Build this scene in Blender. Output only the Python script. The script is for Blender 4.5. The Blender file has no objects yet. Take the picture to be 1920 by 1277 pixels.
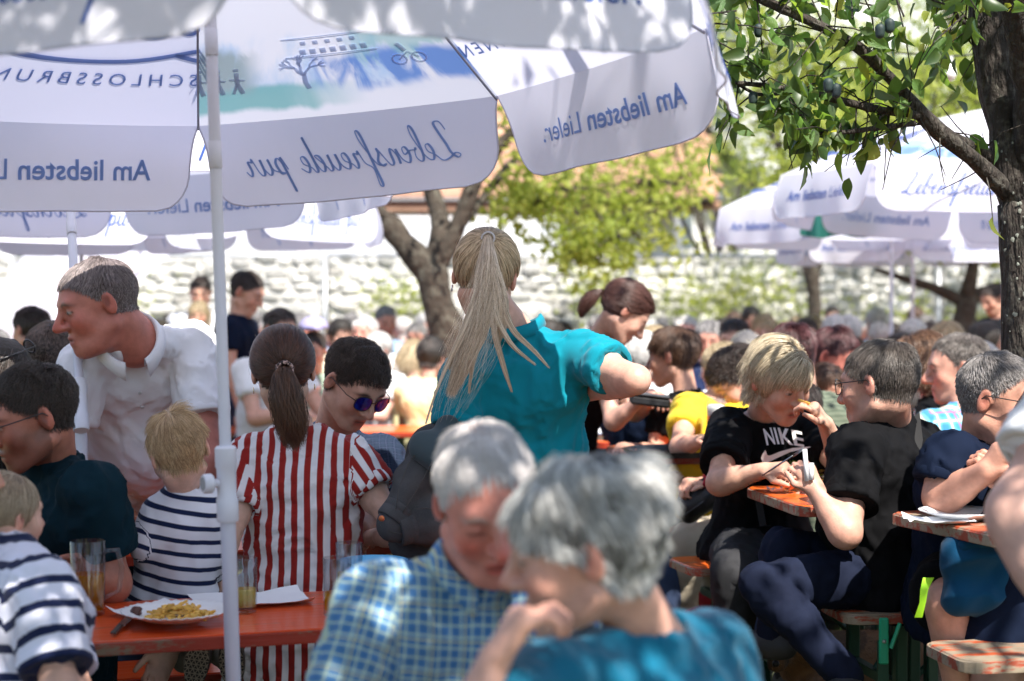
import bpy, math, random
import numpy as np
from mathutils import Vector, Matrix

rng = random.Random(7)
nr = np.random.RandomState(7)
SC = bpy.context.scene
COL = SC.collection

# ------------------------------------------------------------------ camera
FPX, CX, CY, HOR = 3200.0, 960.0, 638.5, 560.0      # focal length and centre in px of the 1920 wide photograph
CAMZ = 1.52
PITCH = math.atan((CY - HOR) / FPX)
cam_d = bpy.data.cameras.new('camera')
cam = bpy.data.objects.new('camera', cam_d)
COL.objects.link(cam)
cam.location = (0, 0, CAMZ)
cam.rotation_euler = (math.radians(90) - PITCH, 0, 0)
cam_d.lens = 60.0
cam_d.sensor_width = 36.0
cam_d.clip_start = 0.05
cam_d.clip_end = 2000
cam_d.dof.use_dof = True
cam_d.dof.focus_distance = 4.65
cam_d.dof.aperture_fstop = 2.6
SC.camera = cam

# ------------------------------------------------------------------ light
SUN_EL, SUN_AZ = math.radians(54), math.radians(152)    # azimuth: 0 = +Y (away from the camera), 90 = +X
w = bpy.data.worlds.new('World'); SC.world = w; w.use_nodes = True
wn = w.node_tree.nodes; bg = wn['Background']
sky = wn.new('ShaderNodeTexSky'); sky.sky_type = 'NISHITA'; sky.sun_disc = False
sky.sun_elevation = SUN_EL; sky.sun_rotation = SUN_AZ
w.node_tree.links.new(sky.outputs[0], bg.inputs[0]); bg.inputs[1].default_value = 0.115
sd = bpy.data.lights.new('sun', 'SUN'); sun = bpy.data.objects.new('sun', sd); COL.objects.link(sun)
sd.energy = 5.0; sd.angle = math.radians(0.5); sd.color = (1.0, 0.95, 0.87)
sdir = Vector((math.sin(SUN_AZ) * math.cos(SUN_EL), math.cos(SUN_AZ) * math.cos(SUN_EL), math.sin(SUN_EL)))
sun.rotation_euler = (-sdir).to_track_quat('-Z', 'Y').to_euler()
SC.view_settings.view_transform = 'Standard'
SC.view_settings.look = 'None'
SC.view_settings.exposure = 1.15
SC.view_settings.gamma = 1.0
SC.view_settings.use_curve_mapping = False
SC.cycles.max_bounces = 8
SC.cycles.diffuse_bounces = 4
SC.cycles.transmission_bounces = 8
SC.cycles.transparent_max_bounces = 12
SC.cycles.sample_clamp_indirect = 8.0
SC.cycles.caustics_reflective = False
SC.cycles.caustics_refractive = False

# ------------------------------------------------------------------ place helpers
_cp, _sp = math.cos(PITCH), math.sin(PITCH)
def P(px, py, d):
    """world point seen at (px,py) of the photo, d metres along the view axis"""
    xc = (px - CX) / FPX * d; yc = -(py - CY) / FPX * d
    return Vector((xc, d * _cp + yc * _sp, CAMZ - d * _sp + yc * _cp))
def G(px, d, z=0.0):
    """world point in column px, d metres away, at height z"""
    return Vector(((px - CX) / FPX * d, d, z))
def V(*a): return Vector(a)
A3 = lambda v: np.array([v[0], v[1], v[2]], dtype=np.float64)
def unit(v): return Vector(v).normalized()

# ------------------------------------------------------------------ objects
def tag(o, label=None, cat=None, group=None, kind=None):
    if label: o['label'] = label
    if cat: o['category'] = cat
    if group: o['group'] = group
    if kind: o['kind'] = kind
    return o
def empty(name, loc, label=None, cat=None, group=None, rz=0.0):
    o = bpy.data.objects.new(name, None); COL.objects.link(o)
    o.location = loc; o.rotation_euler = (0, 0, rz); o.empty_display_size = 0.1
    return tag(o, label, cat, group)
def link(name, me, mats=None, parent=None, loc=None, world=True):
    """link a mesh; vertices are in world space and are shifted to the parent's frame"""
    o = bpy.data.objects.new(name, me); COL.objects.link(o)
    if mats is not None:
        for m in (mats if isinstance(mats, (list, tuple)) else [mats]): me.materials.append(m)
    if parent is not None:
        o.parent = parent
        if world:
            m = Matrix.Identity(4)
            p = parent; chain = []
            while p is not None: chain.append(p); p = p.parent
            for q in reversed(chain):
                m = m @ (Matrix.Translation(q.location) @ q.rotation_euler.to_matrix().to_4x4())
            o.matrix_parent_inverse = Matrix.Identity(4)
            me.transform(m.inverted())
    return o
def copy_tree(o, parent=None):
    c = o.copy(); COL.objects.link(c); c.parent = parent
    for ch in list(o.children): copy_tree(ch, c)
    return c
def np_mesh(name, v, f, smooth=True, uv=None, attrs=None):
    v = np.asarray(v, dtype=np.float32); me = bpy.data.meshes.new(name)
    if isinstance(f, np.ndarray) and f.ndim == 2:
        n, k = f.shape
        me.vertices.add(len(v)); me.vertices.foreach_set('co', v.ravel())
        me.loops.add(n * k); me.loops.foreach_set('vertex_index', f.ravel().astype(np.int32))
        me.polygons.add(n)
        me.polygons.foreach_set('loop_start', np.arange(0, n * k, k, dtype=np.int32))
        me.polygons.foreach_set('loop_total', np.full(n, k, dtype=np.int32))
        me.update(calc_edges=True); me.validate()
    else:
        me.from_pydata([tuple(p) for p in v], [], [tuple(q) for q in f])
    me.polygons.foreach_set('use_smooth', np.full(len(me.polygons), smooth, dtype=bool))
    if attrs:
        for k, a in attrs.items():
            a = np.asarray(a, dtype=np.float32)
            if a.ndim == 2 and a.shape[1] == 4:
                at = me.color_attributes.new(k, 'FLOAT_COLOR', 'POINT'); at.data.foreach_set('color', a.ravel())
            elif a.ndim == 2:
                at = me.attributes.new(k, 'FLOAT_VECTOR', 'POINT'); at.data.foreach_set('vector', a.ravel())
            else:
                at = me.attributes.new(k, 'FLOAT', 'POINT'); at.data.foreach_set('value', a.ravel())
    return me

class MB:
    """collects simple shapes into one mesh"""
    def __init__(s): s.v = []; s.f = []; s.mi = []
    def add(s, vs, fs, mi=0):
        b = len(s.v); s.v += [tuple(x) for x in vs]; s.f += [tuple(i + b for i in q) for q in fs]; s.mi += [mi] * len(fs)
    def box(s, c, size, R=None, mi=0, bev=0.0):
        hx, hy, hz = size[0] / 2, size[1] / 2, size[2] / 2
        c = Vector(c)
        if bev > 0:
            bv = min(bev, hx * .9, hy * .9, hz * .9)
            pts = []; idx = {}
            for sx in (-1, 1):
                for sy in (-1, 1):
                    for sz in (-1, 1):
                        for a in range(3):
                            p = [sx * hx, sy * hy, sz * hz]
                            for b in range(3):
                                if b != a: p[b] -= (sx, sy, sz)[b] * bv
                            idx[(sx, sy, sz, a)] = len(pts); pts.append(Vector(p))
            fs = []
            for a in range(3):
                b, d = (a + 1) % 3, (a + 2) % 3
                for sg in (-1, 1):
                    q = []
                    for (u, v_) in ((-1, -1), (1, -1), (1, 1), (-1, 1)):
                        k = [0, 0, 0]; k[a] = sg; k[b] = u; k[d] = v_; q.append(idx[(*k, a)])
                    fs.append(q if sg > 0 else q[::-1])
            for a in range(3):
                b, d = (a + 1) % 3, (a + 2) % 3
                for u in (-1, 1):
                    for v_ in (-1, 1):
                        k0 = [0, 0, 0]; k1 = [0, 0, 0]; k0[a] = -1; k1[a] = 1
                        for k in (k0, k1): k[b] = u; k[d] = v_
                        q = [idx[(*k0, b)], idx[(*k1, b)], idx[(*k1, d)], idx[(*k0, d)]]
                        fs.append(q if u * v_ > 0 else q[::-1])
            for sx in (-1, 1):
                for sy in (-1, 1):
                    for sz in (-1, 1):
                        q = [idx[(sx, sy, sz, a)] for a in range(3)]
                        fs.append(q if sx * sy * sz > 0 else q[::-1])
            vs = pts
        else:
            vs = [Vector((sx * hx, sy * hy, sz * hz)) for sz in (-1, 1) for sy in (-1, 1) for sx in (-1, 1)]
            fs = [(0, 2, 3, 1), (4, 5, 7, 6), (0, 1, 5, 4), (2, 6, 7, 3), (0, 4, 6, 2), (1, 3, 7, 5)]
        s.add([(R @ p if R is not None else p) + c for p in vs], fs, mi)
    def tube(s, pts, r, n=10, mi=0, caps=True):
        """r: number or list of radii"""
        pts = [Vector(p) for p in pts]; m = len(pts)
        rs = r if isinstance(r, (list, tuple)) else [r] * m
        t0 = (pts[1] - pts[0]).normalized()
        u = t0.orthogonal().normalized(); vs = []
        for i, p in enumerate(pts):
            t = (pts[min(i + 1, m - 1)] - pts[max(i - 1, 0)])
            if t.length < 1e-9: t = t0
            t.normalize(); u = (u - t * u.dot(t)).normalized(); w_ = t.cross(u)
            for k in range(n):
                a = 2 * math.pi * k / n
                vs.append(p + (u * math.cos(a) + w_ * math.sin(a)) * rs[i])
        fs = []
        for i in range(m - 1):
            for k in range(n):
                a, b = i * n + k, i * n + (k + 1) % n
                fs.append((a, b, b + n, a + n))
        if caps:
            fs.append(tuple(range(n))[::-1]); fs.append(tuple(range((m - 1) * n, m * n)))
        s.add(vs, fs, mi)
    def lathe(s, prof, c=(0, 0, 0), n=32, R=None, mi=0):
        vs = []; fs = []; m = len(prof); c = Vector(c)
        for (r, z) in prof:
            for k in range(n):
                a = 2 * math.pi * k / n; p = Vector((r * math.cos(a), r * math.sin(a), z))
                vs.append((R @ p if R is not None else p) + c)
        for i in range(m - 1):
            for k in range(n):
                a, b = i * n + k, i * n + (k + 1) % n
                fs.append((a, b, b + n, a + n))
        s.add(vs, fs, mi)
    def prism(s, outline, z0, z1, M=None, mi=0, bev=0.0):
        n = len(outline)
        lay = [(z0, 0.0)] if bev <= 0 else [(z0, bev), (z0 + bev, 0.0)]
        lay += [(z1, 0.0)] if bev <= 0 else [(z1 - bev, 0.0), (z1, bev)]
        cx = sum(p[0] for p in outline) / n; cy = sum(p[1] for p in outline) / n
        vs = []
        for (z, ins) in lay:
            for (x, y) in outline:
                d = math.hypot(x - cx, y - cy) or 1
                k = 1 - ins / d
                p = Vector((cx + (x - cx) * k, cy + (y - cy) * k, z)); vs.append(M @ p if M is not None else p)
        fs = []
        for i in range(len(lay) - 1):
            for k in range(n):
                a, b = i * n + k, i * n + (k + 1) % n
                fs.append((a, b, b + n, a + n))
        fs.append(tuple(range(n))[::-1]); fs.append(tuple(range((len(lay) - 1) * n, len(lay) * n)))
        s.add(vs, fs, mi)
    def mesh(s, name='m', smooth=False):
        me = bpy.data.meshes.new(name); me.from_pydata(s.v, [], s.f)
        me.polygons.foreach_set('material_index', s.mi)
        me.polygons.foreach_set('use_smooth', [smooth] * len(me.polygons)); me.update()
        return me
    def build(s, name, mats, parent=None, smooth=False, world=True, autosmooth=None):
        me = s.mesh(name, smooth)
        o = link(name, me, mats, parent, world=world)
        if autosmooth is not None:
            me.polygons.foreach_set('use_smooth', [True] * len(me.polygons))
            me.set_sharp_from_angle(angle=math.radians(autosmooth))
        return o

# ------------------------------------------------------------------ materials
MATS = {}
def mat(name, color=(.8, .8, .8), rough=.6, metal=0.0, **kw):
    """procedural material: base colour varied by noise, fine bump"""
    if name in MATS: return MATS[name]
    m = bpy.data.materials.new(name); m.use_nodes = True; MATS[name] = m
    nt = m.node_tree; N = nt.nodes; L = nt.links
    b = N['Principled BSDF']
    b.inputs['Roughness'].default_value = rough; b.inputs['Metallic'].default_value = metal
    tc = N.new('ShaderNodeTexCoord'); co = tc.outputs['Object']
    c2 = kw.get('color2'); sc = kw.get('scale', 8.0)
    if kw.get('attr'):
        at = N.new('ShaderNodeAttribute'); at.attribute_name = kw['attr']; base = at.outputs['Color']
    else:
        rgb = N.new('ShaderNodeRGB'); rgb.outputs[0].default_value = (*color, 1); base = rgb.outputs[0]
    if c2 is not None:
        nz = N.new('ShaderNodeTexNoise'); nz.inputs['Scale'].default_value = sc; nz.inputs['Detail'].default_value = kw.get('detail', 5)
        nz.inputs['Roughness'].default_value = .6
        mp = N.new('ShaderNodeMapping'); L.new(co, mp.inputs[0]); mp.inputs['Scale'].default_value = kw.get('stretch', (1, 1, 1))
        L.new(mp.outputs[0], nz.inputs['Vector'])
        rp = N.new('ShaderNodeValToRGB'); rp.color_ramp.elements[0].position = kw.get('lo', .35); rp.color_ramp.elements[1].position = kw.get('hi', .65)
        L.new(nz.outputs[0], rp.inputs[0])
        mx = N.new('ShaderNodeMix'); mx.data_type = 'RGBA'; L.new(rp.outputs[0], mx.inputs[0]); L.new(base, mx.inputs[6])
        mx.inputs[7].default_value = (*c2, 1); base = mx.outputs[2]
    if kw.get('var', .0) > 0:
        nz = N.new('ShaderNodeTexNoise'); nz.inputs['Scale'].default_value = kw.get('varscale', 3.0); nz.inputs['Detail'].default_value = 4
        L.new(co, nz.inputs['Vector'])
        mr = N.new('ShaderNodeMapRange'); mr.inputs[3].default_value = 1 - kw['var']; mr.inputs[4].default_value = 1 + kw['var']
        mr.inputs[1].default_value = .3; mr.inputs[2].default_value = .7
        L.new(nz.outputs[0], mr.inputs[0])
        hs = N.new('ShaderNodeHueSaturation'); L.new(mr.outputs[0], hs.inputs['Value']); L.new(base, hs.inputs['Color']); base = hs.outputs[0]
    if kw.get('rand', 0) > 0:      # small difference between individuals
        oi = N.new('ShaderNodeObjectInfo'); mr = N.new('ShaderNodeMapRange')
        mr.inputs[3].default_value = 1 - kw['rand']; mr.inputs[4].default_value = 1 + kw['rand']; L.new(oi.outputs['Random'], mr.inputs[0])
        hs = N.new('ShaderNodeHueSaturation'); L.new(mr.outputs[0], hs.inputs['Value']); L.new(base, hs.inputs['Color']); base = hs.outputs[0]
    L.new(base, b.inputs['Base Color'])
    if kw.get('bump', 0) > 0:
        nz = N.new('ShaderNodeTexNoise'); nz.inputs['Scale'].default_value = kw.get('bumpscale', 60); nz.inputs['Detail'].default_value = 4
        mp = N.new('ShaderNodeMapping'); L.new(co, mp.inputs[0]); mp.inputs['Scale'].default_value = kw.get('bumpstretch', (1, 1, 1))
        L.new(mp.outputs[0], nz.inputs['Vector'])
        bp = N.new('ShaderNodeBump'); bp.inputs['Strength'].default_value = kw['bump']; bp.inputs['Distance'].default_value = kw.get('bumpdist', .01)
        L.new(nz.outputs[0], bp.inputs['Height']); L.new(bp.outputs[0], b.inputs['Normal'])
    if kw.get('trans', 0) > 0:     # light passing through thin cloth or leaves
        tr = N.new('ShaderNodeBsdfTranslucent'); ms = N.new('ShaderNodeMixShader'); ms.inputs[0].default_value = kw['trans']
        if kw.get('transcol'): tr.inputs[0].default_value = (*kw['transcol'], 1)
        else: L.new(base, tr.inputs[0])
        out = N['Material Output']; L.new(b.outputs[0], ms.inputs[1]); L.new(tr.outputs[0], ms.inputs[2]); L.new(ms.outputs[0], out.inputs[0])
    if kw.get('sss', 0) > 0:
        b.inputs['Subsurface Weight'].default_value = kw['sss']; b.inputs['Subsurface Radius'].default_value = (1, .35, .2); b.inputs['Subsurface Scale'].default_value = .008
    if kw.get('sheen', 0) > 0: b.inputs['Sheen Weight'].default_value = kw['sheen']
    if kw.get('coat', 0) > 0: b.inputs['Coat Weight'].default_value = kw['coat']; b.inputs['Coat Roughness'].default_value = .15
    b.inputs['Specular IOR Level'].default_value = kw.get('spec', .5)
    m.diffuse_color = (*color, 1)
    return m
# ------------------------------------------------------------------ soft solids: distance fields turned into one smooth mesh
def surface_nets(F, org, h):
    s = F < 0
    nx, ny, nz = F.shape
    c = [s[i:nx - 1 + i, j:ny - 1 + j, k:nz - 1 + k] for i in (0, 1) for j in (0, 1) for k in (0, 1)]
    cnt = np.zeros(c[0].shape, dtype=np.int8)
    for q in c: cnt += q
    act = (cnt > 0) & (cnt < 8)
    idx = np.argwhere(act)
    if len(idx) == 0: return np.zeros((0, 3)), np.zeros((0, 4), int)
    vid = np.full(act.shape, -1, dtype=np.int32); vid[act] = np.arange(len(idx))
    off = np.array([(i, j, k) for i in (0, 1) for j in (0, 1) for k in (0, 1)])
    val = np.stack([F[idx[:, 0] + o[0], idx[:, 1] + o[1], idx[:, 2] + o[2]] for o in off], 1)
    acc = np.zeros((len(idx), 3)); n = np.zeros(len(idx))
    for a in range(8):
        for b in range(a + 1, 8):
            d = off[b] - off[a]
            if abs(d).sum() != 1: continue
            va, vb = val[:, a], val[:, b]; m = (va < 0) != (vb < 0)
            t = np.where(m, va / np.where(m, va - vb, 1), 0)
            acc += np.where(m[:, None], off[a] + t[:, None] * d, 0); n += m
    v = (idx + acc / n[:, None]) * h + org
    quads = []
    for ax in range(3):
        sl0 = [slice(None)] * 3; sl1 = [slice(None)] * 3; sl0[ax] = slice(0, -1); sl1[ax] = slice(1, None)
        a, b = s[tuple(sl0)], s[tuple(sl1)]
        e = np.argwhere(a != b); u, w_ = (ax + 1) % 3, (ax + 2) % 3
        ok = (e[:, u] > 0) & (e[:, w_] > 0) & (e[:, u] < F.shape[u] - 1) & (e[:, w_] < F.shape[w_] - 1)
        e = e[ok]
        if len(e) == 0: continue
        ins = a[e[:, 0], e[:, 1], e[:, 2]]
        q = []
        for du, dw in ((-1, -1), (0, -1), (0, 0), (-1, 0)):
            k = e.copy(); k[:, u] += du; k[:, w_] += dw; q.append(vid[k[:, 0], k[:, 1], k[:, 2]])
        q = np.stack(q, 1); q[~ins] = q[~ins][:, ::-1]; quads.append(q)
    q = np.concatenate(quads); q = q[(q >= 0).all(1)]
    return v, q

class Solid:
    def __init__(s, h=.008): s.ops = []; s.h = h
    def cap(s, a, b, ra, rb=None, k=.02, w=None, wide=1.0, mode='add', inf=0.0, clip=None):
        a, b = A3(a), A3(b); rb = ra if rb is None else rb; ra += inf; rb += inf
        m = max(ra, rb) * max(1.0, wide) + k
        s.ops.append((mode, k, np.minimum(a, b) - m, np.maximum(a, b) + m, ('cap', a, b, ra, rb, None if w is None else A3(unit(w)), wide, None if clip is None else (A3(clip[0]), A3(unit(clip[1]))))))
        return s
    def ell(s, c, r, R=None, k=.02, mode='add', inf=0.0):
        c = A3(c); r = np.array(r, dtype=float) + inf; m = r.max() + k
        R = np.eye(3) if R is None else np.array([[R[i][j] for j in range(3)] for i in range(3)])
        s.ops.append((mode, k, c - m, c + m, ('ell', c, r, R)))
        return s
    def cut(s, p, n, region=None, rad=.3):
        """remove everything on the +n side of the plane, within rad of p"""
        p = A3(p); s.ops.append(('cut', 0, p - rad, p + rad, ('plane', p, A3(unit(n)), rad))); return s
    @staticmethod
    def dist(q, X, sq=None):
        if q[0] == 'cap':
            _, a, b, ra, rb, w_, wd = q[:7]
            D = X - a; ab = b - a
            if w_ is not None:
                f = 1 - 1 / wd
                D = D - (D @ w_)[..., None] * w_ * f; ab = ab - (ab @ w_) * w_ * f
            L = ab @ ab + 1e-12
            t = np.clip((D @ ab) / L, 0, 1)
            d = np.sqrt(((D - t[..., None] * ab) ** 2).sum(-1)) - (ra + (rb - ra) * t)
            if len(q) > 7 and q[7] is not None: d = np.maximum(d, (X - q[7][0]) @ q[7][1])
            return d
        if q[0] == 'ell':
            _, c, r, R = q
            D = (X - c) @ R
            k0 = np.sqrt(((D / r) ** 2).sum(-1)); k1 = np.sqrt(((D / r ** 2) ** 2).sum(-1))
            return k0 * (k0 - 1) / np.maximum(k1, 1e-6)
        if q[0] == 'plane':
            _, p, n, rad = q
            D = X - p; d = D @ n
            return np.minimum(-d, 1) if False else d
    def grid(s):
        adds = [o for o in s.ops if o[0] == 'add']
        lo = np.min([o[2] for o in adds], 0) - 2 * s.h; hi = np.max([o[3] for o in adds], 0) + 2 * s.h
        n = np.ceil((hi - lo) / s.h).astype(int) + 1
        F = np.full(n, .2, dtype=np.float32)
        xs = [lo[i] + np.arange(n[i]) * s.h for i in range(3)]
        for mode, k, l, h_, q in s.ops:
            i0 = np.clip(((l - lo) / s.h).astype(int) - 2, 0, n - 1); i1 = np.clip(((h_ - lo) / s.h).astype(int) + 3, 1, n)
            if (i1 <= i0).any(): continue
            sl = tuple(slice(i0[a], i1[a]) for a in range(3))
            X = np.stack(np.meshgrid(xs[0][sl[0]], xs[1][sl[1]], xs[2][sl[2]], indexing='ij'), -1)
            d = s.dist(q, X).astype(np.float32); f = F[sl]
            if mode == 'add':
                if k > 0:
                    hh = np.clip(.5 + .5 * (f - d) / k, 0, 1); F[sl] = f * (1 - hh) + d * hh - k * hh * (1 - hh)
                else: F[sl] = np.minimum(f, d)
            elif mode == 'sub':
                d = -d
                if k > 0:
                    hh = np.clip(.5 - .5 * (f - d) / k, 0, 1); F[sl] = f * (1 - hh) + d * hh + k * hh * (1 - hh)
                else: F[sl] = np.maximum(f, d)
            elif mode == 'cut':
                F[sl] = np.maximum(f, d)
        return F, lo
    def mesh(s):
        F, lo = s.grid()
        return surface_nets(F, lo, s.h)

def vnormals(v, f):
    a, b, c, d = v[f[:, 0]], v[f[:, 1]], v[f[:, 2]], v[f[:, 3]]
    n = np.cross(c - a, d - b); N = np.zeros_like(v)
    for i in range(4): np.add.at(N, f[:, i], n)
    return N / np.maximum(np.linalg.norm(N, axis=1, keepdims=True), 1e-12)

def wob(X, freq, seed, octaves=2):
    """cheap smooth noise in -1..1"""
    r = np.random.RandomState(seed); out = 0; amp = 1; tot = 0
    for o in range(octaves):
        acc = 0
        for i in range(4):
            k = r.normal(size=3); k *= freq * (2 ** o) * (.6 + .8 * r.rand()) / np.linalg.norm(k); k2 = r.normal(size=3); k2 *= freq * (2 ** o) * .7 / np.linalg.norm(k2)
            acc = acc + np.sin(X @ k + r.rand() * 6.28 + 1.6 * np.sin(X @ k2 + r.rand() * 6.28))
        out = out + amp * acc / 2.6; tot += amp; amp *= .5
    return out / tot
# ------------------------------------------------------------------ people
def hframe(yaw, pitch=0, roll=0):
    """columns: own right, forward, up. yaw 0 looks away from the camera, 180 at it, 90 to the picture's right, -90 to its left; pitch > 0 looks down"""
    y, p, r = map(math.radians, (yaw, pitch, roll))
    fwd = Vector((math.sin(y) * math.cos(p), math.cos(y) * math.cos(p), -math.sin(p)))
    right = Vector((math.cos(y), -math.sin(y), 0)); up = right.cross(fwd)
    q = Matrix.Rotation(r, 3, fwd); right = q @ right; up = q @ up
    return Matrix((right, fwd, up)).transposed()
def head_solid(h, c, R, s, neck, o):
    S = Solid(h); c = Vector(c)
    def q(x, y, z): return c + R @ Vector((x * s, y * s, z * s))
    fem = o.get('fem', 0); kid = o.get('kid', 0); jw = 1.0 - .12 * fem - .05 * kid + o.get('jaw', 0)
    E = lambda x, y, z, rx, ry, rz, k=.02, mode='add': S.ell(q(x, y, z), (rx * s, ry * s, rz * s), R, k * s, mode)
    C = lambda a, b, ra, rb=None, k=.015, mode='add': S.cap(q(*a), q(*b), ra * s, (ra if rb is None else rb) * s, k * s, mode=mode)
    # neck first so that the jaw blends over it
    nr_ = (.052 - .009 * fem - .014 * kid) * s * o.get('neckw', 1.0)
    nd = (Vector(neck) - q(0, -.03, -.07))
    S.cap(q(0, -.028, -.04), Vector(neck) + nd.normalized() * .03 * s, nr_, nr_ * 1.12, .02)
    E(0, -.014, .030, .0735, .096, .083 + .004 * kid)
    E(0, .030, .004, .064, .058, .078)
    E(0, .020, -.052, .0565 * jw, .056, .050 * (1 - .15 * kid)); E(0, .058, -.066, .034, .026, .030, .02)
    for sx in (-1, 1):
        C((sx * .052 * jw, -.012, -.055), (sx * .024 * jw, .058, -.096), .016, .014, .025)
        E(sx * .038, .058, -.030, .024 + .004 * kid, .022, .024 + .003 * kid, .025)
    E(0, .066, -.099, .020, .018, .017, .02)
    if o.get('chin2', 0): E(0, .025, -.098, .045, .045, .026 * o['chin2'], .03)
    C((-.034, .078 - .004 * fem, .021), (.034, .078 - .004 * fem, .021), .010 if not fem else .008, k=.02)
    for sx in (-1, 1):
        E(sx * .0315, .098, .001, .0185, .017, .0125, .014, 'sub')
    for sx in (-1, 1):
        E(sx * .0315, .0735, .001, .0145, .0135, .0125, .004)
    nl = o.get('nose', 1.0)
    C((0, .086, .012), (0, .090 + .021 * nl, -.031), .0075, .0105, .014)
    C((0, .080, -.034), (0, .090 + .014 * nl, -.034), .0125, .0095, .008)
    for sx in (-1, 1): E(sx * .0120, .090 + .004 * nl, -.035, .0085, .011, .0080, .007)
    C((-.018, .0800, -.0630), (.018, .0800, -.0630), .0058 + .001 * fem, k=.012); E(0, .0875, -.0610, .012, .005, .0045, .008)
    C((-.014, .0805, -.0755), (.014, .0805, -.0755), .0068, k=.012)
    C((-.021, .0885, -.0688), (.021, .0885, -.0688), .0020, k=.004, mode='sub')
    for sx in (-1, 1):
        er = R @ Matrix.Rotation(sx * .28, 3, 'Z').to_3x3() @ Matrix.Rotation(-.18, 3, 'X').to_3x3()
        S.ell(q(sx * .0755, -.010, -.004), (.0080 * s, .0165 * s, .0290 * s), er, .005 * s)
        S.ell(q(sx * .0855, -.006, .003), (.0068 * s, .0100 * s, .0185 * s), er, .003 * s, 'sub')
    return S

def head_color(X, c, R, s, o):
    Rn = np.array([[R[i][j] for j in range(3)] for i in range(3)])
    q = (X - A3(c)) @ Rn / s; x, y, z = q[:, 0], q[:, 1], q[:, 2]; ax = np.abs(x)
    skin = np.array(o.get('skin', (.56, .31, .22))); col = np.tile(skin, (len(X), 1))
    def blend(c2, w_):
        w_ = np.clip(w_, 0, 1)[:, None]; col[:] = col * (1 - w_) + np.array(c2) * w_
    red = skin * np.array([1.0, .62, .58])
    g = lambda cx, cy, cz, rx, ry, rz: np.exp(-(((ax - cx) / rx) ** 2 + ((y - cy) / ry) ** 2 + ((z - cz) / rz) ** 2))
    rd = o.get('red', .5)
    blend(red, rd * 1.1 * g(.043, .07, -.03, .022, .03, .022)); blend(red, rd * 1.3 * g(0, .115, -.03, .013, .02, .015))
    blend(red, .7 * np.exp(-(((ax - .082) / .012) ** 2 + ((y + .01) / .025) ** 2 + ((z + .005) / .035) ** 2)))
    blend(skin * np.array([.42, .26, .24]), .9 * np.exp(-(((y + .004) / .0085) ** 4 + ((z - .003) / .016) ** 4)) * (ax > .066) * (ax < .0815))  # ear hollow: shade put into the skin colour as a darker red
    blend(skin * .72, .5 * g(.031, .09, -.006, .020, .02, .012))
    lip = o.get('lip', tuple(skin * np.array([.82, .42, .42])))
    blend(lip, 1.3 * np.exp(-((x / .021) ** 4 + ((z + .0685) / .0105) ** 4)) * (y > .075)); blend(skin * .25, 1.2 * np.exp(-((x / .021) ** 4 + ((z + .0688) / .0022) ** 2)) * (y > .075))
    hc = np.array(o.get('haircol', (.05, .03, .02)))
    br = np.array(o.get('browcol', tuple(hc * .8)))
    by = .020 + .006 * np.cos((ax - .03) * 90)
    blend(br, .85 * np.exp(-(((ax - .032) / .0185) ** 4 + ((z - by + .003) / (.0048 if not o.get('fem') else .0032)) ** 2)) * (y > .055))
    if o.get('beard', 0): blend(hc * .7 + skin * .15, o['beard'] * np.clip((-.035 - z + np.clip(ax - .03, 0, 1) * .9) * 40, 0, 1) * (y > -.01) * (z > -.125) * (1 - np.exp(-((x / .02) ** 4 + ((z + .0685) / .008) ** 4))))
    # eyes
    if o.get('eyes', 1) and not o.get('shut'):
        e = ((ax - .0315) / .0135) ** 2 + ((z + .001) / .0046) ** 2; ey = (y > .06) & (y < .1)
        gx = o.get('gaze', 0.0)
        blend((.36, .30, .27), (e < 1) * ey * .9)
        ii = ((x - np.sign(x) * .0315 - gx) ** 2 + (z) ** 2) < .0062 ** 2
        blend(o.get('iris', (.05, .035, .025)), (ii & ey & (e < 1.05)) * 1.0)
        blend((.03, .015, .012), ey * np.exp(-((e - 1.15) / .25) ** 2) * (z > -.001) * .9)
    else:
        blend(skin * .3, (y > .06) * np.exp(-(((ax - .0315) / .014) ** 6 + ((z + .006) / .0022) ** 2)) * .8)
    sm = scalp_mask(q, o)
    blend(np.array(o.get('scalpcol', tuple(hc * .75))), sm * o.get('scalp', 1.0))
    return np.concatenate([np.clip(col, 0, 1), np.ones((len(X), 1))], 1)

def scalp_mask(q, o):
    x, y, z = q[:, 0], q[:, 1], q[:, 2]; ax = np.abs(x)
    fh = o.get('hairline', .068)
    lim = np.interp(y, [-.12, -.05, -.02, .0, .018, .045, .065, .09, .12], [-.078, -.074, -.050, .004, .012, .030 + o.get('temple', 0), .058 + o.get('temple', 0), fh, fh])
    if o.get('fem') or o.get('kid'): lim = lim - .004
    m = np.clip((z - lim) / .006 + .5, 0, 1)
    m = m * (np.sqrt(((q - CC) ** 2 / (CR * 1.15) ** 2).sum(1)) < 1.0)
    ear = (ax > .074) & (np.abs(y + .01) < .022) & (z < .028)
    if o.get('bald'): m = m * np.clip(((ax / .06) ** 2 + ((y + .03) / .085) ** 2 - 1) * 4 + (z < .07) * 3, o['bald'] if o['bald'] < 1 else 0, 1)
    return m * (~ear)

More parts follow.
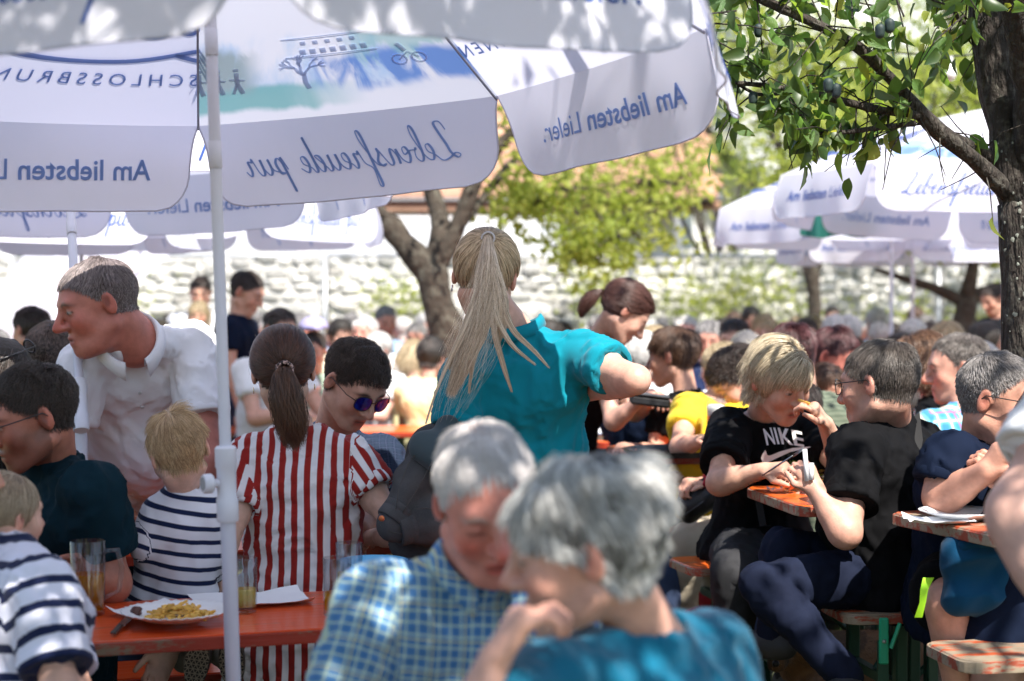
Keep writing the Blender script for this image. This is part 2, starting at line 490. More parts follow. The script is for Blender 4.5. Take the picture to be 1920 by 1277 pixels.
HAIRMATS = {}
def hair_mat(col, var=.35, rough=.42, col2=None):
    key = (tuple(col), var, rough, col2)
    if key in HAIRMATS: return HAIRMATS[key]
    m = bpy.data.materials.new('hair'); m.use_nodes = True; HAIRMATS[key] = m
    N = m.node_tree.nodes; L = m.node_tree.links; b = N['Principled BSDF']
    hi = N.new('ShaderNodeHairInfo'); rp = N.new('ShaderNodeValToRGB')
    c = np.array(col); c2 = np.array(col2) if col2 else c * (1 + var)
    rp.color_ramp.elements[0].color = (*np.clip(c * (1 - var), 0, 1), 1); rp.color_ramp.elements[1].color = (*np.clip(c2, 0, 1), 1)
    L.new(hi.outputs['Random'], rp.inputs[0]); L.new(rp.outputs[0], b.inputs['Base Color'])
    b.inputs['Roughness'].default_value = rough; b.inputs['Specular IOR Level'].default_value = .6
    return m
def hair_curves(name, pts, rad, material, parent):
    """pts: (n strands, m points, 3) in world space; rad: (n,m) or number"""
    n, m = pts.shape[:2]
    hc = bpy.data.hair_curves.new(name); hc.add_curves([m] * n)
    o = bpy.data.objects.new(name, hc); COL.objects.link(o); hc.materials.append(material)
    org = A3(parent.location) if parent is not None else 0
    hc.attributes['position'].data.foreach_set('vector', (pts - org).astype(np.float32).ravel())
    r = np.broadcast_to(np.asarray(rad, dtype=np.float32), (n, m)) if np.ndim(rad) != 0 else np.full((n, m), rad, dtype=np.float32)
    tap = np.linspace(1, .35, m); r = r * tap
    at = hc.attributes.get('radius') or hc.attributes.new('radius', 'FLOAT', 'POINT'); at.data.foreach_set('value', r.astype(np.float32).ravel())
    o.parent = parent
    return o
CR = np.array([.0735, .096, .083]); CC = np.array([0, -.014, .030])
def shell(p, off):
    """push points of the head frame out of the skull grown by off"""
    d = (p - CC) / (CR + np.asarray(off)[..., None] if np.ndim(off) else CR + off)
    k = np.sqrt((d ** 2).sum(-1, keepdims=True))
    lower = np.clip((-.03 - p[..., 2:3]) * 30, 0, 1)        # nape: neck is narrower
    return np.where((k < 1), (CC + (p - CC) / np.maximum(k, 1e-6)) * (1 - lower) + p * lower, p)

def make_hair(style, V_, Nn, c, R, s, o, parent, dens=1.0):
    Rn = np.array([[R[i][j] for j in range(3)] for i in range(3)]); c = A3(c)
    q = (V_ - c) @ Rn / s; m = scalp_mask(q, o) > .5
    q = q[m]; n_ = (Nn[m] @ Rn)
    if len(q) == 0: return
    r = np.random.RandomState(o.get('seed', 1)); col = o.get('haircol', (.05, .03, .02))
    N_ = int(o.get('n', 5000) * dens); pick = r.randint(0, len(q), N_); p = q[pick] + r.normal(scale=.0016, size=(N_, 3)); nn = n_[pick]
    M = hair_mat(col, o.get('hvar', .35), o.get('hrough', .42), o.get('haircol2'))
    rad = o.get('hrad', .00055) / (dens ** .5)
    out = []
    if style in ('short', 'curly', 'buzz', 'swept'):
        L_ = {'short': .034, 'curly': .036, 'buzz': .008, 'swept': .05}[style] * o.get('len', 1.0)
        K = np.array(o.get('crown', (0.01, -.055, .105))); m_ = 7
        top = np.clip((p[:, 2] - .02) / .08, 0, 1); ln = L_ * (.35 + .65 * top) * (.75 + .5 * r.rand(N_))
        if style == 'buzz': ln = L_ * (.4 + 1.6 * top)
        cur = p.copy(); path = [cur.copy()]
        fl = cur - K; fl[:, 1] += .0
        if style == 'swept' or o.get('sweep') is not None:
            sw = np.array(o.get('sweep', (.6, .4, -.2))); fl = fl / np.linalg.norm(fl, axis=1, keepdims=True) + sw * 1.5
        # locks: strands of one patch share a direction
        lock = np.stack([wob(p, 70, 3 + i + o.get('seed', 1), 2) for i in range(3)], 1) * o.get('lock', .5)
        base = nn * o.get('lift', .45)
        if style == 'swept': base = base * np.clip(.25 + (p[:, 1:2] + .02) / .09, .12, 1)
        for i in range(m_ - 1):
            t = fl - (fl * nn).sum(1, keepdims=True) * nn; t /= np.maximum(np.linalg.norm(t, axis=1, keepdims=True), 1e-6)
            d = t + base * (1 - i / (m_ - 1) * 1.0) + lock + np.array([0, 0, (-.30 if style == 'swept' else -.12) * i])
            if style == 'curly':
                a = i * 1.5 + lock[:, :1] * 9; d = d + (np.cos(a) * np.cross(nn, t) + np.sin(a) * nn) * .9
            d /= np.linalg.norm(d, axis=1, keepdims=True)
            cur = cur + d * (ln / (m_ - 1))[:, None]; cur = shell(cur, .001); path.append(cur.copy())
        out.append(np.stack(path, 1))
    if style in ('pony', 'bun'):
        T = np.array(o.get('tie', (0, -.112, .045))); m_ = 12; path = []
        a = p; off = .004 + .008 * r.rand(N_)
        for i in range(m_):
            t = i / (m_ - 1); t = t ** .9
            w_ = a * (1 - t) + T * t; w_ = w_ + lockn(a, o.get('seed', 1)) * .004 * math.sin(math.pi * t)
            path.append(shell(w_, off * math.sin(math.pi * min(1, t * 1.0 + .12)) + .002) if t < .97 else w_ + r.normal(scale=.005, size=w_.shape))
        out.append(np.stack(path, 1))
        if o.get('wisps', 1):
            k = min(N_, 90); a2 = p[:k]; dd = r.normal(size=(k, 3)); pth = []
            for i in range(m_):
                t = i / (m_ - 1); w_ = a2 * (1 - t * .5) + T * t * .5 + dd * .010 * t; pth.append(shell(w_, .010 + .012 * t))
            out.append(np.stack(pth, 1))
    if style in ('bob', 'long'):
        m_ = 14; part = np.array(o.get('part', (.02, .03, .112))); L_ = o.get('len', .2); path = [p.copy()]; cur = p.copy()
        lock = np.stack([wob(p, 55, 3 + i + o.get('seed', 1), 2) for i in range(3)], 1) * o.get('lock', .35)
        ln = L_ * (.8 + .4 * r.rand(N_)) * np.interp(p[:, 2], [-.06, .03, .11], [.35, .8, 1.0]) * np.interp(p[:, 1], [.0, .05, .09], [1, .62, o.get('fringe', .35)]); off = o.get('vol', .010) * (.3 + .9 * r.rand(N_))
        sweep = np.array(o.get('sweep', (0, 0, 0)))
        for i in range(m_ - 1):
            t = i / (m_ - 1)
            rel = cur - CC; nrm = rel / CR ** 2; nrm /= np.linalg.norm(nrm, axis=1, keepdims=True)
            away = p - part; away = away / np.maximum(np.linalg.norm(away, axis=1, keepdims=True), 1e-6)
            d = away * (1 - t) * 1.2 + np.array([0, 0, -1.0]) * (.4 + t) + lock * (.5 + t * o.get('wave', .4)) + nrm * .25 * (1 - t) + sweep * (1 - .5 * t)
            inner = (shellk(cur, off) < 1.04)[:, None]
            dt = d - (d * nrm).sum(1, keepdims=True) * nrm
            d = np.where(inner & (cur[:, 2:3] > -.04), dt, d); d /= np.maximum(np.linalg.norm(d, axis=1, keepdims=True), 1e-6)
            cur = cur + d * (ln / (m_ - 1))[:, None]; cur = shell(cur, off * min(1, t * 4 + .2)); path.append(cur.copy())
        out.append(np.stack(path, 1))
    k = 0
    for a in out:
        w_ = (a * s) @ Rn.T + c
        ob = hair_curves('hair', w_, rad * s if k == 0 else rad * s * .6, M, parent); k += 1
def shellk(p, off):
    d = (p - CC) / (CR + off[:, None]); return np.sqrt((d ** 2).sum(-1))
def lockn(a, seed): return np.stack([wob(a, 60, seed + i, 2) for i in range(3)], 1)

def tail(name, ctrl, n, spread, rad, material, parent, seed=1, m_=22, end=.6, flare=None):
    """a bundle of strands along control points (world); spread: width list per control point"""
    r = np.random.RandomState(seed); C_ = np.array([A3(p) for p in ctrl]); k = len(C_)
    t = np.linspace(0, k - 1, m_); pos = np.stack([np.interp(t, range(k), C_[:, i]) for i in range(3)], 1)
    for _ in range(3): pos[1:-1] = (pos[:-2] + pos[1:-1] * 2 + pos[2:]) / 4
    sp = np.interp(t, range(k), spread)
    a = r.normal(size=(n, 3)); a /= np.maximum(np.linalg.norm(a, axis=1, keepdims=True), 1e-6); a *= (r.rand(n, 1) ** .4)
    ends = 1 - (1 - end) * r.rand(n) ** 1.5
    tt = np.linspace(0, 1, m_)[None, :] * ends[:, None] * (m_ - 1)
    X = np.stack([np.interp(tt, range(m_), pos[:, i]) for i in range(3)], -1); W = np.interp(tt, range(m_), sp)
    X = X + a[:, None, :] * W[..., None]
    ph = r.rand(n, 1) * 6.28
    X[..., 0] += np.sin(tt * .45 + ph) * W * .18
    return hair_curves(name, X, rad, material, parent)

def skin_mat():
    m = mat('skin', (.6, .35, .25), .48, attr='Col', sss=.07, bump=.35, bumpscale=190, bumpdist=.002, spec=.42, var=.13, varscale=38)
    return m

def ik(a, b, l1, l2, pole):
    a, b = Vector(a), Vector(b); d = b - a; L_ = d.length
    if L_ > (l1 + l2) * .995: b = a + d.normalized() * (l1 + l2) * .995; d = b - a; L_ = d.length
    x = (l1 * l1 - l2 * l2 + L_ * L_) / (2 * L_); h = math.sqrt(max(l1 * l1 - x * x, 0)); u = d.normalized()
    pl = Vector(pole) - u * Vector(pole).dot(u)
    if pl.length < 1e-6: pl = u.orthogonal()
    return a + u * x + pl.normalized() * h, b

def hand_ops(S, w_, d, n, s, side, curl=.5, k=.008, thumb=.5, spread=1.0, curls=None):
    """w_: wrist, d: along the hand, n: out of the palm; side +1 when the thumb is on d x n side"""
    d = unit(d); n = Vector(n); n = (n - d * n.dot(d)).normalized(); u = d.cross(n).normalized() * side
    w_ = Vector(w_)
    S.cap(w_ + d * .012 * s, w_ + d * .070 * s, .019 * s, .021 * s, .012 * s, w=u, wide=1.85)
    lens = [.074, .083, .077, .060]
    for i in range(4):
        o = (1.5 - i) * .0195
        b = w_ + d * (.082 - abs(i - 1.2) * .004) * s + u * o * s
        c_ = (curls[i] if curls else curl); a = math.radians(8 + 62 * c_); L_ = lens[i] * s; dirn = (d + u * (1.5 - i) * .07 * spread).normalized()
        p = b - dirn * .012 * s; r0 = (.0092 - .0006 * (i == 3)) * s; ang = a * .7
        for j, f in enumerate((.46, .30, .24)):
            dd = dirn * math.cos(ang) + n * math.sin(ang); e = p + dd * (L_ * f + (.012 * s if j == 0 else 0))
            S.cap(p, e, r0 * (1 - .08 * j), r0 * (.93 - .09 * j), .0035 * s if j else .007 * s); p = e; ang += a
    b = w_ + d * .020 * s + u * .022 * s; dd = (d * .65 + u * .75 + n * .35 * thumb).normalized(); e = b + dd * .042 * s
    S.cap(b, e, .0135 * s, .0112 * s, .010 * s); dd = (d * .9 + u * (.35 - .5 * thumb) + n * .5 * thumb).normalized(); f = e + dd * .030 * s
    S.cap(e, f, .0108 * s, .0098 * s, .004 * s); f2 = f + (dd + n * .2).normalized() * .024 * s; S.cap(f, f2, .0098 * s, .0078 * s, .003 * s)

def arm_solid(h, sh, el, wr, s, side, fem, hand, thick=1.0):
    S = Solid(h); t = (1 - .16 * fem) * thick * s; sh, el, wr = Vector(sh), Vector(el), Vector(wr)
    S.cap(sh, el, .050 * t, .040 * t, .02); m = sh.lerp(el, .45); S.ell(m, (.047 * t, .047 * t, .07 * t), None, .02)
    S.cap(el, wr, .041 * t, .0265 * t, .02); f = el.lerp(wr, .27); fr = (wr - el).normalized()
    S.cap(el.lerp(wr, .12), el.lerp(wr, .42), .043 * t, .036 * t, .02)
    hd, hn = hand.get('d'), hand.get('n')
    hd = unit(hd) if hd is not None else fr
    hn = Vector(hn) if hn is not None else Vector((0, 0, -1))
    hand_ops(S, wr, hd, hn, s * hand.get('s', .93 - .05 * fem), side * hand.get('flip', 1), hand.get('curl', .5), thumb=hand.get('thumb', .5), curls=hand.get('curls'))
    return S

CLOTH = {}
def cloth_mat(key, kind='plain', c1=(.8, .8, .8), c2=(.1, .1, .1), **kw):
    """cloth colour from the garment's own woven coordinates (attribute 'st')"""
    if key in CLOTH: return CLOTH[key]
    m = bpy.data.materials.new('cloth_' + key); m.use_nodes = True; CLOTH[key] = m
    N = m.node_tree.nodes; L = m.node_tree.links; b = N['Principled BSDF']
    at = N.new('ShaderNodeAttribute'); at.attribute_name = 'st'; sep = N.new('ShaderNodeSeparateXYZ'); L.new(at.outputs['Vector'], sep.inputs[0])
    def math_(op, a, b_=None, c_=None):
        n = N.new('ShaderNodeMath'); n.operation = op
        for i, x in enumerate((a, b_, c_)):
            if x is None: continue
            if isinstance(x, (int, float)): n.inputs[i].default_value = x
            else: L.new(x, n.inputs[i])
        return n.outputs[0]
    def mix(f, a, b_):
        n = N.new('ShaderNodeMix'); n.data_type = 'RGBA'; n.clamp_factor = True
        if isinstance(f, (int, float)): n.inputs[0].default_value = f
        else: L.new(f, n.inputs[0])
        for i, x in ((6, a), (7, b_)):
            if isinstance(x, tuple): n.inputs[i].default_value = (*x, 1)
            else: L.new(x, n.inputs[i])
        return n.outputs[2]
    def band(coord, period, width, phase=0.0, soft=.06):
        f = math_('FRACT', math_('ADD', math_('DIVIDE', coord, period), phase))
        d = math_('ABSOLUTE', math_('SUBTRACT', f, .5)); return math_('SMOOTH_MIN', math_('MAXIMUM', math_('DIVIDE', math_('SUBTRACT', width / 2 + soft / 2, d), soft), 0.0), 1.0, .01)
    u, v = sep.outputs[0], sep.outputs[1]
    tc = N.new('ShaderNodeTexCoord')
    if kind == 'plain': col = mix(0.0, tuple(c1), tuple(c2))
    elif kind == 'ustripe': col = mix(band(u, kw['period'], kw.get('width', .5), kw.get('phase', 0)), tuple(c1), tuple(c2))
    elif kind == 'vstripe': col = mix(band(v, kw['period'], kw.get('width', .35), kw.get('phase', 0)), tuple(c1), tuple(c2))
    elif kind == 'plaid':
        p = kw['period']; c3 = kw['c3']; c4 = kw.get('c4', c2)
        col = mix(math_('MULTIPLY', band(u, p, .5), .6), tuple(c1), tuple(c2)); col = mix(math_('MULTIPLY', band(v, p, .5), .6), col, tuple(c2))
        col = mix(math_('MULTIPLY', band(u, p, .14, .5), .8), col, tuple(c3)); col = mix(math_('MULTIPLY', band(v, p, .14, .5), .8), col, tuple(c3))
        col = mix(math_('MULTIPLY', band(u, p * 3, .05, .3, .02), .7), col, tuple(c4)); col = mix(math_('MULTIPLY', band(v, p * 3, .05, .3, .02), .7), col, tuple(c4))
    elif kind == 'floral':
        vo = N.new('ShaderNodeTexVoronoi'); vo.inputs['Scale'].default_value = kw.get('scale', 60); L.new(tc.outputs['Object'], vo.inputs[0])
        f = math_('LESS_THAN', vo.outputs['Distance'], kw.get('size', .35)); col = mix(f, tuple(c1), tuple(c2))
        if 'c3' in kw:
            nz = N.new('ShaderNodeTexNoise'); nz.inputs['Scale'].default_value = 14; L.new(tc.outputs['Object'], nz.inputs[0]); col = mix(math_('GREATER_THAN', nz.outputs[0], .55), col, tuple(kw['c3']))
    elif kind == 'denim':
        nz = N.new('ShaderNodeTexNoise'); nz.inputs['Scale'].default_value = 9; nz.inputs['Detail'].default_value = 6; L.new(tc.outputs['Object'], nz.inputs[0])
        nz2 = N.new('ShaderNodeTexNoise'); nz2.inputs['Scale'].default_value = 400; L.new(tc.outputs['Object'], nz2.inputs[0])
        col = mix(math_('MULTIPLY', math_('SUBTRACT', nz.outputs[0], .35), 1.6), tuple(c1), tuple(c2)); col = mix(math_('MULTIPLY', nz2.outputs[0], .35), col, tuple(c2))
    # a little fade and dirt
    nz = N.new('ShaderNodeTexNoise'); nz.inputs['Scale'].default_value = 5; nz.inputs['Detail'].default_value = 5; L.new(tc.outputs['Object'], nz.inputs[0])
    mr = N.new('ShaderNodeMapRange'); mr.inputs[3].default_value = .86; mr.inputs[4].default_value = 1.1; mr.inputs[1].default_value = .3; mr.inputs[2].default_value = .7; L.new(nz.outputs[0], mr.inputs[0])
    hs = N.new('ShaderNodeHueSaturation'); L.new(mr.outputs[0], hs.inputs['Value']); L.new(col, hs.inputs['Color'])
    L.new(hs.outputs[0], b.inputs['Base Color'])
    b.inputs['Roughness'].default_value = kw.get('rough', .85); b.inputs['Sheen Weight'].default_value = kw.get('sheen', .0 if max(c1) < .06 else .10); b.inputs['Specular IOR Level'].default_value = .12
    nb = N.new('ShaderNodeTexNoise'); nb.noise_type = 'RIDGED_MULTIFRACTAL'; nb.inputs['Scale'].default_value = kw.get('fold', 7); nb.inputs['Detail'].default_value = 3; nb.inputs['Distortion'].default_value = .8
    mp = N.new('ShaderNodeMapping'); mp.inputs['Scale'].default_value = (1, 1, .45); mp.inputs['Rotation'].default_value = (.3, .5, .2); L.new(tc.outputs['Object'], mp.inputs[0]); L.new(mp.outputs[0], nb.inputs[0])
    bp = N.new('ShaderNodeBump'); bp.inputs['Strength'].default_value = kw.get('bump', .5); bp.inputs['Distance'].default_value = .012; L.new(nb.outputs[0], bp.inputs['Height'])
    nw = N.new('ShaderNodeTexNoise'); nw.inputs['Scale'].default_value = 450; L.new(tc.outputs['Object'], nw.inputs[0])
    bw = N.new('ShaderNodeBump'); bw.inputs['Strength'].default_value = .25; bw.inputs['Distance'].default_value = .001; L.new(nw.outputs[0], bw.inputs['Height']); L.new(bp.outputs[0], bw.inputs['Normal']); L.new(bw.outputs[0], b.inputs['Normal'])
    return m

def torso_ops(S, J, s, fem, inf=0.0, fat=0.0, wide=1.0, neckblend=True):
    pel, che, neck, shL, shR = J['pel'], J['che'], J['neck'], J['shL'], J['shR']
    lat = (shR - shL).normalized(); up = (che - pel).normalized(); fwd = up.cross(lat).normalized()
    plat = J.get('plat', lat)
    W = (shR - shL).length / 2; wst = pel.lerp(che, .45) + J.get('bend', Vector((0, 0, 0)))
    g = s * (1 - .10 * fem)
    S.cap(pel, wst, (.118 + .02 * fem + fat * .4) * g, (.100 - .010 * fem + fat) * g, .03, w=plat, wide=1.38 * wide, inf=inf)
    S.cap(wst, che - up * .06 * s, (.100 - .010 * fem + fat) * g, .108 * g, .03, w=lat, wide=1.36 * wide, inf=inf)
    S.cap(che - up * .07 * s - lat * (W - .09 * s), che - up * .07 * s + lat * (W - .09 * s), .098 * g, None, .03, inf=inf)
    S.cap(shL.lerp(che, .12), che - up * .02 * s, .052 * g, .066 * g, .03, inf=inf); S.cap(shR.lerp(che, .12), che - up * .02 * s, .052 * g, .066 * g, .03, inf=inf)
    for q in (shL, shR): S.cap(neck - up * .01 * s, q.lerp(neck, .25) - up * .008 * s, .036 * g, .034 * g, .035, inf=inf)
    S.cap(che, neck, .060 * g, .050 * g, .03, inf=inf)
    if fat > 0: S.ell(wst + fwd * .05 * s - up * .02, (.125 * g * wide, .125 * g * wide, .15 * g), None, .04, inf=inf + fat * .5)
    if fem and not J.get('nobust'):
        for q in (-1, 1): S.ell(che - up * .15 * s + fwd * .062 * s + lat * q * .070 * s, (.060 * s, .056 * s, .060 * s), None, .05, inf=inf)

def leg_ops(S, J, s, fem, inf=0.0, which='LR', shorts=None, hw=1.0):
    for q in which:
        hip, kn, an = J['hip' + q], J['kn' + q], J['an' + q]
        if shorts:
            e = hip.lerp(kn, shorts); S.cap(hip, e + (kn - hip) * .1, .088 * s * hw, .076 * s * hw, .03, inf=inf + .012, clip=(e, kn - hip))
        else:
            S.cap(hip, kn, .086 * s * hw, .058 * s * hw, .03, inf=inf); S.cap(kn, an, .054 * s * hw, .036 * s * hw, .02, inf=inf)
            S.cap(kn.lerp(an, .12), kn.lerp(an, .4), .056 * s * hw, .05 * s * hw, .02, inf=inf)

def pose(at, yaw=0, sit=True, lean=0, side=0, s=1.0, fem=0, z0=None, turn=0, shrug=0, spread=1.0):
    """default joints. at: point on the ground under the pelvis"""
    F = Vector((math.sin(math.radians(yaw)), math.cos(math.radians(yaw)), 0)); Rt = Vector((math.cos(math.radians(yaw)), -math.sin(math.radians(yaw)), 0)); U = Vector((0, 0, 1))
    z = (.575 if sit else .95 * s) if z0 is None else z0
    pel = Vector((at[0], at[1], z)); l = math.radians(lean); sd = math.radians(side)
    up = (U * math.cos(l) * math.cos(sd) + F * math.sin(l) + Rt * math.sin(sd)).normalized()
    ty = math.radians(yaw + turn); Rs = Vector((math.cos(ty), -math.sin(ty), 0)); Rs = (Rs - up * Rs.dot(up)).normalized(); Fs = up.cross(Rs)
    che = pel + up * .43 * s; neck = che + up * .075 * s + Fs * .01 * s; W = (.185 - .022 * fem) * s
    J = dict(pel=pel, che=che, neck=neck, shL=che - Rs * W - up * .005 + U * shrug, shR=che + Rs * W - up * .005 + U * shrug, F=F, Rt=Rt, U=U, Fs=Fs, Rs=Rs, up=up, plat=Rt)
    J['head'] = neck + (up * .145 + F * .045) * s
    for q, sg in (('L', -1), ('R', 1)):
        hip = pel + Rt * sg * .09 * s - U * .0; J['hip' + q] = hip
        if sit:
            kn = hip + (F * .43 + Rt * sg * .10 * spread) * s - U * .03; an = kn + F * (.02) * s; an.z = .09; J['kn' + q] = kn; J['an' + q] = an
        else:
            J['kn' + q] = Vector((hip.x, hip.y, .50 * s)) + F * .02; J['an' + q] = Vector((hip.x, hip.y, .09)) - F * .03
        sh = J['sh' + q]; wr = che + Rs * sg * .16 * s + F * .38 * s - U * .22 * s if sit else sh + Rs * sg * .06 - U * .53 * s + F * .06
        J['wr' + q] = wr
    return J

def person(label, J, group=None, s=1.0, fem=0, head=None, hair='short', ho=None, shirt=None, pants=None, shoes=(.05, .05, .06), sleeve=.55, neckline=.062, h=1.0,
           fat=0.0, hands=None, collar=None, hem=None, legs='LR', skin=(.56, .31, .22), arms='LR', base=None, loose=.010, thick=1.0, shorts=None, wide=1.0, hw=1.0, amp=1.0, dens=1.0, vneck=None, hairvol=0, hs=None, barelegs=False):
    """one figure: continuous body mesh; clothes, hair and shoes as its parts"""
    ho = dict(ho or {}); ho.setdefault('skin', skin); ho['fem'] = fem; hands = hands or {}
    base = Vector((J['pel'].x, J['pel'].y, 0)) if base is None else base
    root = empty('person', base, label, 'person', group)
    lat = (J['shR'] - J['shL']).normalized(); up = (J['che'] - J['pel']).normalized(); fwd = up.cross(lat).normalized()
    # --- arms by IK
    l1, l2 = .29 * s * (1 - .05 * fem), .25 * s * (1 - .05 * fem)
    armdat = {}
    for q, sg in (('L', -1), ('R', 1)):
        sh = J['sh' + q]
        if 'el' + q in J: el, wr = J['el' + q], J['wr' + q]
        else:
            pole = J.get('pole' + q, -Vector((0, 0, 1)) - fwd * .3 + lat * sg * .5); el, wr = ik(sh, J['wr' + q], l1, l2, pole)
        armdat[q] = (sh, el, wr)
    # --- body mesh pieces
    VV, FF, CCo = [], [], []; nb = 0
    def put(v, f, col):
        nonlocal nb
        if len(v) == 0: return
        VV.append(v); FF.append(f + nb); CCo.append(col); nb += len(v)
    sk = np.array(skin)
    B = Solid(.014 * h); torso_ops(B, J, s, fem, 0, fat, wide)
    if legs: leg_ops(B, J, s, fem, -.004, legs, hw=hw)
    v, f = B.mesh(); put(v, f, np.tile([*sk, 1], (len(v), 1)))
    hs = hs or s
    hc, hp = J['head'], hframe(*head) if head is not None else hframe(0)
    HS = head_solid(.0042 * h * hs, hc, hp, hs, J['neck'], ho); hv, hf = HS.mesh()
    put(hv, hf, head_color(hv, hc, hp, hs, ho)); hn = vnormals(hv, hf)
    for q, sg in (('L', -1), ('R', 1)):
        if q not in arms: continue
        sh, el, wr = armdat[q]
        v, f = arm_solid(.0052 * h, sh, el, wr, s, -sg, fem, hands.get(q, {}), thick).mesh()
        d_el = np.exp(-((np.linalg.norm(v - A3(el), axis=1) / (.05 * s)) ** 2))[:, None]; dw = np.clip((np.linalg.norm(v - A3(wr), axis=1) - .07 * s) * 12, 0, .5)[:, None] * (((v - A3(wr)) @ A3(wr - el)) > 0)[:, None]
        col = sk * (1 - .25 * d_el) + sk * np.array([1.0, .7, .65]) * .25 * d_el; col = col * (1 - dw * .6) + sk * np.array([1.02, .72, .68]) * dw * .6
        put(v, f, np.concatenate([col, np.ones((len(v), 1))], 1))
    body = np_mesh('body', np.concatenate(VV), np.concatenate(FF), attrs={'Col': np.concatenate(CCo)})
    bo = link('body', body, skin_mat(), root)
    # --- garments
    def garment(name, S, m, amp_=.004, seed=3, coords='torso', freq=26):
        v, f = S.mesh()
        if len(v) == 0: return None
        n = vnormals(v, f); st = np.zeros((len(v), 3))
        X = v - A3(J['pel']); a_lat, a_up, a_f = A3(lat), A3(up), A3(fwd)
        st[:, 0] = X @ a_lat; st[:, 1] = X @ a_up; st[:, 2] = X @ a_f
        if coords == 'torso':
            dt = Solid.dist(('cap', A3(J['pel']), A3(J['che'] - up * .05 * s), .12 * s, .12 * s, a_lat, 1.36), v)
            for q in 'LR':
                sh, el, wr = armdat[q]; ax_ = A3(unit(el - sh)); Y = v - A3(sh)
                da = Solid.dist(('cap', A3(sh.lerp(el, .18)), A3(el), .05 * s, .045 * s, None, 1), v); dh = Solid.dist(('cap', A3(el), A3(wr), .04 * s, .03 * s, None, 1), v)
                m1 = np.minimum(da, dh) < dt - .002
                e2 = A3(unit(el - sh).cross(fwd + Vector((.01, .02, 0)))); al = Y @ ax_
                fore = (dh < da); ax2 = A3(unit(wr - el)); al2 = l1 + (v - A3(el)) @ ax2
                al = np.where(fore, al2, al); el_ = a_lat - ax_ * (a_lat @ ax_); el_ /= max(np.linalg.norm(el_), 1e-6); ox = (A3(sh) - A3(J['pel'])) @ a_lat
                st[:, 1] = np.where(m1, .42 * s - al, st[:, 1]); st[:, 0] = np.where(m1, ox + Y @ el_, st[:, 0])
                dt = np.minimum(dt, np.where(m1, np.minimum(da, dh), 9))
        if amp_ > 0:
            D = wob(v * np.array([1, 1, .6]), freq * 1.5, seed, 2); D2 = wob(v * np.array([1, 1, .8]), freq * 3.4, seed + 5, 2)
            v = v + n * np.clip((-np.abs(D) * 1.7 + 1.0 - .75 * np.abs(D2) * (D < .2)) * amp_ * amp * 1.15, -.0035, .03)[:, None]
        me = np_mesh(name, v, f, attrs={'st': st})
        return link(name, me, m, root)
    g = h
    if shirt is not None:
        S = Solid(.0075 * g); torso_ops(S, J, s, fem, loose, fat, wide)
        if hem is not None: S.cap(J['pel'], J['pel'] - up * hem, (.125 + fat * .4) * s, (.132 + fat * .4) * s, .03, w=J.get('plat', lat), wide=1.42 * wide, inf=loose)
        for q in 'LR':
            if q not in arms: continue
            sh, el, wr = armdat[q]; t = (1 - .14 * fem) * s * thick
            if sleeve <= 1:
                e = sh.lerp(el, sleeve); S.cap(sh, e + (e - sh).normalized() * .03, .058 * t, .056 * t * (1.02 if sleeve < .9 else .95), .012, inf=loose * .8 + .004, clip=(e, e - sh))
            else:
                e = el.lerp(wr, sleeve - 1); S.cap(sh, el, .058 * t, .048 * t, .03, inf=loose * .8 + .004); S.cap(el, e + (e - el).normalized() * .03, .048 * t, .036 * t, .02, inf=loose * .8 + .004, clip=(e, e - el))
        S.ell(J['neck'] + up * .028 * s + fwd * .008, (neckline * s * 1.05, neckline * s * 1.05, .05 * s), None, .004, 'sub')
        if vneck: S.cap(J['neck'] + fwd * .05 * s + up * .02, J['neck'] + fwd * .09 * s - up * vneck * s, .035 * s, .006 * s, .004, mode='sub')
        S.cut(J['pel'] - up * ((hem or 0) + .06 * s), -up, rad=.34)
        garment('shirt', S, shirt, .0068 * s, seed=ho.get('seed', 1) + 2)
        if h <= 1.01 and sleeve <= 1 and not ho.get('nohem'):
            for q in 'LR':
                if q not in arms: continue
                sh, el, wr = armdat[q]; e = sh.lerp(el, sleeve); ax_ = (el - sh).normalized(); u_ = ax_.orthogonal().normalized(); v_ = ax_.cross(u_); rr_ = .0575 * (1 - .14 * fem) * s * thick + loose * .8 + .0045; b = MB(); vs = []; n_ = 36
                prof = ((rr_ - .012, .004), (rr_ - .001, .006), (rr_ + .003, .002), (rr_ + .0025, -.018), (rr_ + .0005, -.0215), (rr_ - .008, -.023))
                for (r0, dz) in prof:
                    for k in range(n_): a = 2 * math.pi * k / n_; vs.append(e + ax_ * dz + (u_ * math.cos(a) + v_ * math.sin(a)) * (r0 + .0016 * math.sin(a * 3 + sg) + .001 * math.sin(a * 7)))
                fs = [(i * n_ + k, i * n_ + (k + 1) % n_, (i + 1) * n_ + (k + 1) % n_, (i + 1) * n_ + k) for i in range(len(prof) - 1) for k in range(n_)]
                st_ = np.array([[(A3(p_ - J['pel']) @ A3(lat)), .42 * s - (A3(p_ - sh) @ A3(ax_)), 0] for p_ in vs]); link('sleeve_hem', np_mesh('sleeve_hem', [tuple(x) for x in vs], np.array(fs), attrs={'st': st_}), shirt, root)
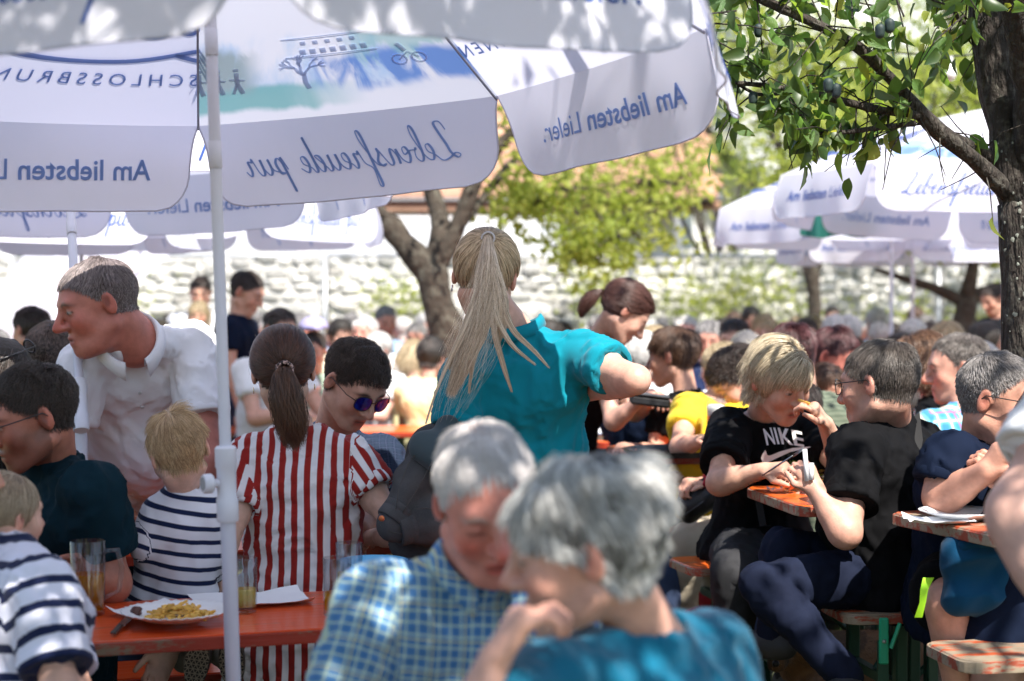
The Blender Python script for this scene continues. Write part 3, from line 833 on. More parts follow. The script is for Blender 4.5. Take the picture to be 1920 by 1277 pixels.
        if collar is not None:
            nk = J['neck'] + fwd * .006 * s; R0 = neckline * s * 1.0; n = 40; vs = []; fs = []; gap = .30
            prof = [(-.002, -.012), (.000, .004), (.003, .020), (.008, .0215), (.017, .008), (.026, -.012)]
            for sgn in (0, 1):
                for i in range(n + 1):
                    a = math.pi / 2 + gap + (2 * math.pi - 2 * gap) * i / n; fr = max(0, math.sin(a)); e_ = abs(i / n - .5) * 2; tip = max(0, e_ - .86) / .14
                    for (dr, dz) in prof:
                        o_ = dr + (.0016 if (sgn == 0) == (dz == dz) else 0) * (1 if sgn else 0); drop = .040 * fr ** 1.5 + .012 * fr
                        low = dz - drop - (tip * .022 if dz < 0 and dr > .02 else 0)
                        q = nk + (lat * math.cos(a) + fwd * math.sin(a)) * (R0 + (dr + (.002 if sgn else 0)) * s + .012 * fr * s) + up * (low + (.001 if sgn else 0) + .014) * s
                        vs.append(q)
            m_ = len(prof); off = (n + 1) * m_
            for sgn in (0, 1):
                for i in range(n):
                    for j_ in range(m_ - 1):
                        a = sgn * off + i * m_ + j_; qd = (a, a + 1, a + m_ + 1, a + m_); fs.append(qd if sgn else qd[::-1])
            for i in range(n): fs.append((i * m_ + m_ - 1, (i + 1) * m_ + m_ - 1, off + (i + 1) * m_ + m_ - 1, off + i * m_ + m_ - 1))
            vv = np.array([A3(q) for q in vs]); X_ = vv - A3(J['pel']); st_ = np.stack([X_ @ A3(lat), X_ @ A3(up), X_ @ A3(fwd)], 1)
            link('collar', np_mesh('collar', vv, np.array(fs), attrs={'st': st_}), collar, root)
    if pants is not None and legs:
        S = Solid(.010 * g); lat2 = J.get('plat', lat)
        S.cap(J['hipL'], J['hipR'], .098 * s, None, .03, inf=.008); S.cap(J['pel'], J['pel'] + up * .06 * s, .122 * s, .115 * s, .03, w=lat2, wide=1.32 * wide, inf=fat * .3)
        leg_ops(S, J, s, fem, .010, legs, shorts, hw)
        if not barelegs: garment('trousers' if not shorts else 'shorts', S, pants, .006 * s, seed=9, coords='none', freq=22)
    if shoes is not None and legs:
        for q in legs:
            an = J['an' + q]; kn = J['kn' + q]; fd = J.get('foot' + q, J['F']); fd = Vector(fd)
            S = Solid(.008 * g); a = an - Vector((0, 0, .03)); S.cap(a - fd * .035 * s, a + fd * .07 * s, .040 * s, .038 * s, .02); S.cap(a + fd * .06 * s - Vector((0, 0, .015 * s)), a + fd * .15 * s - Vector((0, 0, .02 * s)), .037 * s, .030 * s, .02)
            S.cap(an + (kn - an).normalized() * .03, a, .040 * s, .042 * s, .02)
            v, f = S.mesh(); zmin = an.z - .09 + .004 if abs(fd.z) < .3 else None
            if zmin is not None: v[:, 2] = np.maximum(v[:, 2], zmin)
            link('shoe', np_mesh('shoe', v, f), shoes if not isinstance(shoes, tuple) else mat('shoe_%d' % (int(shoes[0] * 99)), shoes, .6, bump=.2), root)
    # --- hair
    if hairvol > 0:       # body of thick hair under the single strands
        S = Solid(.006 * g); qx = lambda x, y, z: hc + hp @ Vector((x * hs, y * hs, z * hs))
        S.ell(qx(*CC), tuple((CR + hairvol) * hs), hp, .0)
        dn = ho.get('drop', 0)
        if dn > 0: S.ell(qx(0, -.03, .03 - dn * .5), ((.074 + hairvol) * hs, (.072 + hairvol) * hs, (.06 + dn * .5) * hs), hp, .02 * hs)
        S.ell(qx(0, .068, -.012), (.058 * hs, .062 * hs, (.08) * hs), hp, .012 * hs, 'sub')
        if dn <= 0 or not ho.get('cover'):
            for sg in (-1, 1): S.ell(qx(sg * .085, .008, -.03), (.025 * hs, .032 * hs, .048 * hs), hp, .008 * hs, 'sub')
        if dn <= 0: S.cut(qx(0, -.02, -.055), hp @ Vector((0, .35, -1)), rad=.2)
        v, f = S.mesh()
        if len(v):
            n = vnormals(v, f); w_ = wob(v, 60, ho.get('seed', 1), 2); v = v + n * (w_ * .004)[:, None]
            hcq = np.array(ho.get('haircol', (.05, .03, .02)))
            link('hair_mass', np_mesh('hair_mass', v, f), mat('hm_%d_%d_%d' % tuple((hcq * 255).astype(int)), tuple(hcq * .8), .6, color2=tuple(hcq * .45), scale=55, stretch=(1, 1, .15), bump=.6, bumpscale=90, bumpdist=.01), root)
    if hair and dens > 0: 
        make_hair(hair, hv, hn, hc, hp, hs, ho, root, dens)
    root['_'] = 0; del root['_']
    return dict(root=root, head=hc, R=hp, hs=hs, J=J, arm=armdat, lat=lat, up=up, fwd=fwd, skin=skin, ho=ho)

def HQ(p, x, y, z): return p['head'] + p['R'] @ Vector((x * p['hs'], y * p['hs'], z * p['hs']))

def glasses(p, lens=(.02, .02, .03), frame=(.01, .01, .01), sun_=False, w_=.026, hh=.020, metal=0):
    g = MB(); fm = mat('spectacle_frame_%d' % int(frame[0] * 99), frame, .3, metal); pts = {}
    for sg in (-1, 1):
        ring = [HQ(p, sg * .033 + w_ * math.cos(a) * (1 if True else 0), .101 - abs(math.cos(a)) * .0, .001 + hh * math.sin(a)) for a in [2 * math.pi * i / 20 for i in range(21)]]
        ring = [HQ(p, sg * .033 + w_ * math.copysign(abs(math.cos(a)) ** .75, math.cos(a)), .103 - .35 * max(0, (abs(.033 * sg + w_ * math.cos(a)) - .03)), .001 + hh * math.copysign(abs(math.sin(a)) ** .75, math.sin(a))) for a in [2 * math.pi * i / 20 for i in range(21)]]
        g.tube(ring, .0014 * p['hs'], 6, caps=False)
        g.tube([HQ(p, sg * (.033 + w_), .096, .006), HQ(p, sg * .077, .07, .008), HQ(p, sg * .081, -.005, .010), HQ(p, sg * .082, -.022, -.006)], .0014 * p['hs'], 6)
        pts[sg] = ring[:-1]
    g.tube([HQ(p, -.008, .103, .006), HQ(p, 0, .106, .009), HQ(p, .008, .103, .006)], .0013 * p['hs'], 6)
    fo = g.build('glasses', fm, p['root'], smooth=True)
    for sg in (-1, 1):
        b = MB(); c = sum(pts[sg], Vector()) / 20 + p['R'] @ Vector((0, .002, 0)) * p['hs']
        n = len(pts[sg]); b.add([c] + pts[sg], [(0, 1 + i, 1 + (i + 1) % n) for i in range(n)])
        if sun_: lm = mat('mirror_lens', lens, .08, .55, color2=(.03, .0, .18), scale=30, spec=1)
        else:
            lm = mat('clear_lens', (1, 1, 1), .02)
            if not lm.get('set'):
                bb = lm.node_tree.nodes['Principled BSDF']; bb.inputs['Alpha'].default_value = .10; bb.inputs['Specular IOR Level'].default_value = 1; lm['set'] = 1
        o = b.build('lens', lm, p['root'], smooth=True); 
    return fo
def hoop(p, sg, r=.009, col=(.7, .6, .35), metal=1, drop=0):
    g = MB(); c = HQ(p, sg * .080, -.004, -.040 - drop)
    g.tube([c + p['R'] @ Vector((0, r * math.cos(a), r * math.sin(a))) for a in [i * math.pi / 7 for i in range(15)]], .0014, 6, caps=False)
    g.build('earring', mat('jewel_%d' % int(col[2] * 99), col, .25, metal), p['root'], smooth=True)
# ------------------------------------------------------------------ ground
def sst(a, b, x): t = min(1, max(0, (x - a) / (b - a))); return t * t * (3 - 2 * t)
def gz(x, y): return .17 * sst(-.1, .8, x) * (1 - sst(8.0, 11.5, y))
def build_ground():
    xs = sorted(set([-300, -120, -60, -30, -20, -14] + [round(-10 + .5 * i, 2) for i in range(41)] + [14, 20, 30, 60, 120, 300]))
    ys = sorted(set([-60, -20, -8] + [round(-3 + .5 * i, 2) for i in range(60)] + [30, 34, 40, 60, 120, 400]))
    v = []; f = []
    for y in ys:
        for x in xs: v.append((x, y, gz(x, y) + .012 * math.sin(x * 2.1 + 1) * math.sin(y * 1.7) * (abs(x) < 12)))
    n = len(xs)
    for j in range(len(ys) - 1):
        for i in range(n - 1): f.append((j * n + i, j * n + i + 1, (j + 1) * n + i + 1, (j + 1) * n + i))
    m = mat('lawn', (.075, .085, .03), .95, color2=(.17, .135, .075), scale=1.3, lo=.42, hi=.62, bump=.8, bumpscale=70, bumpdist=.03, var=.25, varscale=25)
    o = link('ground', np_mesh('ground', v, np.array(f)), m); tag(o, kind='structure')
build_ground()
def build_grass():
    r = np.random.RandomState(3); N_ = 26000
    x = r.uniform(-5, 5, N_); y = 3.2 + 10 * r.rand(N_) ** 1.3; keep = (np.abs(x) < y * .34 + .3) & (wob(np.stack([x, y, x * 0], 1), 2.2, 5) > -.25)
    x, y = x[keep], y[keep]; n = len(x); z = np.array([gz(a, b) for a, b in zip(x, y)]) - .005
    a = r.rand(n) * 6.28; hgt = .03 + .05 * r.rand(n); wd = .003 + .003 * r.rand(n); ln = r.normal(scale=.03, size=(n, 2))
    b = np.stack([x, y, z], 1); s_ = np.stack([np.cos(a) * wd, np.sin(a) * wd, a * 0], 1); t = b + np.stack([ln[:, 0], ln[:, 1], hgt], 1)
    v = np.stack([b - s_, b + s_, t], 1).reshape(-1, 3); f = np.arange(n * 3).reshape(-1, 3)
    o = link('grass', np_mesh('grass', v, f, False), mat('grass_blade', (.08, .14, .03), .7, rand=0, var=.3, varscale=3, trans=.3)); tag(o, 'short green and straw coloured grass blades under the tables', 'grass', kind='stuff')
build_grass()

# ------------------------------------------------------------------ old rubble wall behind the crowd
def build_wall():
    Y0 = 21.0; root = empty('stone_wall', (0, Y0, 0), 'long pale rubble stone wall behind the seated crowd', 'wall')
    b = MB(); b.box((1, Y0 + .35, 1.0), (26, .5, 2.0)); b.build('mortar', mat('mortar', (.62, .60, .56), .95, color2=(.48, .47, .43), scale=3, bump=.8, bumpscale=20, bumpdist=.04), root)
    ms = []
    cols = [(.64, .62, .58), (.55, .54, .51), (.70, .68, .65), (.60, .57, .52)]
    for k in range(7):
        r = random.Random(k); bb = MB(); n = 9; out = []
        for i in range(n):
            a = 2 * math.pi * i / n; q = (1 / max(abs(math.cos(a)), abs(math.sin(a))) ** .7) * .47 * r.uniform(.85, 1.05); out.append((q * math.cos(a), q * math.sin(a)))
        vs = [(x, -.0, z) for x, z in out] + [(x * .96, -.35, z * .96) for x, z in out] + [(x * .6, -.5, z * .6) for x, z in out]
        fs = [(i, (i + 1) % n, n + (i + 1) % n, n + i) for i in range(n)] + [(n + i, n + (i + 1) % n, 2 * n + (i + 1) % n, 2 * n + i) for i in range(n)] + [tuple(range(2 * n, 3 * n))]
        bb.add(vs, fs); me = bb.mesh('stone', True); me.materials.append(mat('stone_%d' % (k % 4), cols[k % 4], .95, rand=.28, color2=tuple(c * .7 for c in cols[k % 4]), scale=5, bump=.6, bumpscale=9, bumpdist=.05)); ms.append(me)
    r = random.Random(4); z = .0; cnt = 0; rest = MB(); rows = []
    while z < 2.0:
        hgt = r.uniform(.07, .17); x = -8.2 + r.uniform(0, .3)
        while x < 8.6:
            wd = r.uniform(.09, .42) * (1.1 if hgt > .15 else .8); rows.append((x + wd / 2, z + hgt / 2, wd, hgt)); x += wd + .012
        z += hgt + .01
    rows.sort(key=lambda q: (q[1] < 1.02, -q[2] * q[3]))
    for (x, zz, wd, hgt) in rows:
        zz += r.uniform(-.035, .035); hgt *= r.uniform(.75, 1.35)
        if cnt < 298 and zz > 1.0:
            o = bpy.data.objects.new('stone', ms[r.randrange(7)]); COL.objects.link(o); o.parent = root; o.location = (x, .10, zz); o.scale = (wd, r.uniform(.03, .12), hgt); o.rotation_euler = (0, r.uniform(-.14, .14), 0); cnt += 1
        else:
            me = ms[r.randrange(7)]; vs = [(v.co.x * wd + x, v.co.y * .08 + Y0 + .10, v.co.z * hgt + zz) for v in me.vertices]; rest.add(vs, [tuple(p.vertices) for p in me.polygons])
    if rest.v: tag(rest.build('stones', mat('stone_0'), root, smooth=True), kind='stuff')
    # ivy tufts on it
    N_ = 3200; rr = np.random.RandomState(8); cx = rr.choice([-1.4, 2.2, 2.9, 4.2, 5.0, 3.5, 5.9, 6.3, 1.1, -5.0], N_); c = np.stack([cx + rr.normal(scale=.28, size=N_), Y0 - .12 - rr.rand(N_) * .15, 1.3 + .35 * np.sin(cx * 7) + rr.normal(scale=.22, size=N_)], 1)
    tag(link('weeds', leaf_mesh(c, rr, .07, .05), mat('leaf_far'), root), kind='stuff')
    # fence panels in front of the wall
def leaf_mesh(c, r, ln, wd, droop=.3, name='leaves'):
    n = len(c); d = r.normal(size=(n, 3)); d[:, 2] -= droop; d /= np.linalg.norm(d, axis=1, keepdims=True)
    u = np.cross(d, r.normal(size=(n, 3))); u /= np.linalg.norm(u, axis=1, keepdims=True); s = (.7 + .6 * r.rand(n, 1)); nn = np.cross(d, u)
    a = c; b = c + d * ln * s * .5 + u * wd * s * .5; e = c + d * ln * s; g = c + d * ln * s * .5 - u * wd * s * .5; mid = c + d * ln * s * .5 + nn * wd * .18 * s
    v = np.stack([a, b, e, g, mid], 1).reshape(-1, 3); k = np.arange(n) * 5
    f = np.concatenate([np.stack([k, k + 1, k + 4], 1), np.stack([k + 1, k + 2, k + 4], 1), np.stack([k + 2, k + 3, k + 4], 1), np.stack([k + 3, k, k + 4], 1)])
    return np_mesh(name, v, f, False)
mat('leaf_far', (.21, .27, .045), .55, color2=(.34, .34, .07), scale=2.2, trans=.5, transcol=(.52, .60, .09))
mat('leaf_far_dark', (.12, .19, .04), .55, color2=(.25, .29, .06), scale=1.5, trans=.45, transcol=(.36, .48, .07))
mat('leaf', (.045, .10, .028), .42, color2=(.085, .13, .03), scale=9, trans=.38, transcol=(.16, .27, .03), rand=.3, spec=.6)
build_wall()
def build_fence():
    root = empty('construction_fence', (0, 19.2, 0), 'thin grey wire mesh site fence standing before the stone wall', 'fence'); gm = mat('galvanised', (.42, .43, .44), .4, .8)
    xs = [-9.0, -5.6, -2.1, 1.35, 4.8, 8.2]
    for i, x in enumerate(xs[:-1]):
        x1 = xs[i + 1]; b = MB(); b.tube([(x + .04, 19.2, .1), (x + .04, 19.2, 2.0), (x1 - .04, 19.2, 2.0), (x1 - .04, 19.2, .1)], .021, 8); f = b.build('fence_frame', gm, root, smooth=True)
        w_ = MB(); k = x + .15
        while k < x1 - .1: w_.tube([(k, 19.2, .1), (k, 19.2, 2.0)], .0018, 4); k += .15
        z = .3
        while z < 2.0: w_.tube([(x + .04, 19.2, z), (x1 - .04, 19.2, z)], .0018, 4); z += .28
        o = w_.build('wire_mesh', gm, root); tag(o, kind='stuff')
    for x in xs:
        b = MB(); b.tube([(x, 19.2, 0), (x, 19.2, 2.02)], .020, 8); b.build('post', gm, root, smooth=True)
build_fence()

# ------------------------------------------------------------------ houses behind
def build_house():
    Y = 27.0
    root = empty('long_white_house', (-1, Y, 0), 'long low white rendered house with a brown timber eave and tiled roof', 'house')
    wm = mat('render_white', (.80, .79, .76), .9, var=.05, varscale=1, bump=.3, bumpscale=30)
    b = MB(); b.box((-4.2, Y + 2.5, 1.5), (13.4, 5, 3.0)); b.build('wall', wm, root)
    tm = mat('timber_brown', (.16, .055, .025), .7, color2=(.09, .03, .02), scale=6, stretch=(.2, 4, 4), bump=.4)
    # eave board, fascia and rafters
    b = MB(); b.box((-4.2, Y - .75, 3.02), (14.6, .05, .26), bev=.01); b.build('fascia', tm, root)
    b = MB(); b.box((-4.2, Y - .36, 2.95), (14.6, .72, .03)); b.build('soffit', mat('timber_light', (.35, .17, .08), .7), root)
    for i in range(24):
        b = MB(); b.box((-11 + i * .6, Y - .36, 2.88), (.08, .74, .10)); b.build('rafter', tm, root)
    gm = MB(); gm.tube([(-11.5, Y - .84, 3.10), (3.2, Y - .84, 3.06)], .06, 8); gm.build('gutter', mat('zinc', (.35, .36, .38), .4, .7), root, smooth=True)
    rm = mat('clay_tile', (.42, .24, .16), .85, color2=(.32, .17, .11), scale=3, rand=.25, bump=.4)
    t = MB(); t.box((0, 0, 0), (.26, .40, .02), bev=.008); tme = t.mesh('tile'); tme.materials.append(rm)
    sl = math.radians(32); base = MB(); M = Matrix.Rotation(sl, 3, 'X')
    base.box((-4.2, Y + 1.35, 4.24), (14.8, 5.1, .06), M); base.build('roof', rm, root)
    k = 0; rest = MB()
    for j in range(14):
        for i in range(56):
            x = -11.4 + i * .262 + (j % 2) * .13; s_ = -.35 + j * .345; p = Vector((x, Y - .75 + (s_ + .3) * math.cos(sl), 3.17 + (s_ + .3) * math.sin(sl) + .02))
            if -3 < x < 3.2 and k < 290 and j < 12:
                o = bpy.data.objects.new('tile', tme); COL.objects.link(o); o.parent = root; o.location = p - root.location; o.rotation_euler = (sl - .05, 0, 0); k += 1
            else: rest.box(p, (.255, .4, .02), Matrix.Rotation(sl - .05, 3, 'X'))
    tag(rest.build('roof_tiles', rm, root), kind='stuff')
    # gabled house to the right
    Y = 31; r2 = empty('white_gable_house', (4, Y, 0), 'white gabled house half hidden behind the tree crowns', 'house')
    b = MB(); b.prism([(-1.6, 0), (4.2, 0), (4.2, 3.6), (1.3, 6.6), (-1.6, 3.6)], 0, 6, Matrix(((1, 0, 0, 0), (0, 0, 1, Y), (0, 1, 0, 0), (0, 0, 0, 1)))); b.build('wall', wm, r2)
    for sx in (-1, 1):
        b = MB(); c = Vector((1.3 + sx * 1.65, Y + 2.6, 5.22)); b.box(c, (4.9, 6.8, .14), Matrix.Rotation(sx * math.radians(46), 3, 'Y')); b.build('roof', mat('grey_roof', (.30, .30, .32), .8, var=.1), r2)
    for x in (-.2, 1.3, 2.9):
        b = MB(); b.box((x, Y - .02, 3.0), (.9, .06, 1.3)); wf = b.build('window', mat('frame_white', (.7, .7, .7), .5), r2)
        b = MB(); b.box((x - .2, Y - .06, 3.0), (.34, .02, 1.15)); b.box((x + .2, Y - .06, 3.0), (.34, .02, 1.15)); b.build('pane', mat('glass_dark', (.12, .15, .18), .08, spec=1), wf)
    b = MB(); b.tube([(2.96, Y - .2, 0), (2.96, Y - .2, 5.0)], .12, 10); b.build('drainpipe', mat('zinc'), r2, smooth=True)
    # pale building further right
    Y = 34; r3 = empty('pale_apartment_house', (9, Y, 0), 'pale grey apartment house glimpsed through the leaves', 'building')
    b = MB(); b.box((9.5, Y + 3, 4.0), (10, 6, 8)); b.build('wall', mat('render_grey', (.62, .62, .62), .9), r3)
    for i in range(4):
        for j in range(2):
            x = 5.8 + i * 2.2; z = 3.1 + j * 2.6; b = MB(); b.box((x, Y - .02, z), (1.0, .06, 1.4)); wf = b.build('window', mat('frame_white'), r3); b = MB(); b.box((x, Y - .06, z), (.84, .02, 1.24)); b.build('pane', mat('glass_dark'), wf)
    # marquee roof left
    Y = 24.5; r4 = empty('white_marquee', (-6.5, Y, 0), 'white party marquee roof behind the wall on the left', 'tent')
    wm2 = mat('pvc_white', (.82, .82, .84), .5, trans=.3); b = MB()
    b.add([(-11, Y, 2.35), (.7, Y, 2.35), (-11, Y + 2, 2.86), (.7, Y + 2, 2.86), (-11, Y, 2.05), (.7, Y, 2.05)], [(0, 1, 3, 2), (4, 5, 1, 0)]); b.build('roof', wm2, r4)
    for x in (-10.9, -7.2, -3.5, .6):
        b = MB(); b.tube([(x, Y + .02, 0), (x, Y + .02, 2.4)], .03, 8); b.build('post', mat('galvanised'), r4, smooth=True)
build_house()

# ------------------------------------------------------------------ trees
bark = mat('bark', (.050, .038, .028), .95, color2=(.12, .11, .085), scale=14, lo=.5, hi=.72, bump=1.0, bumpscale=38, bumpdist=.03, bumpstretch=(1, 1, .5), var=.25, varscale=9)
def limb(b, pts, r0, r1, seed=0, n=10, wobble=.12):
    """a rough tapered limb through pts"""
    C_ = [Vector(p) for p in pts]; rr = random.Random(seed); out = []; rad = []
    m_ = max(6, int(sum((C_[i + 1] - C_[i]).length for i in range(len(C_) - 1)) / max(r0 * 1.6, .02))); m_ = min(m_, 40)
    arr = np.array([A3(p) for p in C_]); t = np.linspace(0, len(C_) - 1, m_ + 1); pos = np.stack([np.interp(t, range(len(C_)), arr[:, i]) for i in range(3)], 1)
    for _ in range(2): pos[1:-1] = (pos[:-2] + 2 * pos[1:-1] + pos[2:]) / 4
    for i, p in enumerate(pos):
        q = i / m_; r = r0 + (r1 - r0) * q; rad.append(r * (1 + rr.uniform(-wobble, wobble))); out.append(Vector(p) + Vector((rr.uniform(-1, 1), rr.uniform(-1, 1), rr.uniform(-1, 1))) * r * wobble * .8)
    b.tube(out, rad, n); return out
def build_tree(name, base, trunkpts, limbs, crown, nleaf, label, seed, leafmat='leaf_far', ls=.075, group=None, clump=26):
    root = empty(name, base, label, 'tree', group); b = MB(); limb(b, trunkpts[0], trunkpts[1], trunkpts[2], seed, 12); b.build('trunk', bark, root, smooth=True)
    for i, (pts, r0, r1) in enumerate(limbs):
        b = MB(); limb(b, pts, r0, r1, seed + i, 9); b.build('branch', bark, root, smooth=True)
    rr = np.random.RandomState(seed); C_ = []
    tw = MB(); rd = random.Random(seed)
    for (c, rad) in crown:
        nc = max(3, int(nleaf / len(crown) / clump)); d = rr.normal(size=(nc, 3)); d /= np.linalg.norm(d, axis=1, keepdims=True)
        cc = np.array(c) + d * np.array(rad) * (rr.rand(nc, 1) ** .45)
        C_.append(np.repeat(cc, clump, 0) + rr.normal(scale=.16, size=(nc * clump, 3)) * np.array([1, 1, .6]))
        for i in range(0, nc, 3):
            tw.tube([Vector(c), Vector(c).lerp(Vector(cc[i]), .5) + Vector((rd.uniform(-.1, .1), 0, rd.uniform(-.1, .1))), Vector(cc[i])], [.02, .012, .004], 4)
    tag(tw.build('twigs', bark, root), kind='stuff')
    o = link('crown', leaf_mesh(np.concatenate(C_), rr, ls, ls * .55), MATS[leafmat], root); tag(o, kind='stuff')
    return root
D = 12.0
build_tree('plum_tree', G(838, D), ([G(850, D), P(842, 700, D), P(836, 600, D), P(815, 540, D), P(805, 500, D)], .125, .12),
    [([P(812, 520, D), P(770, 470, D), P(725, 420, D), P(680, 365, D), P(640, 300, D - .4), P(560, 180, D - 1)], .11, .04),
     ([P(806, 510, D), P(835, 450, D), P(818, 380, D + .1), P(790, 300, D + .3), P(770, 150, D)], .10, .04),
     ([P(812, 515, D), P(852, 440, D), P(872, 390, D), P(890, 330, D), P(950, 250, D + .2), P(1040, 190, D)], .08, .03),
     ([P(868, 420, D), P(960, 300, D + .6), P(1060, 260, D + 1), P(1150, 300, D + 1)], .035, .01)],
    [(P(1060, 350, D + .8), (.50, .6, .30)), (P(1180, 430, D + .8), (.40, .6, .30)), (P(1020, 240, D), (.7, .8, .4)), (P(1000, 380, D + .6), (.3, .4, .16)), (P(1230, 340, D + 1.2), (.5, .6, .22)), (P(700, 150, D), (1.6, 1.4, .8)), (P(950, 100, D + .5), (1.6, 1.3, .8)), (P(500, 130, D), (1.3, 1.3, .7)), (P(1100, 470, D + .7), (.30, .4, .10))],
    3600, 'old plum tree with forked mossy trunk behind the waitress', 11, ls=.085, clump=18)
build_tree('apple_tree', G(1800, 14), ([G(1803, 14), P(1803, 680, 14), P(1806, 600, 14), P(1815, 560, 14)], .10, .09),
    [([P(1810, 570, 14), P(1770, 545, 14), P(1720, 530, 14), P(1640, 505, 14)], .06, .02), ([P(1812, 565, 14), P(1850, 545, 14), P(1900, 540, 14), P(1990, 500, 14)], .07, .03), ([P(1812, 560, 14), P(1830, 480, 14), P(1850, 380, 14)], .07, .03)],
    [(P(1740, 250, 14.3), (1.4, 1.2, .9)), (P(1900, 300, 14), (1.2, 1.2, .9)), (P(1600, 330, 14.5), (.9, 1, .5))],
    9000, 'low apple tree with dark spreading limbs beside the far parasols', 21, ls=.08)
bgt = [(1520, 17.5, 1.9, 4200), (1350, 23.5, 2.2, 2600), (1760, 23.5, 2.6, 4600), (1150, 25, 1.3, 900), (1620, 29, 3.2, 4200), (1950, 19, 2.6, 4200), (250, 30, 2.4, 2500)]
for i, (px, d, s_, nl) in enumerate(bgt):
    g0 = G(px, d); top = 2.6 + s_ * .6; rr = random.Random(i); cr = []
    for k in range(7): cr.append(((g0.x + rr.uniform(-1, 1) * s_ * .55, d + rr.uniform(-1, 1) * s_ * .4, top + rr.uniform(-.7, .9) * s_ * .6), (s_ * .48, s_ * .45, s_ * .34)))
    build_tree(['fruit_tree', 'garden_tree'][i % 2], g0, ([g0, g0 + V(.05, 0, 1.3), g0 + V(-.05, 0, top * .7)], .09, .06), [([g0 + V(0, 0, 1.6), Vector(cr[k][0])], .04, .015) for k in range(5)], cr, nl,
        ['bright yellow green tree over the right parasols', 'light green tree before the white gable house', 'sunlit green tree behind the right hand parasol tops', 'sparse light green tree beside the orange roof', 'tall green tree farthest behind the right parasols', 'green tree at the right edge behind the trunk', 'small green tree far behind the left parasols'][i], 30 + i, 'leaf_far' if i % 2 == 0 else 'leaf_far_dark', ls=.085)

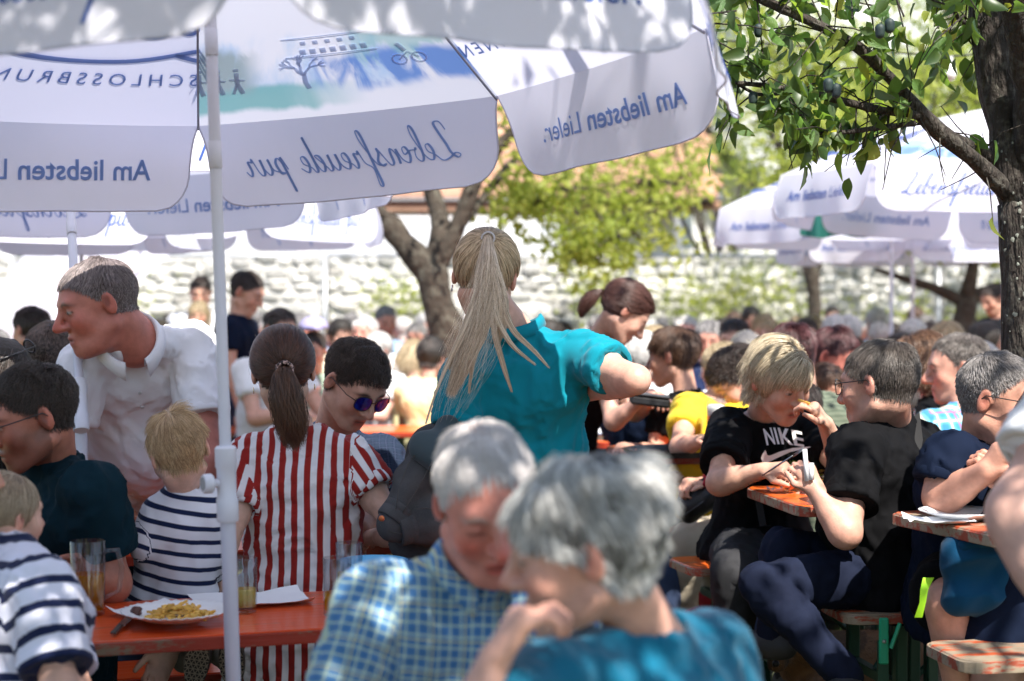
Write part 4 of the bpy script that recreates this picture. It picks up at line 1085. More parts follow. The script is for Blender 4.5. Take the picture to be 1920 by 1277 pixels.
def build_near_tree():
    D = 4.9; b0 = G(1925, D, gz(1.5, 4.9)); root = empty('plum_tree', b0, 'near plum tree with lichen spotted trunk at the right edge', 'tree')
    bm = mat('bark_near', (.042, .032, .026), .92, color2=(.12, .11, .09), scale=38, lo=.5, hi=.7, bump=1.0, bumpscale=48, bumpdist=.05, bumpstretch=(1.4, 1.4, .35), var=.35, varscale=14)
    b = MB(); limb(b, [b0, P(1932, 1000, D), P(1925, 700, D), P(1925, 500, D), P(1915, 380, D)], .085, .066, 1, 18, .06); tr = b.build('trunk', bm, root, smooth=True)
    lm = mat('lichen', (.27, .28, .24), .95, rand=.2); rd = random.Random(5)
    for i in range(110):          # lichen spots grow on the bark
        yy = rd.uniform(250, 820); a = rd.uniform(-2.9, -.2) ; r_ = np.interp(yy, [380, 820], [.0665, .082]); c = P(np.interp(yy, [250, 380, 700, 1000], [1895, 1915, 1925, 1932]), yy, D); q = Vector((math.cos(a), math.sin(a), 0))
        l = MB(); u = q.cross(V(0, 0, 1)); rr = rd.uniform(.002, .007); n = 7
        l.add([c + q * r_ * 1.05 + (u * math.cos(t) + V(0, 0, 1.2) * math.sin(t)) * rr * rd.uniform(.6, 1.1) for t in [2 * math.pi * k / n for k in range(n)]] + [c + q * (r_ * 1.05 + .001)], [(k, (k + 1) % n, n) for k in range(n)])
        l.build('lichen_spot', lm, tr)
    segs = [([P(1915, 390, D), P(1895, 300, D), P(1880, 180, D), P(1855, 30, D), P(1840, -120, D)], .060, .050),
            ([P(1925, 380, D), P(1935, 200, D - .1), P(1910, 60, D - .2), P(1895, -60, D - .3), P(1870, -300, D - .7)], .045, .035),
            ([P(1892, 362, D - .02), P(1830, 300, D - .1), P(1770, 255, D - .15), P(1722, 212, D - .2), P(1690, 170, D - .2)], .027, .020),
            ([P(1880, 310, D), P(1835, 280, D - .05), P(1790, 258, D - .1), P(1745, 232, D - .17)], .019, .013),
            ([P(1722, 215, D - .2), P(1640, 205, D - .25), P(1540, 180, D - .3), P(1470, 165, D - .3), P(1380, 155, D - .35)], .014, .006),
            ([P(1695, 175, D - .2), P(1620, 95, D - .3), P(1540, 50, D - .35), P(1440, 5, D - .4), P(1330, -60, D - .4)], .017, .012),
            ([P(1715, 232, D - .2), P(1640, 240, D - .25), P(1570, 250, D - .3), P(1515, 250, D - .3), P(1495, 225, D - .3), P(1470, 200, D - .3)], .008, .003),
            ([P(1500, 172, D - .3), P(1420, 180, D - .3), P(1370, 150, D - .3), P(1345, 90, D - .35), P(1290, 30, D - .4)], .005, .003),
            ([P(1873, 55, D), P(1800, 42, D - .05), P(1790, 20, D - .1), P(1760, -20, D - .1)], .008, .005)]
    tips = []
    for i, (pts, r0, r1) in enumerate(segs):
        b = MB(); out = limb(b, pts, r0, r1, 40 + i, 9, .12); b.build('branch', bm, root, smooth=True)
        if r0 < .03: tips += out
    tw = MB(); sp = []
    for i in range(150):
        p = rd.choice(tips) if i < 105 else P(rd.uniform(1300, 1900), rd.uniform(-120, 40), D + rd.uniform(-.6, .3)); d = Vector((rd.gauss(-.2, .7), rd.gauss(0, .7), rd.gauss(-.15, .6))).normalized(); L_ = rd.uniform(.08, .26)
        q = p + d * L_ * .5 + Vector((rd.gauss(0, .02), 0, rd.gauss(0, .02))); e = q + (d + Vector((0, 0, -.35))).normalized() * L_ * .5; tw.tube([p, q, e], [.0028, .002, .0012], 5); sp += [(p.lerp(q, .6), d), (q, d), (q.lerp(e, .5), d), (e, d)]
    def py_(p): return CY + (-(p[2] - CAMZ) * _cp - p[1] * _sp) / (p[1] * _cp - (p[2] - CAMZ) * _sp) * FPX
    def px_(p): return CX + p[0] / p[1] * FPX
    sp = [q for q in sp if not (py_(q[0]) > 265 and rd.random() < .9) and not (py_(q[0]) > 180 and px_(q[0]) > 1620 and rd.random() < .7)]
    # crown carried on overhead, unseen; leaves packed to shade the near parasol and couple
    over = []
    for i in range(2700):
        a = rd.uniform(0, 6.28); dn = i % 5 < 4; r_ = 2.4 * rd.random() ** .5; cx_, cy_ = 2.2, 4.0
        z_ = rd.uniform(2.9, 4.2); p = Vector((rd.uniform(-2.0, 1.7), rd.uniform(-1.1, 2.35) - (z_ - 3.3) * .66, z_)) if dn else Vector((cx_ + r_ * math.cos(a), cy_ + r_ * math.sin(a), rd.uniform(3.0, 4.3)))
        if not dn and p.x < .75: continue
        if not dn and math.sin(p.x * 3.1) * math.sin(p.y * 2.7 + 1) > .15: continue
        if p.z < 1.9 + p.y * .26: p.z += .6
        d = Vector((rd.gauss(0, 1), rd.gauss(0, 1), rd.gauss(-.2, .4))).normalized(); over.append((p, d)); tw.tube([p - d * .15, p, p + d * .15], [.004, .003, .001], 4)
    for k in range(3):
        a = k * 1.1 - 2.6; b = MB(); limb(b, [P(1870, -300, D - .7) if k % 2 else P(1840, -120, D), V(1.2 + math.cos(a) * 1.0, 4.2 + math.sin(a) * 1.2, 3.1), V(.3 + math.cos(a) * 1.9, 1.6 + math.sin(a) * 1.9, 3.6)], .035, .008, 60 + k, 7); b.build('branch', bm, root, smooth=True)
    tag(tw.build('twigs', bm, root, smooth=True), kind='stuff')
    # leaves: modelled blades with a folded midrib and curled edge
    lmes = []; lcol = [(.06, .13, .035), (.08, .16, .035), (.15, .19, .035), (.05, .11, .04)]
    for k in range(6):
        n = 7; vs = []; r_ = random.Random(k); cu = r_.uniform(.1, .5); fold = r_.uniform(.1, .35)
        for i in range(n):
            t = i / (n - 1); w_ = .5 * math.sin(math.pi * min(1, t ** .8)) ** .8 * (1 - .25 * t) + .01; z = -cu * t * t
            vs += [(-w_ * .56, t, z + fold * w_ + .02 * math.sin(i * 2.2)), (0, t, z), (w_ * .56, t, z + fold * w_ + .02 * math.cos(i * 2))]
        fs = []
        for i in range(n - 1): a = i * 3; fs += [(a, a + 1, a + 4, a + 3), (a + 1, a + 2, a + 5, a + 4)]
        me = np_mesh('leaf', vs, np.array(fs)); m = mat('leaf_near_%d' % (k % 4), lcol[k % 4], .45, color2=tuple(c * 1.5 for c in lcol[k % 4]), scale=5, trans=.52, transcol=((.26, .44, .05), (.34, .50, .05), (.50, .52, .05), (.18, .34, .06))[k % 4], spec=.55, rand=.25, bump=.4, bumpscale=14); me.materials.append(m); lmes.append(me)
    cnt = 0; RV = []; RF = []; nb = 0; rd.shuffle(sp)
    allp = sp + [q for q in over for _ in range(4)]
    for i, (p, d) in enumerate(allp):
        for _ in range((1 if i % 3 else 2) if i < len(sp) else 2):
            L_ = rd.uniform(.038, .085) if i < len(sp) else rd.uniform(.07, .11)
            q = p + Vector((rd.gauss(0, .02), rd.gauss(0, .02), rd.gauss(0, .02))) if i < len(sp) else p + Vector((rd.gauss(0, .13), rd.gauss(0, .13), rd.gauss(0, .1)))
            y = (d * .5 + Vector((rd.gauss(0, .6), rd.gauss(0, .6), -.9 + rd.gauss(0, .4)))).normalized(); x = y.cross(Vector((rd.gauss(0, 1), rd.gauss(0, 1), rd.gauss(0, .6)))).normalized(); z = x.cross(y)
            R_ = Matrix((x, y, z)).transposed(); me = rd.choice(lmes)
            if i < len(sp) and cnt < 298:
                o = bpy.data.objects.new('leaf', me); COL.objects.link(o); o.parent = root; o.location = q - b0; o.rotation_euler = R_.to_euler(); sc = L_; o.scale = (sc, sc, sc); cnt += 1
            else:
                a = np.array([tuple(v.co) for v in me.vertices]) if i < len(sp) else np.array([(0, 0, 0), (.28, .5, .05), (0, 1, -.1), (-.28, .5, .05)])
                Rn = np.array(R_); w_ = (a * L_) @ Rn.T + A3(q); RV.append(w_)
                RF.append((np.array([tuple(pp.vertices) for pp in me.polygons]) if i < len(sp) else np.array([(0, 1, 2, 3)])) + nb); nb += len(w_)
    o = link('leaves', np_mesh('leaves', np.concatenate(RV), np.concatenate(RF)), MATS['leaf'], root); tag(o, kind='stuff')
    pm = mat('plum_skin', (.014, .032, .026), .6, color2=(.012, .02, .03), scale=20)
    for (px, py, dd) in ((1422, 57, 4.5), (1412, 184, 4.5), (1650, 58, 4.1), (1668, 48, 4.1), (1553, 160, 4.1), (1568, 170, 4.1)):
        S = Solid(.004); c = P(px, py, dd); S.cap(c + V(0, 0, .006), c - V(0, 0, .008), .0125, .0115); v, f = S.mesh(); link('plum', np_mesh('plum', v, f), pm, root)
build_near_tree()
# ------------------------------------------------------------------ lettering
def glyphs(body, size=1.0, bold=0.0, space=1.0):
    cu = bpy.data.curves.new('t', 'FONT'); cu.body = body; cu.size = size; cu.offset = bold; cu.space_character = space; cu.align_x = 'CENTER'; cu.align_y = 'CENTER'; cu.resolution_u = 3
    o = bpy.data.objects.new('t', cu); COL.objects.link(o); bpy.context.view_layer.update()
    me = o.evaluated_get(bpy.context.evaluated_depsgraph_get()).to_mesh(); v = [(p.co.x, p.co.y) for p in me.vertices]; f = [tuple(p.vertices) for p in me.polygons]
    o.evaluated_get(bpy.context.evaluated_depsgraph_get()).to_mesh_clear(); bpy.data.objects.remove(o); bpy.data.curves.remove(cu)
    return v, f
GL = {}
def glyphs_c(*a):
    if a not in GL: GL[a] = glyphs(*a)
    return GL[a]
SCR = {'L': ([(.15, 1.75), (.35, 2.25), (.72, 2.2), (.62, 1.6), (.42, .9), (.3, .35), (.0, .02), (-.22, .18), (.05, .3), (.5, .02), (.95, -.08), (1.3, .3)], 1.25),
       'e': ([(0, .3), (.42, .55), (.48, .92), (.25, .98), (.10, .5), (.28, .02), (.68, .3)], .68), 'b': ([(0, .3), (.42, 1.5), (.42, 2.2), (.2, 1.9), (.12, .4), (.32, 0), (.6, .3), (.52, .85), (.5, .75), (.85, .75)], .85),
       'n': ([(0, .3), (.2, .95), (.2, .02), (.28, .6), (.52, 1), (.62, .75), (.6, .15), (.8, 0), (1.0, .3)], 1.0), 's': ([(0, .3), (.38, 1.1), (.36, .8), (.55, .3), (.3, 0), (.1, .12), (.45, .05), (.75, .3)], .75),
       'f': ([(0, .3), (.45, 1.5), (.5, 2.2), (.28, 2.0), (.15, .2), (.02, -1.1), (.22, -1.1), (.25, -.1), (.65, .3)], .65), 'r': ([(0, .3), (.2, 1.05), (.26, .85), (.5, .9), (.42, .3), (.55, 0), (.8, .3)], .8),
       'u': ([(0, .3), (.18, 1), (.12, .3), (.32, 0), (.6, .45), (.68, 1.0), (.62, .2), (.8, 0), (1, .3)], 1.0), 'd': ([(0, .3), (.5, .95), (.25, .95), (.08, .4), (.26, 0), (.55, .45), (.82, 2.2), (.62, .3), (.76, 0), (.95, .3)], .95),
       'p': ([(0, .3), (.25, 1.05), (.02, -1.1), (.18, .3), (.42, 1.0), (.65, .7), (.5, .08), (.28, .1), (.9, .3)], .9), 'i': ([(0, .3), (.18, 1), (.12, .2), (.3, 0), (.5, .3)], .5), 'l': ([(0, .3), (.42, 1.6), (.42, 2.2), (.22, 1.9), (.12, .2), (.3, 0), (.55, .3)], .55), ' ': (None, .8)}
def script(body, size, wd=.06, flourish=False):
    """joined handwriting as a flat ribbon: list of (verts, quads)"""
    x = 0; strokes = []; cur = []
    for ch in body:
        pts, adv = SCR[ch]
        if pts is None:
            if cur: strokes.append(cur); cur = []
        else: cur += [(p[0] + x + .28 * p[1], p[1]) for p in pts[(1 if cur else 0):]]
        x += adv
    if cur: strokes.append(cur)
    W = x
    if flourish: strokes.append([(W * .98, -.25), (W * .7, -.75), (W * .3, -.8), (-.1, -.5), (-.5, -.45), (-.4, -.8), (.3, -.6)])
    V_, F_ = [], []
    for st in strokes:
        a = np.array(st); n = len(a); t = np.linspace(0, n - 1, n * 6)
        A = np.vstack([a[:1], a, a[-1:]]); out = []
        for u in t:
            i = min(int(u), n - 2); f = u - i; p0, p1, p2, p3 = A[i], A[i + 1], A[i + 2], A[min(i + 3, n + 1)]
            out.append(.5 * ((2 * p1) + (-p0 + p2) * f + (2 * p0 - 5 * p1 + 4 * p2 - p3) * f * f + (-p0 + 3 * p1 - 3 * p2 + p3) * f ** 3))
        out = np.array(out); d = np.gradient(out, axis=0); ln = np.linalg.norm(d, axis=1, keepdims=True); nn = np.stack([-d[:, 1], d[:, 0]], 1) / np.maximum(ln, 1e-6)
        w_ = wd * (.55 + .7 * np.clip(-d[:, 1:2] / np.maximum(ln, 1e-6), 0, 1)); b = len(V_)
        for p, q, s_ in zip(out, nn, w_): V_ += [tuple((p + q * s_ - (W / 2, .6)) * size), tuple((p - q * s_ - (W / 2, .6)) * size)]
        F_ += [(b + 2 * i, b + 2 * i + 1, b + 2 * i + 3, b + 2 * i + 2) for i in range(len(out) - 1)]
    return V_, F_

def print_mat(name, col, tr=.5):
    return mat(name, col, .7, trans=tr)
canvas = mat('canvas', (.81, .81, .89), .75, trans=.42, transcol=(.80, .80, .96), bump=.15, bumpscale=5, bumpstretch=(1, 1, .3), bumpdist=.05, var=.02)
def painted_canvas():
    """white cloth printed with a watercolour landscape: green slope, blue drifts"""
    m = mat('canvas_painting', (.81, .81, .89), .75, trans=.42)
    if m.get('set'): return m
    m['set'] = 1; N = m.node_tree.nodes; L = m.node_tree.links; b = N['Principled BSDF']; tr = [n for n in N if n.type == 'BSDF_TRANSLUCENT'][0]
    at = N.new('ShaderNodeAttribute'); at.attribute_name = 'pv'; sep = N.new('ShaderNodeSeparateXYZ'); L.new(at.outputs['Vector'], sep.inputs[0])
    def nz(sc, d=6, dist=.5):
        n = N.new('ShaderNodeTexNoise'); n.inputs['Scale'].default_value = sc; n.inputs['Detail'].default_value = d; n.inputs['Distortion'].default_value = dist; L.new(at.outputs['Vector'], n.inputs['Vector']); return n.outputs[0]
    def mt(op, a, c, d=None):
        n = N.new('ShaderNodeMath'); n.operation = op
        for i, x in enumerate((a, c, d)):
            if x is None: continue
            if isinstance(x, (int, float)): n.inputs[i].default_value = x
            else: L.new(x, n.inputs[i])
        return n.outputs[0]
    def mp(x, a, c):
        n = N.new('ShaderNodeMapRange'); n.interpolation_type = 'SMOOTHSTEP'; n.inputs[1].default_value = a; n.inputs[2].default_value = c; L.new(x, n.inputs[0]); return n.outputs[0]
    u, v = sep.outputs[0], sep.outputs[1]; n1, n2, n3 = nz(2.2), nz(5.5), nz(1.4)
    def band(c, w_, amp=.10, src=None): return mt('SUBTRACT', 1.0, mp(mt('ABSOLUTE', mt('SUBTRACT', mt('ADD', v, mt('MULTIPLY', mt('SUBTRACT', src or n1, .5), amp)), c), 0.0), w_ * .5, w_))
    col = None
    def over(prev, f, c):
        n = N.new('ShaderNodeMix'); n.data_type = 'RGBA'; L.new(f, n.inputs[0]); n.inputs[7].default_value = (*c, 1)
        if isinstance(prev, tuple): n.inputs[6].default_value = (*prev, 1)
        else: L.new(prev, n.inputs[6])
        return n.outputs[2]
    sideg = mp(u, .75, .1)   # green on one side
    g = mt('MULTIPLY', mt('MULTIPLY', band(.93, .05, .08), mp(mt('ADD', u, mt('MULTIPLY', n1, .6)), .55, -.1)), .9)
    bl = mt('MULTIPLY', mt('MULTIPLY', band(.88, .07, .14, n3), mp(mt('ADD', u, mt('MULTIPLY', n2, .5)), -.05, .35)), mp(n2, .38, .55))
    lb = mt('MULTIPLY', mt('MULTIPLY', band(.84, .12, .25, n1), mp(n1, .42, .60)), .65)
    gr = mt('MULTIPLY', mt('MULTIPLY', band(.85, .08, .10, n2), mp(u, -.45, -.7)), mp(n2, .40, .55))
    col = over((.81, .81, .90), lb, (.30, .52, .82)); col = over(col, g, (.20, .46, .48)); col = over(col, bl, (.17, .30, .66)); col = over(col, gr, (.34, .42, .46))
    gg = mt('MULTIPLY', mt('MULTIPLY', band(.80, .05, .2, n2), mp(u, .1, .4)), .6); col = over(col, gg, (.25, .5, .5))
    L.new(col, b.inputs['Base Color']); L.new(col, tr.inputs[0]); return m

def knob_clamp(root, c, s=1.0, ax=V(0, 0, 1)):
    """tilt joint sleeve with its round side screw, part of the pole"""
    pm = mat('pole_plastic', (.64, .64, .70), .4); b = MB(); R = ax.to_track_quat('Z', 'Y').to_matrix()
    b.lathe([(.0, -.085), (.0215, -.085), (.0235, -.08), (.0235, -.035), (.021, -.03), (.021, .03), (.0235, .035), (.0235, .075), (.019, .08), (.0, .08)], c, 24, R); o = b.build('clamp_sleeve', pm, root, autosmooth=40)
    k = MB(); Q = V(-.85, -.5, 0).normalized().to_track_quat('Z', 'Y').to_matrix()
    k.lathe([(0, .012), (.009, .012), (.010, .030), (.018, .032), (.0215, .036), (.0215, .050), (.0185, .054), (.0, .054)], c, 24, Q); kn = k.build('screw_knob', pm, o, autosmooth=40)
    g = MB(); g.lathe([(0, .0555), (.0145, .0555), (.0145, .054)], c, 20, Q); g.build('knob_cap', mat('grey_cap', (.30, .30, .31), .6), kn, smooth=False)
    return o
def umbrella(rim, R, rot, label, pole=None, rise=.42, val=.23, tilt=(0, 0), text=True, tclamp=None, leb=0, group='white advertising parasols', ripple=.010, rp=.0145, panels=8, plain=False, seed=0):
    """rim: centre of the rim circle; rot: azimuth of the first corner in degrees; tilt: lean of the axis (x, y)"""
    base = Vector((pole[0][0], pole[0][1], pole[0][2])) if pole else Vector((rim[0], rim[1], 0))
    root = empty('parasol', base, label, 'parasol', group)
    ax = Vector((tilt[0], tilt[1], 1)).normalized(); Q = V(0, 0, 1).rotation_difference(ax).to_matrix(); rim = Vector(rim)
    def W(x, y, z): return rim + Q @ Vector((x, y, z))
    N_ = panels; rr = random.Random(seed)
    def corner(k): a = math.radians(rot + 360 / N_ * k); return Vector((math.sin(a) * R, math.cos(a) * R, 0))
    apex = Vector((0, 0, rise))
    def canopy(k):
        A_, B_ = corner(k), corner(k + 1)
        def f(u, t, off=0.0):
            e = A_.lerp(B_, (u + 1) / 2); p = apex.lerp(e, t); p.z += .05 * math.sin(math.pi * t) - .035 * (1 - u * u) * t * (1.2 - t); n = (e.normalized() * .4 + V(0, 0, 1)).normalized()
            return p + n * off
        return f
    def valance(k):
        A_, B_ = corner(k), corner(k + 1); mid = ((A_ + B_) / 2).normalized(); ph = rr.uniform(0, 6); ph2 = rr.uniform(0, 6); am = ripple
        def f(u, v, off=0.0):
            e = A_.lerp(B_, (u + 1) / 2); s_ = .035 * (1 - u * u) * .2
            w_ = am * (math.sin(u * 5 + ph + v * 1.5) + .6 * math.sin(u * 11 + ph2)) * v; flare = .05 * v
            return Vector((e.x, e.y, -s_ - v * val)) + mid * (flare + w_ + off + .012 * math.sin(v * 3.14))
        return f
    def onto(fn, pts, c, sx, sy, off): return [W(*fn((c[0] - x / sx), c[1] - y / sy, off)) for x, y in pts]
    W_ = (corner(0) - corner(1)).length
    for k in range(N_):
        isleb = (k + leb) % 2 == 0
        cf = canopy(k); nu, nt = 10, 12; v = []; f = []; pv = []
        for j in range(nt + 1):
            for i in range(nu + 1): v.append(W(*cf(-1 + 2 * i / nu, .02 + .98 * j / nt))); pv.append((-1 + 2 * i / nu, .02 + .98 * j / nt, k * 1.0 + seed))
        for j in range(nt):
            for i in range(nu): a = j * (nu + 1) + i; f.append((a, a + 1, a + nu + 2, a + nu + 1))
        pn = link('canopy_panel', np_mesh('canopy_panel', v, np.array(f), attrs={'pv': pv}), painted_canvas() if (isleb and not plain) else canvas, root)
        vf = valance(k); nu, nv = 26, 9; v = []; f = []; rad = .10
        def hw(t):
            d = t * val; base_ = 1 - .035 * (1 - math.exp(-t * 6)); q = max(0, d - (val - rad)); return base_ - (rad - math.sqrt(max(rad * rad - q * q, 0))) / (W_ / 2)
        ts = [0, .15, .3, .45, .6, .72, .82, .9, .96, 1.0]
        for t in ts:
            for i in range(nu + 1): v.append(W(*vf(hw(t) * (-1 + 2 * i / nu), t)))
        for j in range(len(ts) - 1):
            for i in range(nu): a = j * (nu + 1) + i; f.append((a, a + 1, a + nu + 2, a + nu + 1))
        vl = link('valance', np_mesh('valance', v, np.array(f)), canvas, root)
        ed = [W(*vf(-hw(t), t)) for t in ts] + [W(*vf(hw(1.0) * (-1 + 2 * i / nu), 1.0)) for i in range(1, nu)] + [W(*vf(hw(t), t)) for t in ts[::-1]]
        b = MB(); b.tube(ed, .0026, 5); b.build('hem', mat('hem_tape', (.66, .65, .76), .8, trans=.2), vl, smooth=True)
        if text:
            if isleb: tv, tf = script('Lebensfreude pur', .045, .065); sz = 1
            else:
                tv, tf = glyphs_c('Am liebsten', .078, .0012, 1.0); tv2, tf2 = glyphs_c('Lieler.', .078, 0.0, 1.0); w1 = max(x for x, y in tv) - min(x for x, y in tv); w2 = max(x for x, y in tv2) - min(x for x, y in tv2); g_ = .026; tv = [(x - (w2 + g_) / 2, y) for x, y in tv]; n0 = len(tv); tv = tv + [(x + (w1 + g_) / 2, y) for x, y in tv2]; tf = list(tf) + [tuple(i + n0 for i in q) for q in tf2]; tv = [(x, y) for x, y in tv]
            ink_o = print_mat('ink_blue', (.05, .12, .42), .35); ink_i = print_mat('ink_through', (.27, .40, .72), .5)
            for off, ik_ in ((.0022, ink_o), (-.0022, ink_i)):
                m_ = MB(); m_.add([W(*vf(-x / (W_ / 2), .53 - y / val, off)) for x, y in tv], tf); m_.build('lettering', ik_, vl)['kind'] = 'stuff'
            if not isleb:
                t1, f1 = script('Lieler', .13, .10, True); t2, f2 = glyphs_c('SCHLOSSBRUNNEN', .062, 0.0, 1.45)
                for off, ik_ in ((.003, ink_o), (-.003, ink_i)):
                    slope = math.hypot(R, rise)
                    m_ = MB(); m_.add([W(*cf(-x / (W_ / 2 * .72), .66 - y / slope, off)) for x, y in t1], f1); m_.add([W(*cf(-x / (W_ / 2 * .84), .86 - y / slope, off)) for x, y in t2], f2); m_.build('logo', ik_, pn)['kind'] = 'stuff'
            else:
                m_ = MB(); rd = random.Random(3); ribs_ = []
                def stroke(pts, w_):
                    a = np.array(pts); d = np.gradient(a, axis=0); nn = np.stack([-d[:, 1], d[:, 0]], 1) / np.maximum(np.linalg.norm(d, axis=1, keepdims=True), 1e-6); vs = []
                    for p, q in zip(a, nn): vs += [tuple(p + q * w_), tuple(p - q * w_)]
                    ribs_.append((vs, [(2 * i, 2 * i + 1, 2 * i + 3, 2 * i + 2) for i in range(len(a) - 1)]))
                def br(p, a, L_, w_, d):
                    e = (p[0] + math.cos(a) * L_, p[1] + math.sin(a) * L_); stroke([p, ((p[0] + e[0]) / 2 + .004, (p[1] + e[1]) / 2), e], w_)
                    if d: 
                        for q in range(3): br(e, a + rd.uniform(-.9, .9), L_ * .72, w_ * .6, d - 1)
                br((.06, -.02), 1.5, .05, .006, 3)                            # the little painted tree
                for fx in (.24, .29, .34):                                     # walking figures
                    stroke([(fx, .06), (fx, .02), (fx - .012, -.02)], .006); stroke([(fx, .02), (fx + .012, -.02)], .004); stroke([(fx - .02, .03), (fx + .02, .035)], .003); stroke([(fx, .065), (fx + .001, .075)], .007)
                for cx_ in (-.24, -.19): stroke([(cx_ + .018 * math.cos(a * .5), .05 + .018 * math.sin(a * .5)) for a in range(14)], .0018)   # bicycle wheels
                stroke([(-.24, .05), (-.22, .075), (-.19, .05)], .002); stroke([(-.215, .08), (-.205, .11)], .006)
                for q in range(7): stroke([(-.12 + q * .028, .11), (-.12 + q * .028, .128)], .008)      # castle windows
                for q in range(5): stroke([(-.10 + q * .035, .145), (-.10 + q * .035, .158)], .007)
                stroke([(-.15, .10), (.10, .10)], .002); stroke([(-.15, .17), (.10, .17)], .002)
                slope = math.hypot(R, rise)
                for vs, fs in ribs_: m_.add([W(*cf(-x / (W_ / 2 * .8), .89 - y / slope, .003)) for x, y in vs], fs); m_.add([W(*cf(-x / (W_ / 2 * .8), .89 - y / slope, -.003)) for x, y in vs], fs)
                m_.build('painting_lines', print_mat('ink_pale', (.66, .74, .90), .55), pn)['kind'] = 'stuff'
    pm = mat('pole_white', (.58, .58, .66), .35, var=.03, bump=.05)
    if pole:
        p0, p1 = Vector(pole[0]), Vector(pole[1]); top = W(0, 0, rise - .02); j = Vector(pole[2]) if len(pole) > 2 else p0.lerp(p1, .45)
        b = MB(); b.tube([p0, j], rp * 1.14, 20); lo = b.build('lower_pole', pm, root, autosmooth=40)
        b = MB(); b.tube([j, p1, top], rp * .88, 20); b.build('upper_pole', pm, root, autosmooth=40)
        for t in (.18, .45):
            q = p1.lerp(top, t) if t > .9 else j.lerp(p1, .55 + t * .9) ; b = MB(); b.lathe([(rp * .88, -.03), (rp * .98, -.028), (rp * .98, .028), (rp * .88, .03)], q, 20, (top - j).normalized().to_track_quat('Z', 'Y').to_matrix()); b.build('pole_joint', pm, root, autosmooth=40)
        if tclamp: knob_clamp(root, j, ax=(p1 - j).normalized())
        for k in range(N_):
            c = corner(k); b = MB(); cfk = canopy(k); b.tube([W(*cfk(-1, t, -.012)) for t in (.03, .25, .5, .75, 1.0)], .0035, 6); b.build('rib', mat('rib_steel', (.30, .31, .38), .4, .5), root, smooth=True)
            b = MB(); b.tube([W(*cfk(-1, .52, -.016)), W(0, 0, rise - .38)], .003, 5); b.build('strut', mat('rib_steel'), root, smooth=True)
        b = MB(); b.lathe([(.0, rise - .42), (.03, rise - .42), (.03, rise - .36), (.0, rise - .36)], rim, 16, Q); b.build('runner', pm, root, autosmooth=40)
        f = MB(); f.lathe([(0, .0), (.24, .0), (.24, .03), (.20, .05), (.03, .06), (.03, .22), (.0, .22)], p0 + V(0, 0, .002), 28); f.build('foot', mat('foot_grey', (.22, .22, .23), .7), root, autosmooth=40)
    return root

# the parasol over the front table
pj = P(425, 905, 3.70)
umbrella(P(405, 165, 3.72) + V(0, 0, .105), 1.125, -12.5, 'large white parasol over the front table with blue mirrored lettering', pole=(G(452, 3.70, 0), P(395, 40, 3.68), pj), tilt=(-.070, .055), tclamp=True, leb=0, rise=.56, seed=1, rp=.0145)
# behind it on the left
umbrella(P(118, 262, 5.85), 1.10, -4, 'white parasol over the table of the man in the white polo shirt', pole=(G(172, 4.93, 0), P(128, 300, 5.36), P(150, 758, 4.98)), tilt=(-.03, .05), tclamp=True, leb=1, seed=2, rp=.0155)
umbrella(P(300, 375, 8.9), 1.15, 12, 'white parasol farther back, its valance edge below the front ones', pole=(G(160, 9.0, 0), P(150, 330, 9.0)), leb=0, seed=3)
umbrella(P(-40, 372, 7.9), 1.05, 30, 'white parasol at the left edge, cut by the picture border', pole=(G(-40, 7.9, 0), P(-40, 330, 7.9)), leb=0, seed=4)
umbrella(P(120, 545, 13.5), 1.15, 20, 'plain white sunlit parasol leaning steeply on the far left', pole=(G(215, 13.6, 0), P(150, 560, 13.5)), tilt=(-.75, -.25), text=False, plain=True, seed=5)
# right hand parasols
umbrella(P(1888, 346, 8.9), 1.17, 182, 'white parasol dappled by leaf shade beside the near trunk', pole=(G(1884, 8.9, gz(2.4, 8.9)), P(1885, 250, 8.9)), tilt=(.045, .02), leb=0, seed=6)
umbrella(P(1672, 395, 11.5), 1.2, 170, 'white parasol behind, lower and left of the dappled one', pole=(G(1672, 11.5, 0), P(1672, 380, 11.5)), leb=0, seed=7)
umbrella(P(1712, 440, 13.6), 1.05, 150, 'farthest white parasol, seen under the other right hand ones', pole=(G(1712, 13.6, 0), P(1712, 400, 13.6)), leb=0, seed=8)
def banner():
    root = empty('green_banner', P(1560, 425, 10.0), 'dark green cloth banner hanging between the right parasols', 'banner'); b = MB()
    nx = 16
    for i in range(nx + 1):
        x = 1500 + i * 8.5; w_ = .03 * math.sin(i * 1.3)
        b.v += [tuple(P(x, 392 + 3 * math.sin(i), 10.0) + V(0, w_, 0)), tuple(P(x, 444 - 3 * math.cos(i * .7), 10.0) + V(0, w_ * 1.5, 0))]
    for i in range(nx): b.f.append((2 * i, 2 * i + 1, 2 * i + 3, 2 * i + 2)); b.mi.append(0)
    b.build('cloth', mat('green_cloth', (.005, .10, .085), .8, trans=.15), root, smooth=True)
    b = MB(); b.tube([P(1495, 392, 10.0), P(1640, 392, 10.0)], .006, 6); b.build('cord', mat('galvanised'), root)
banner()
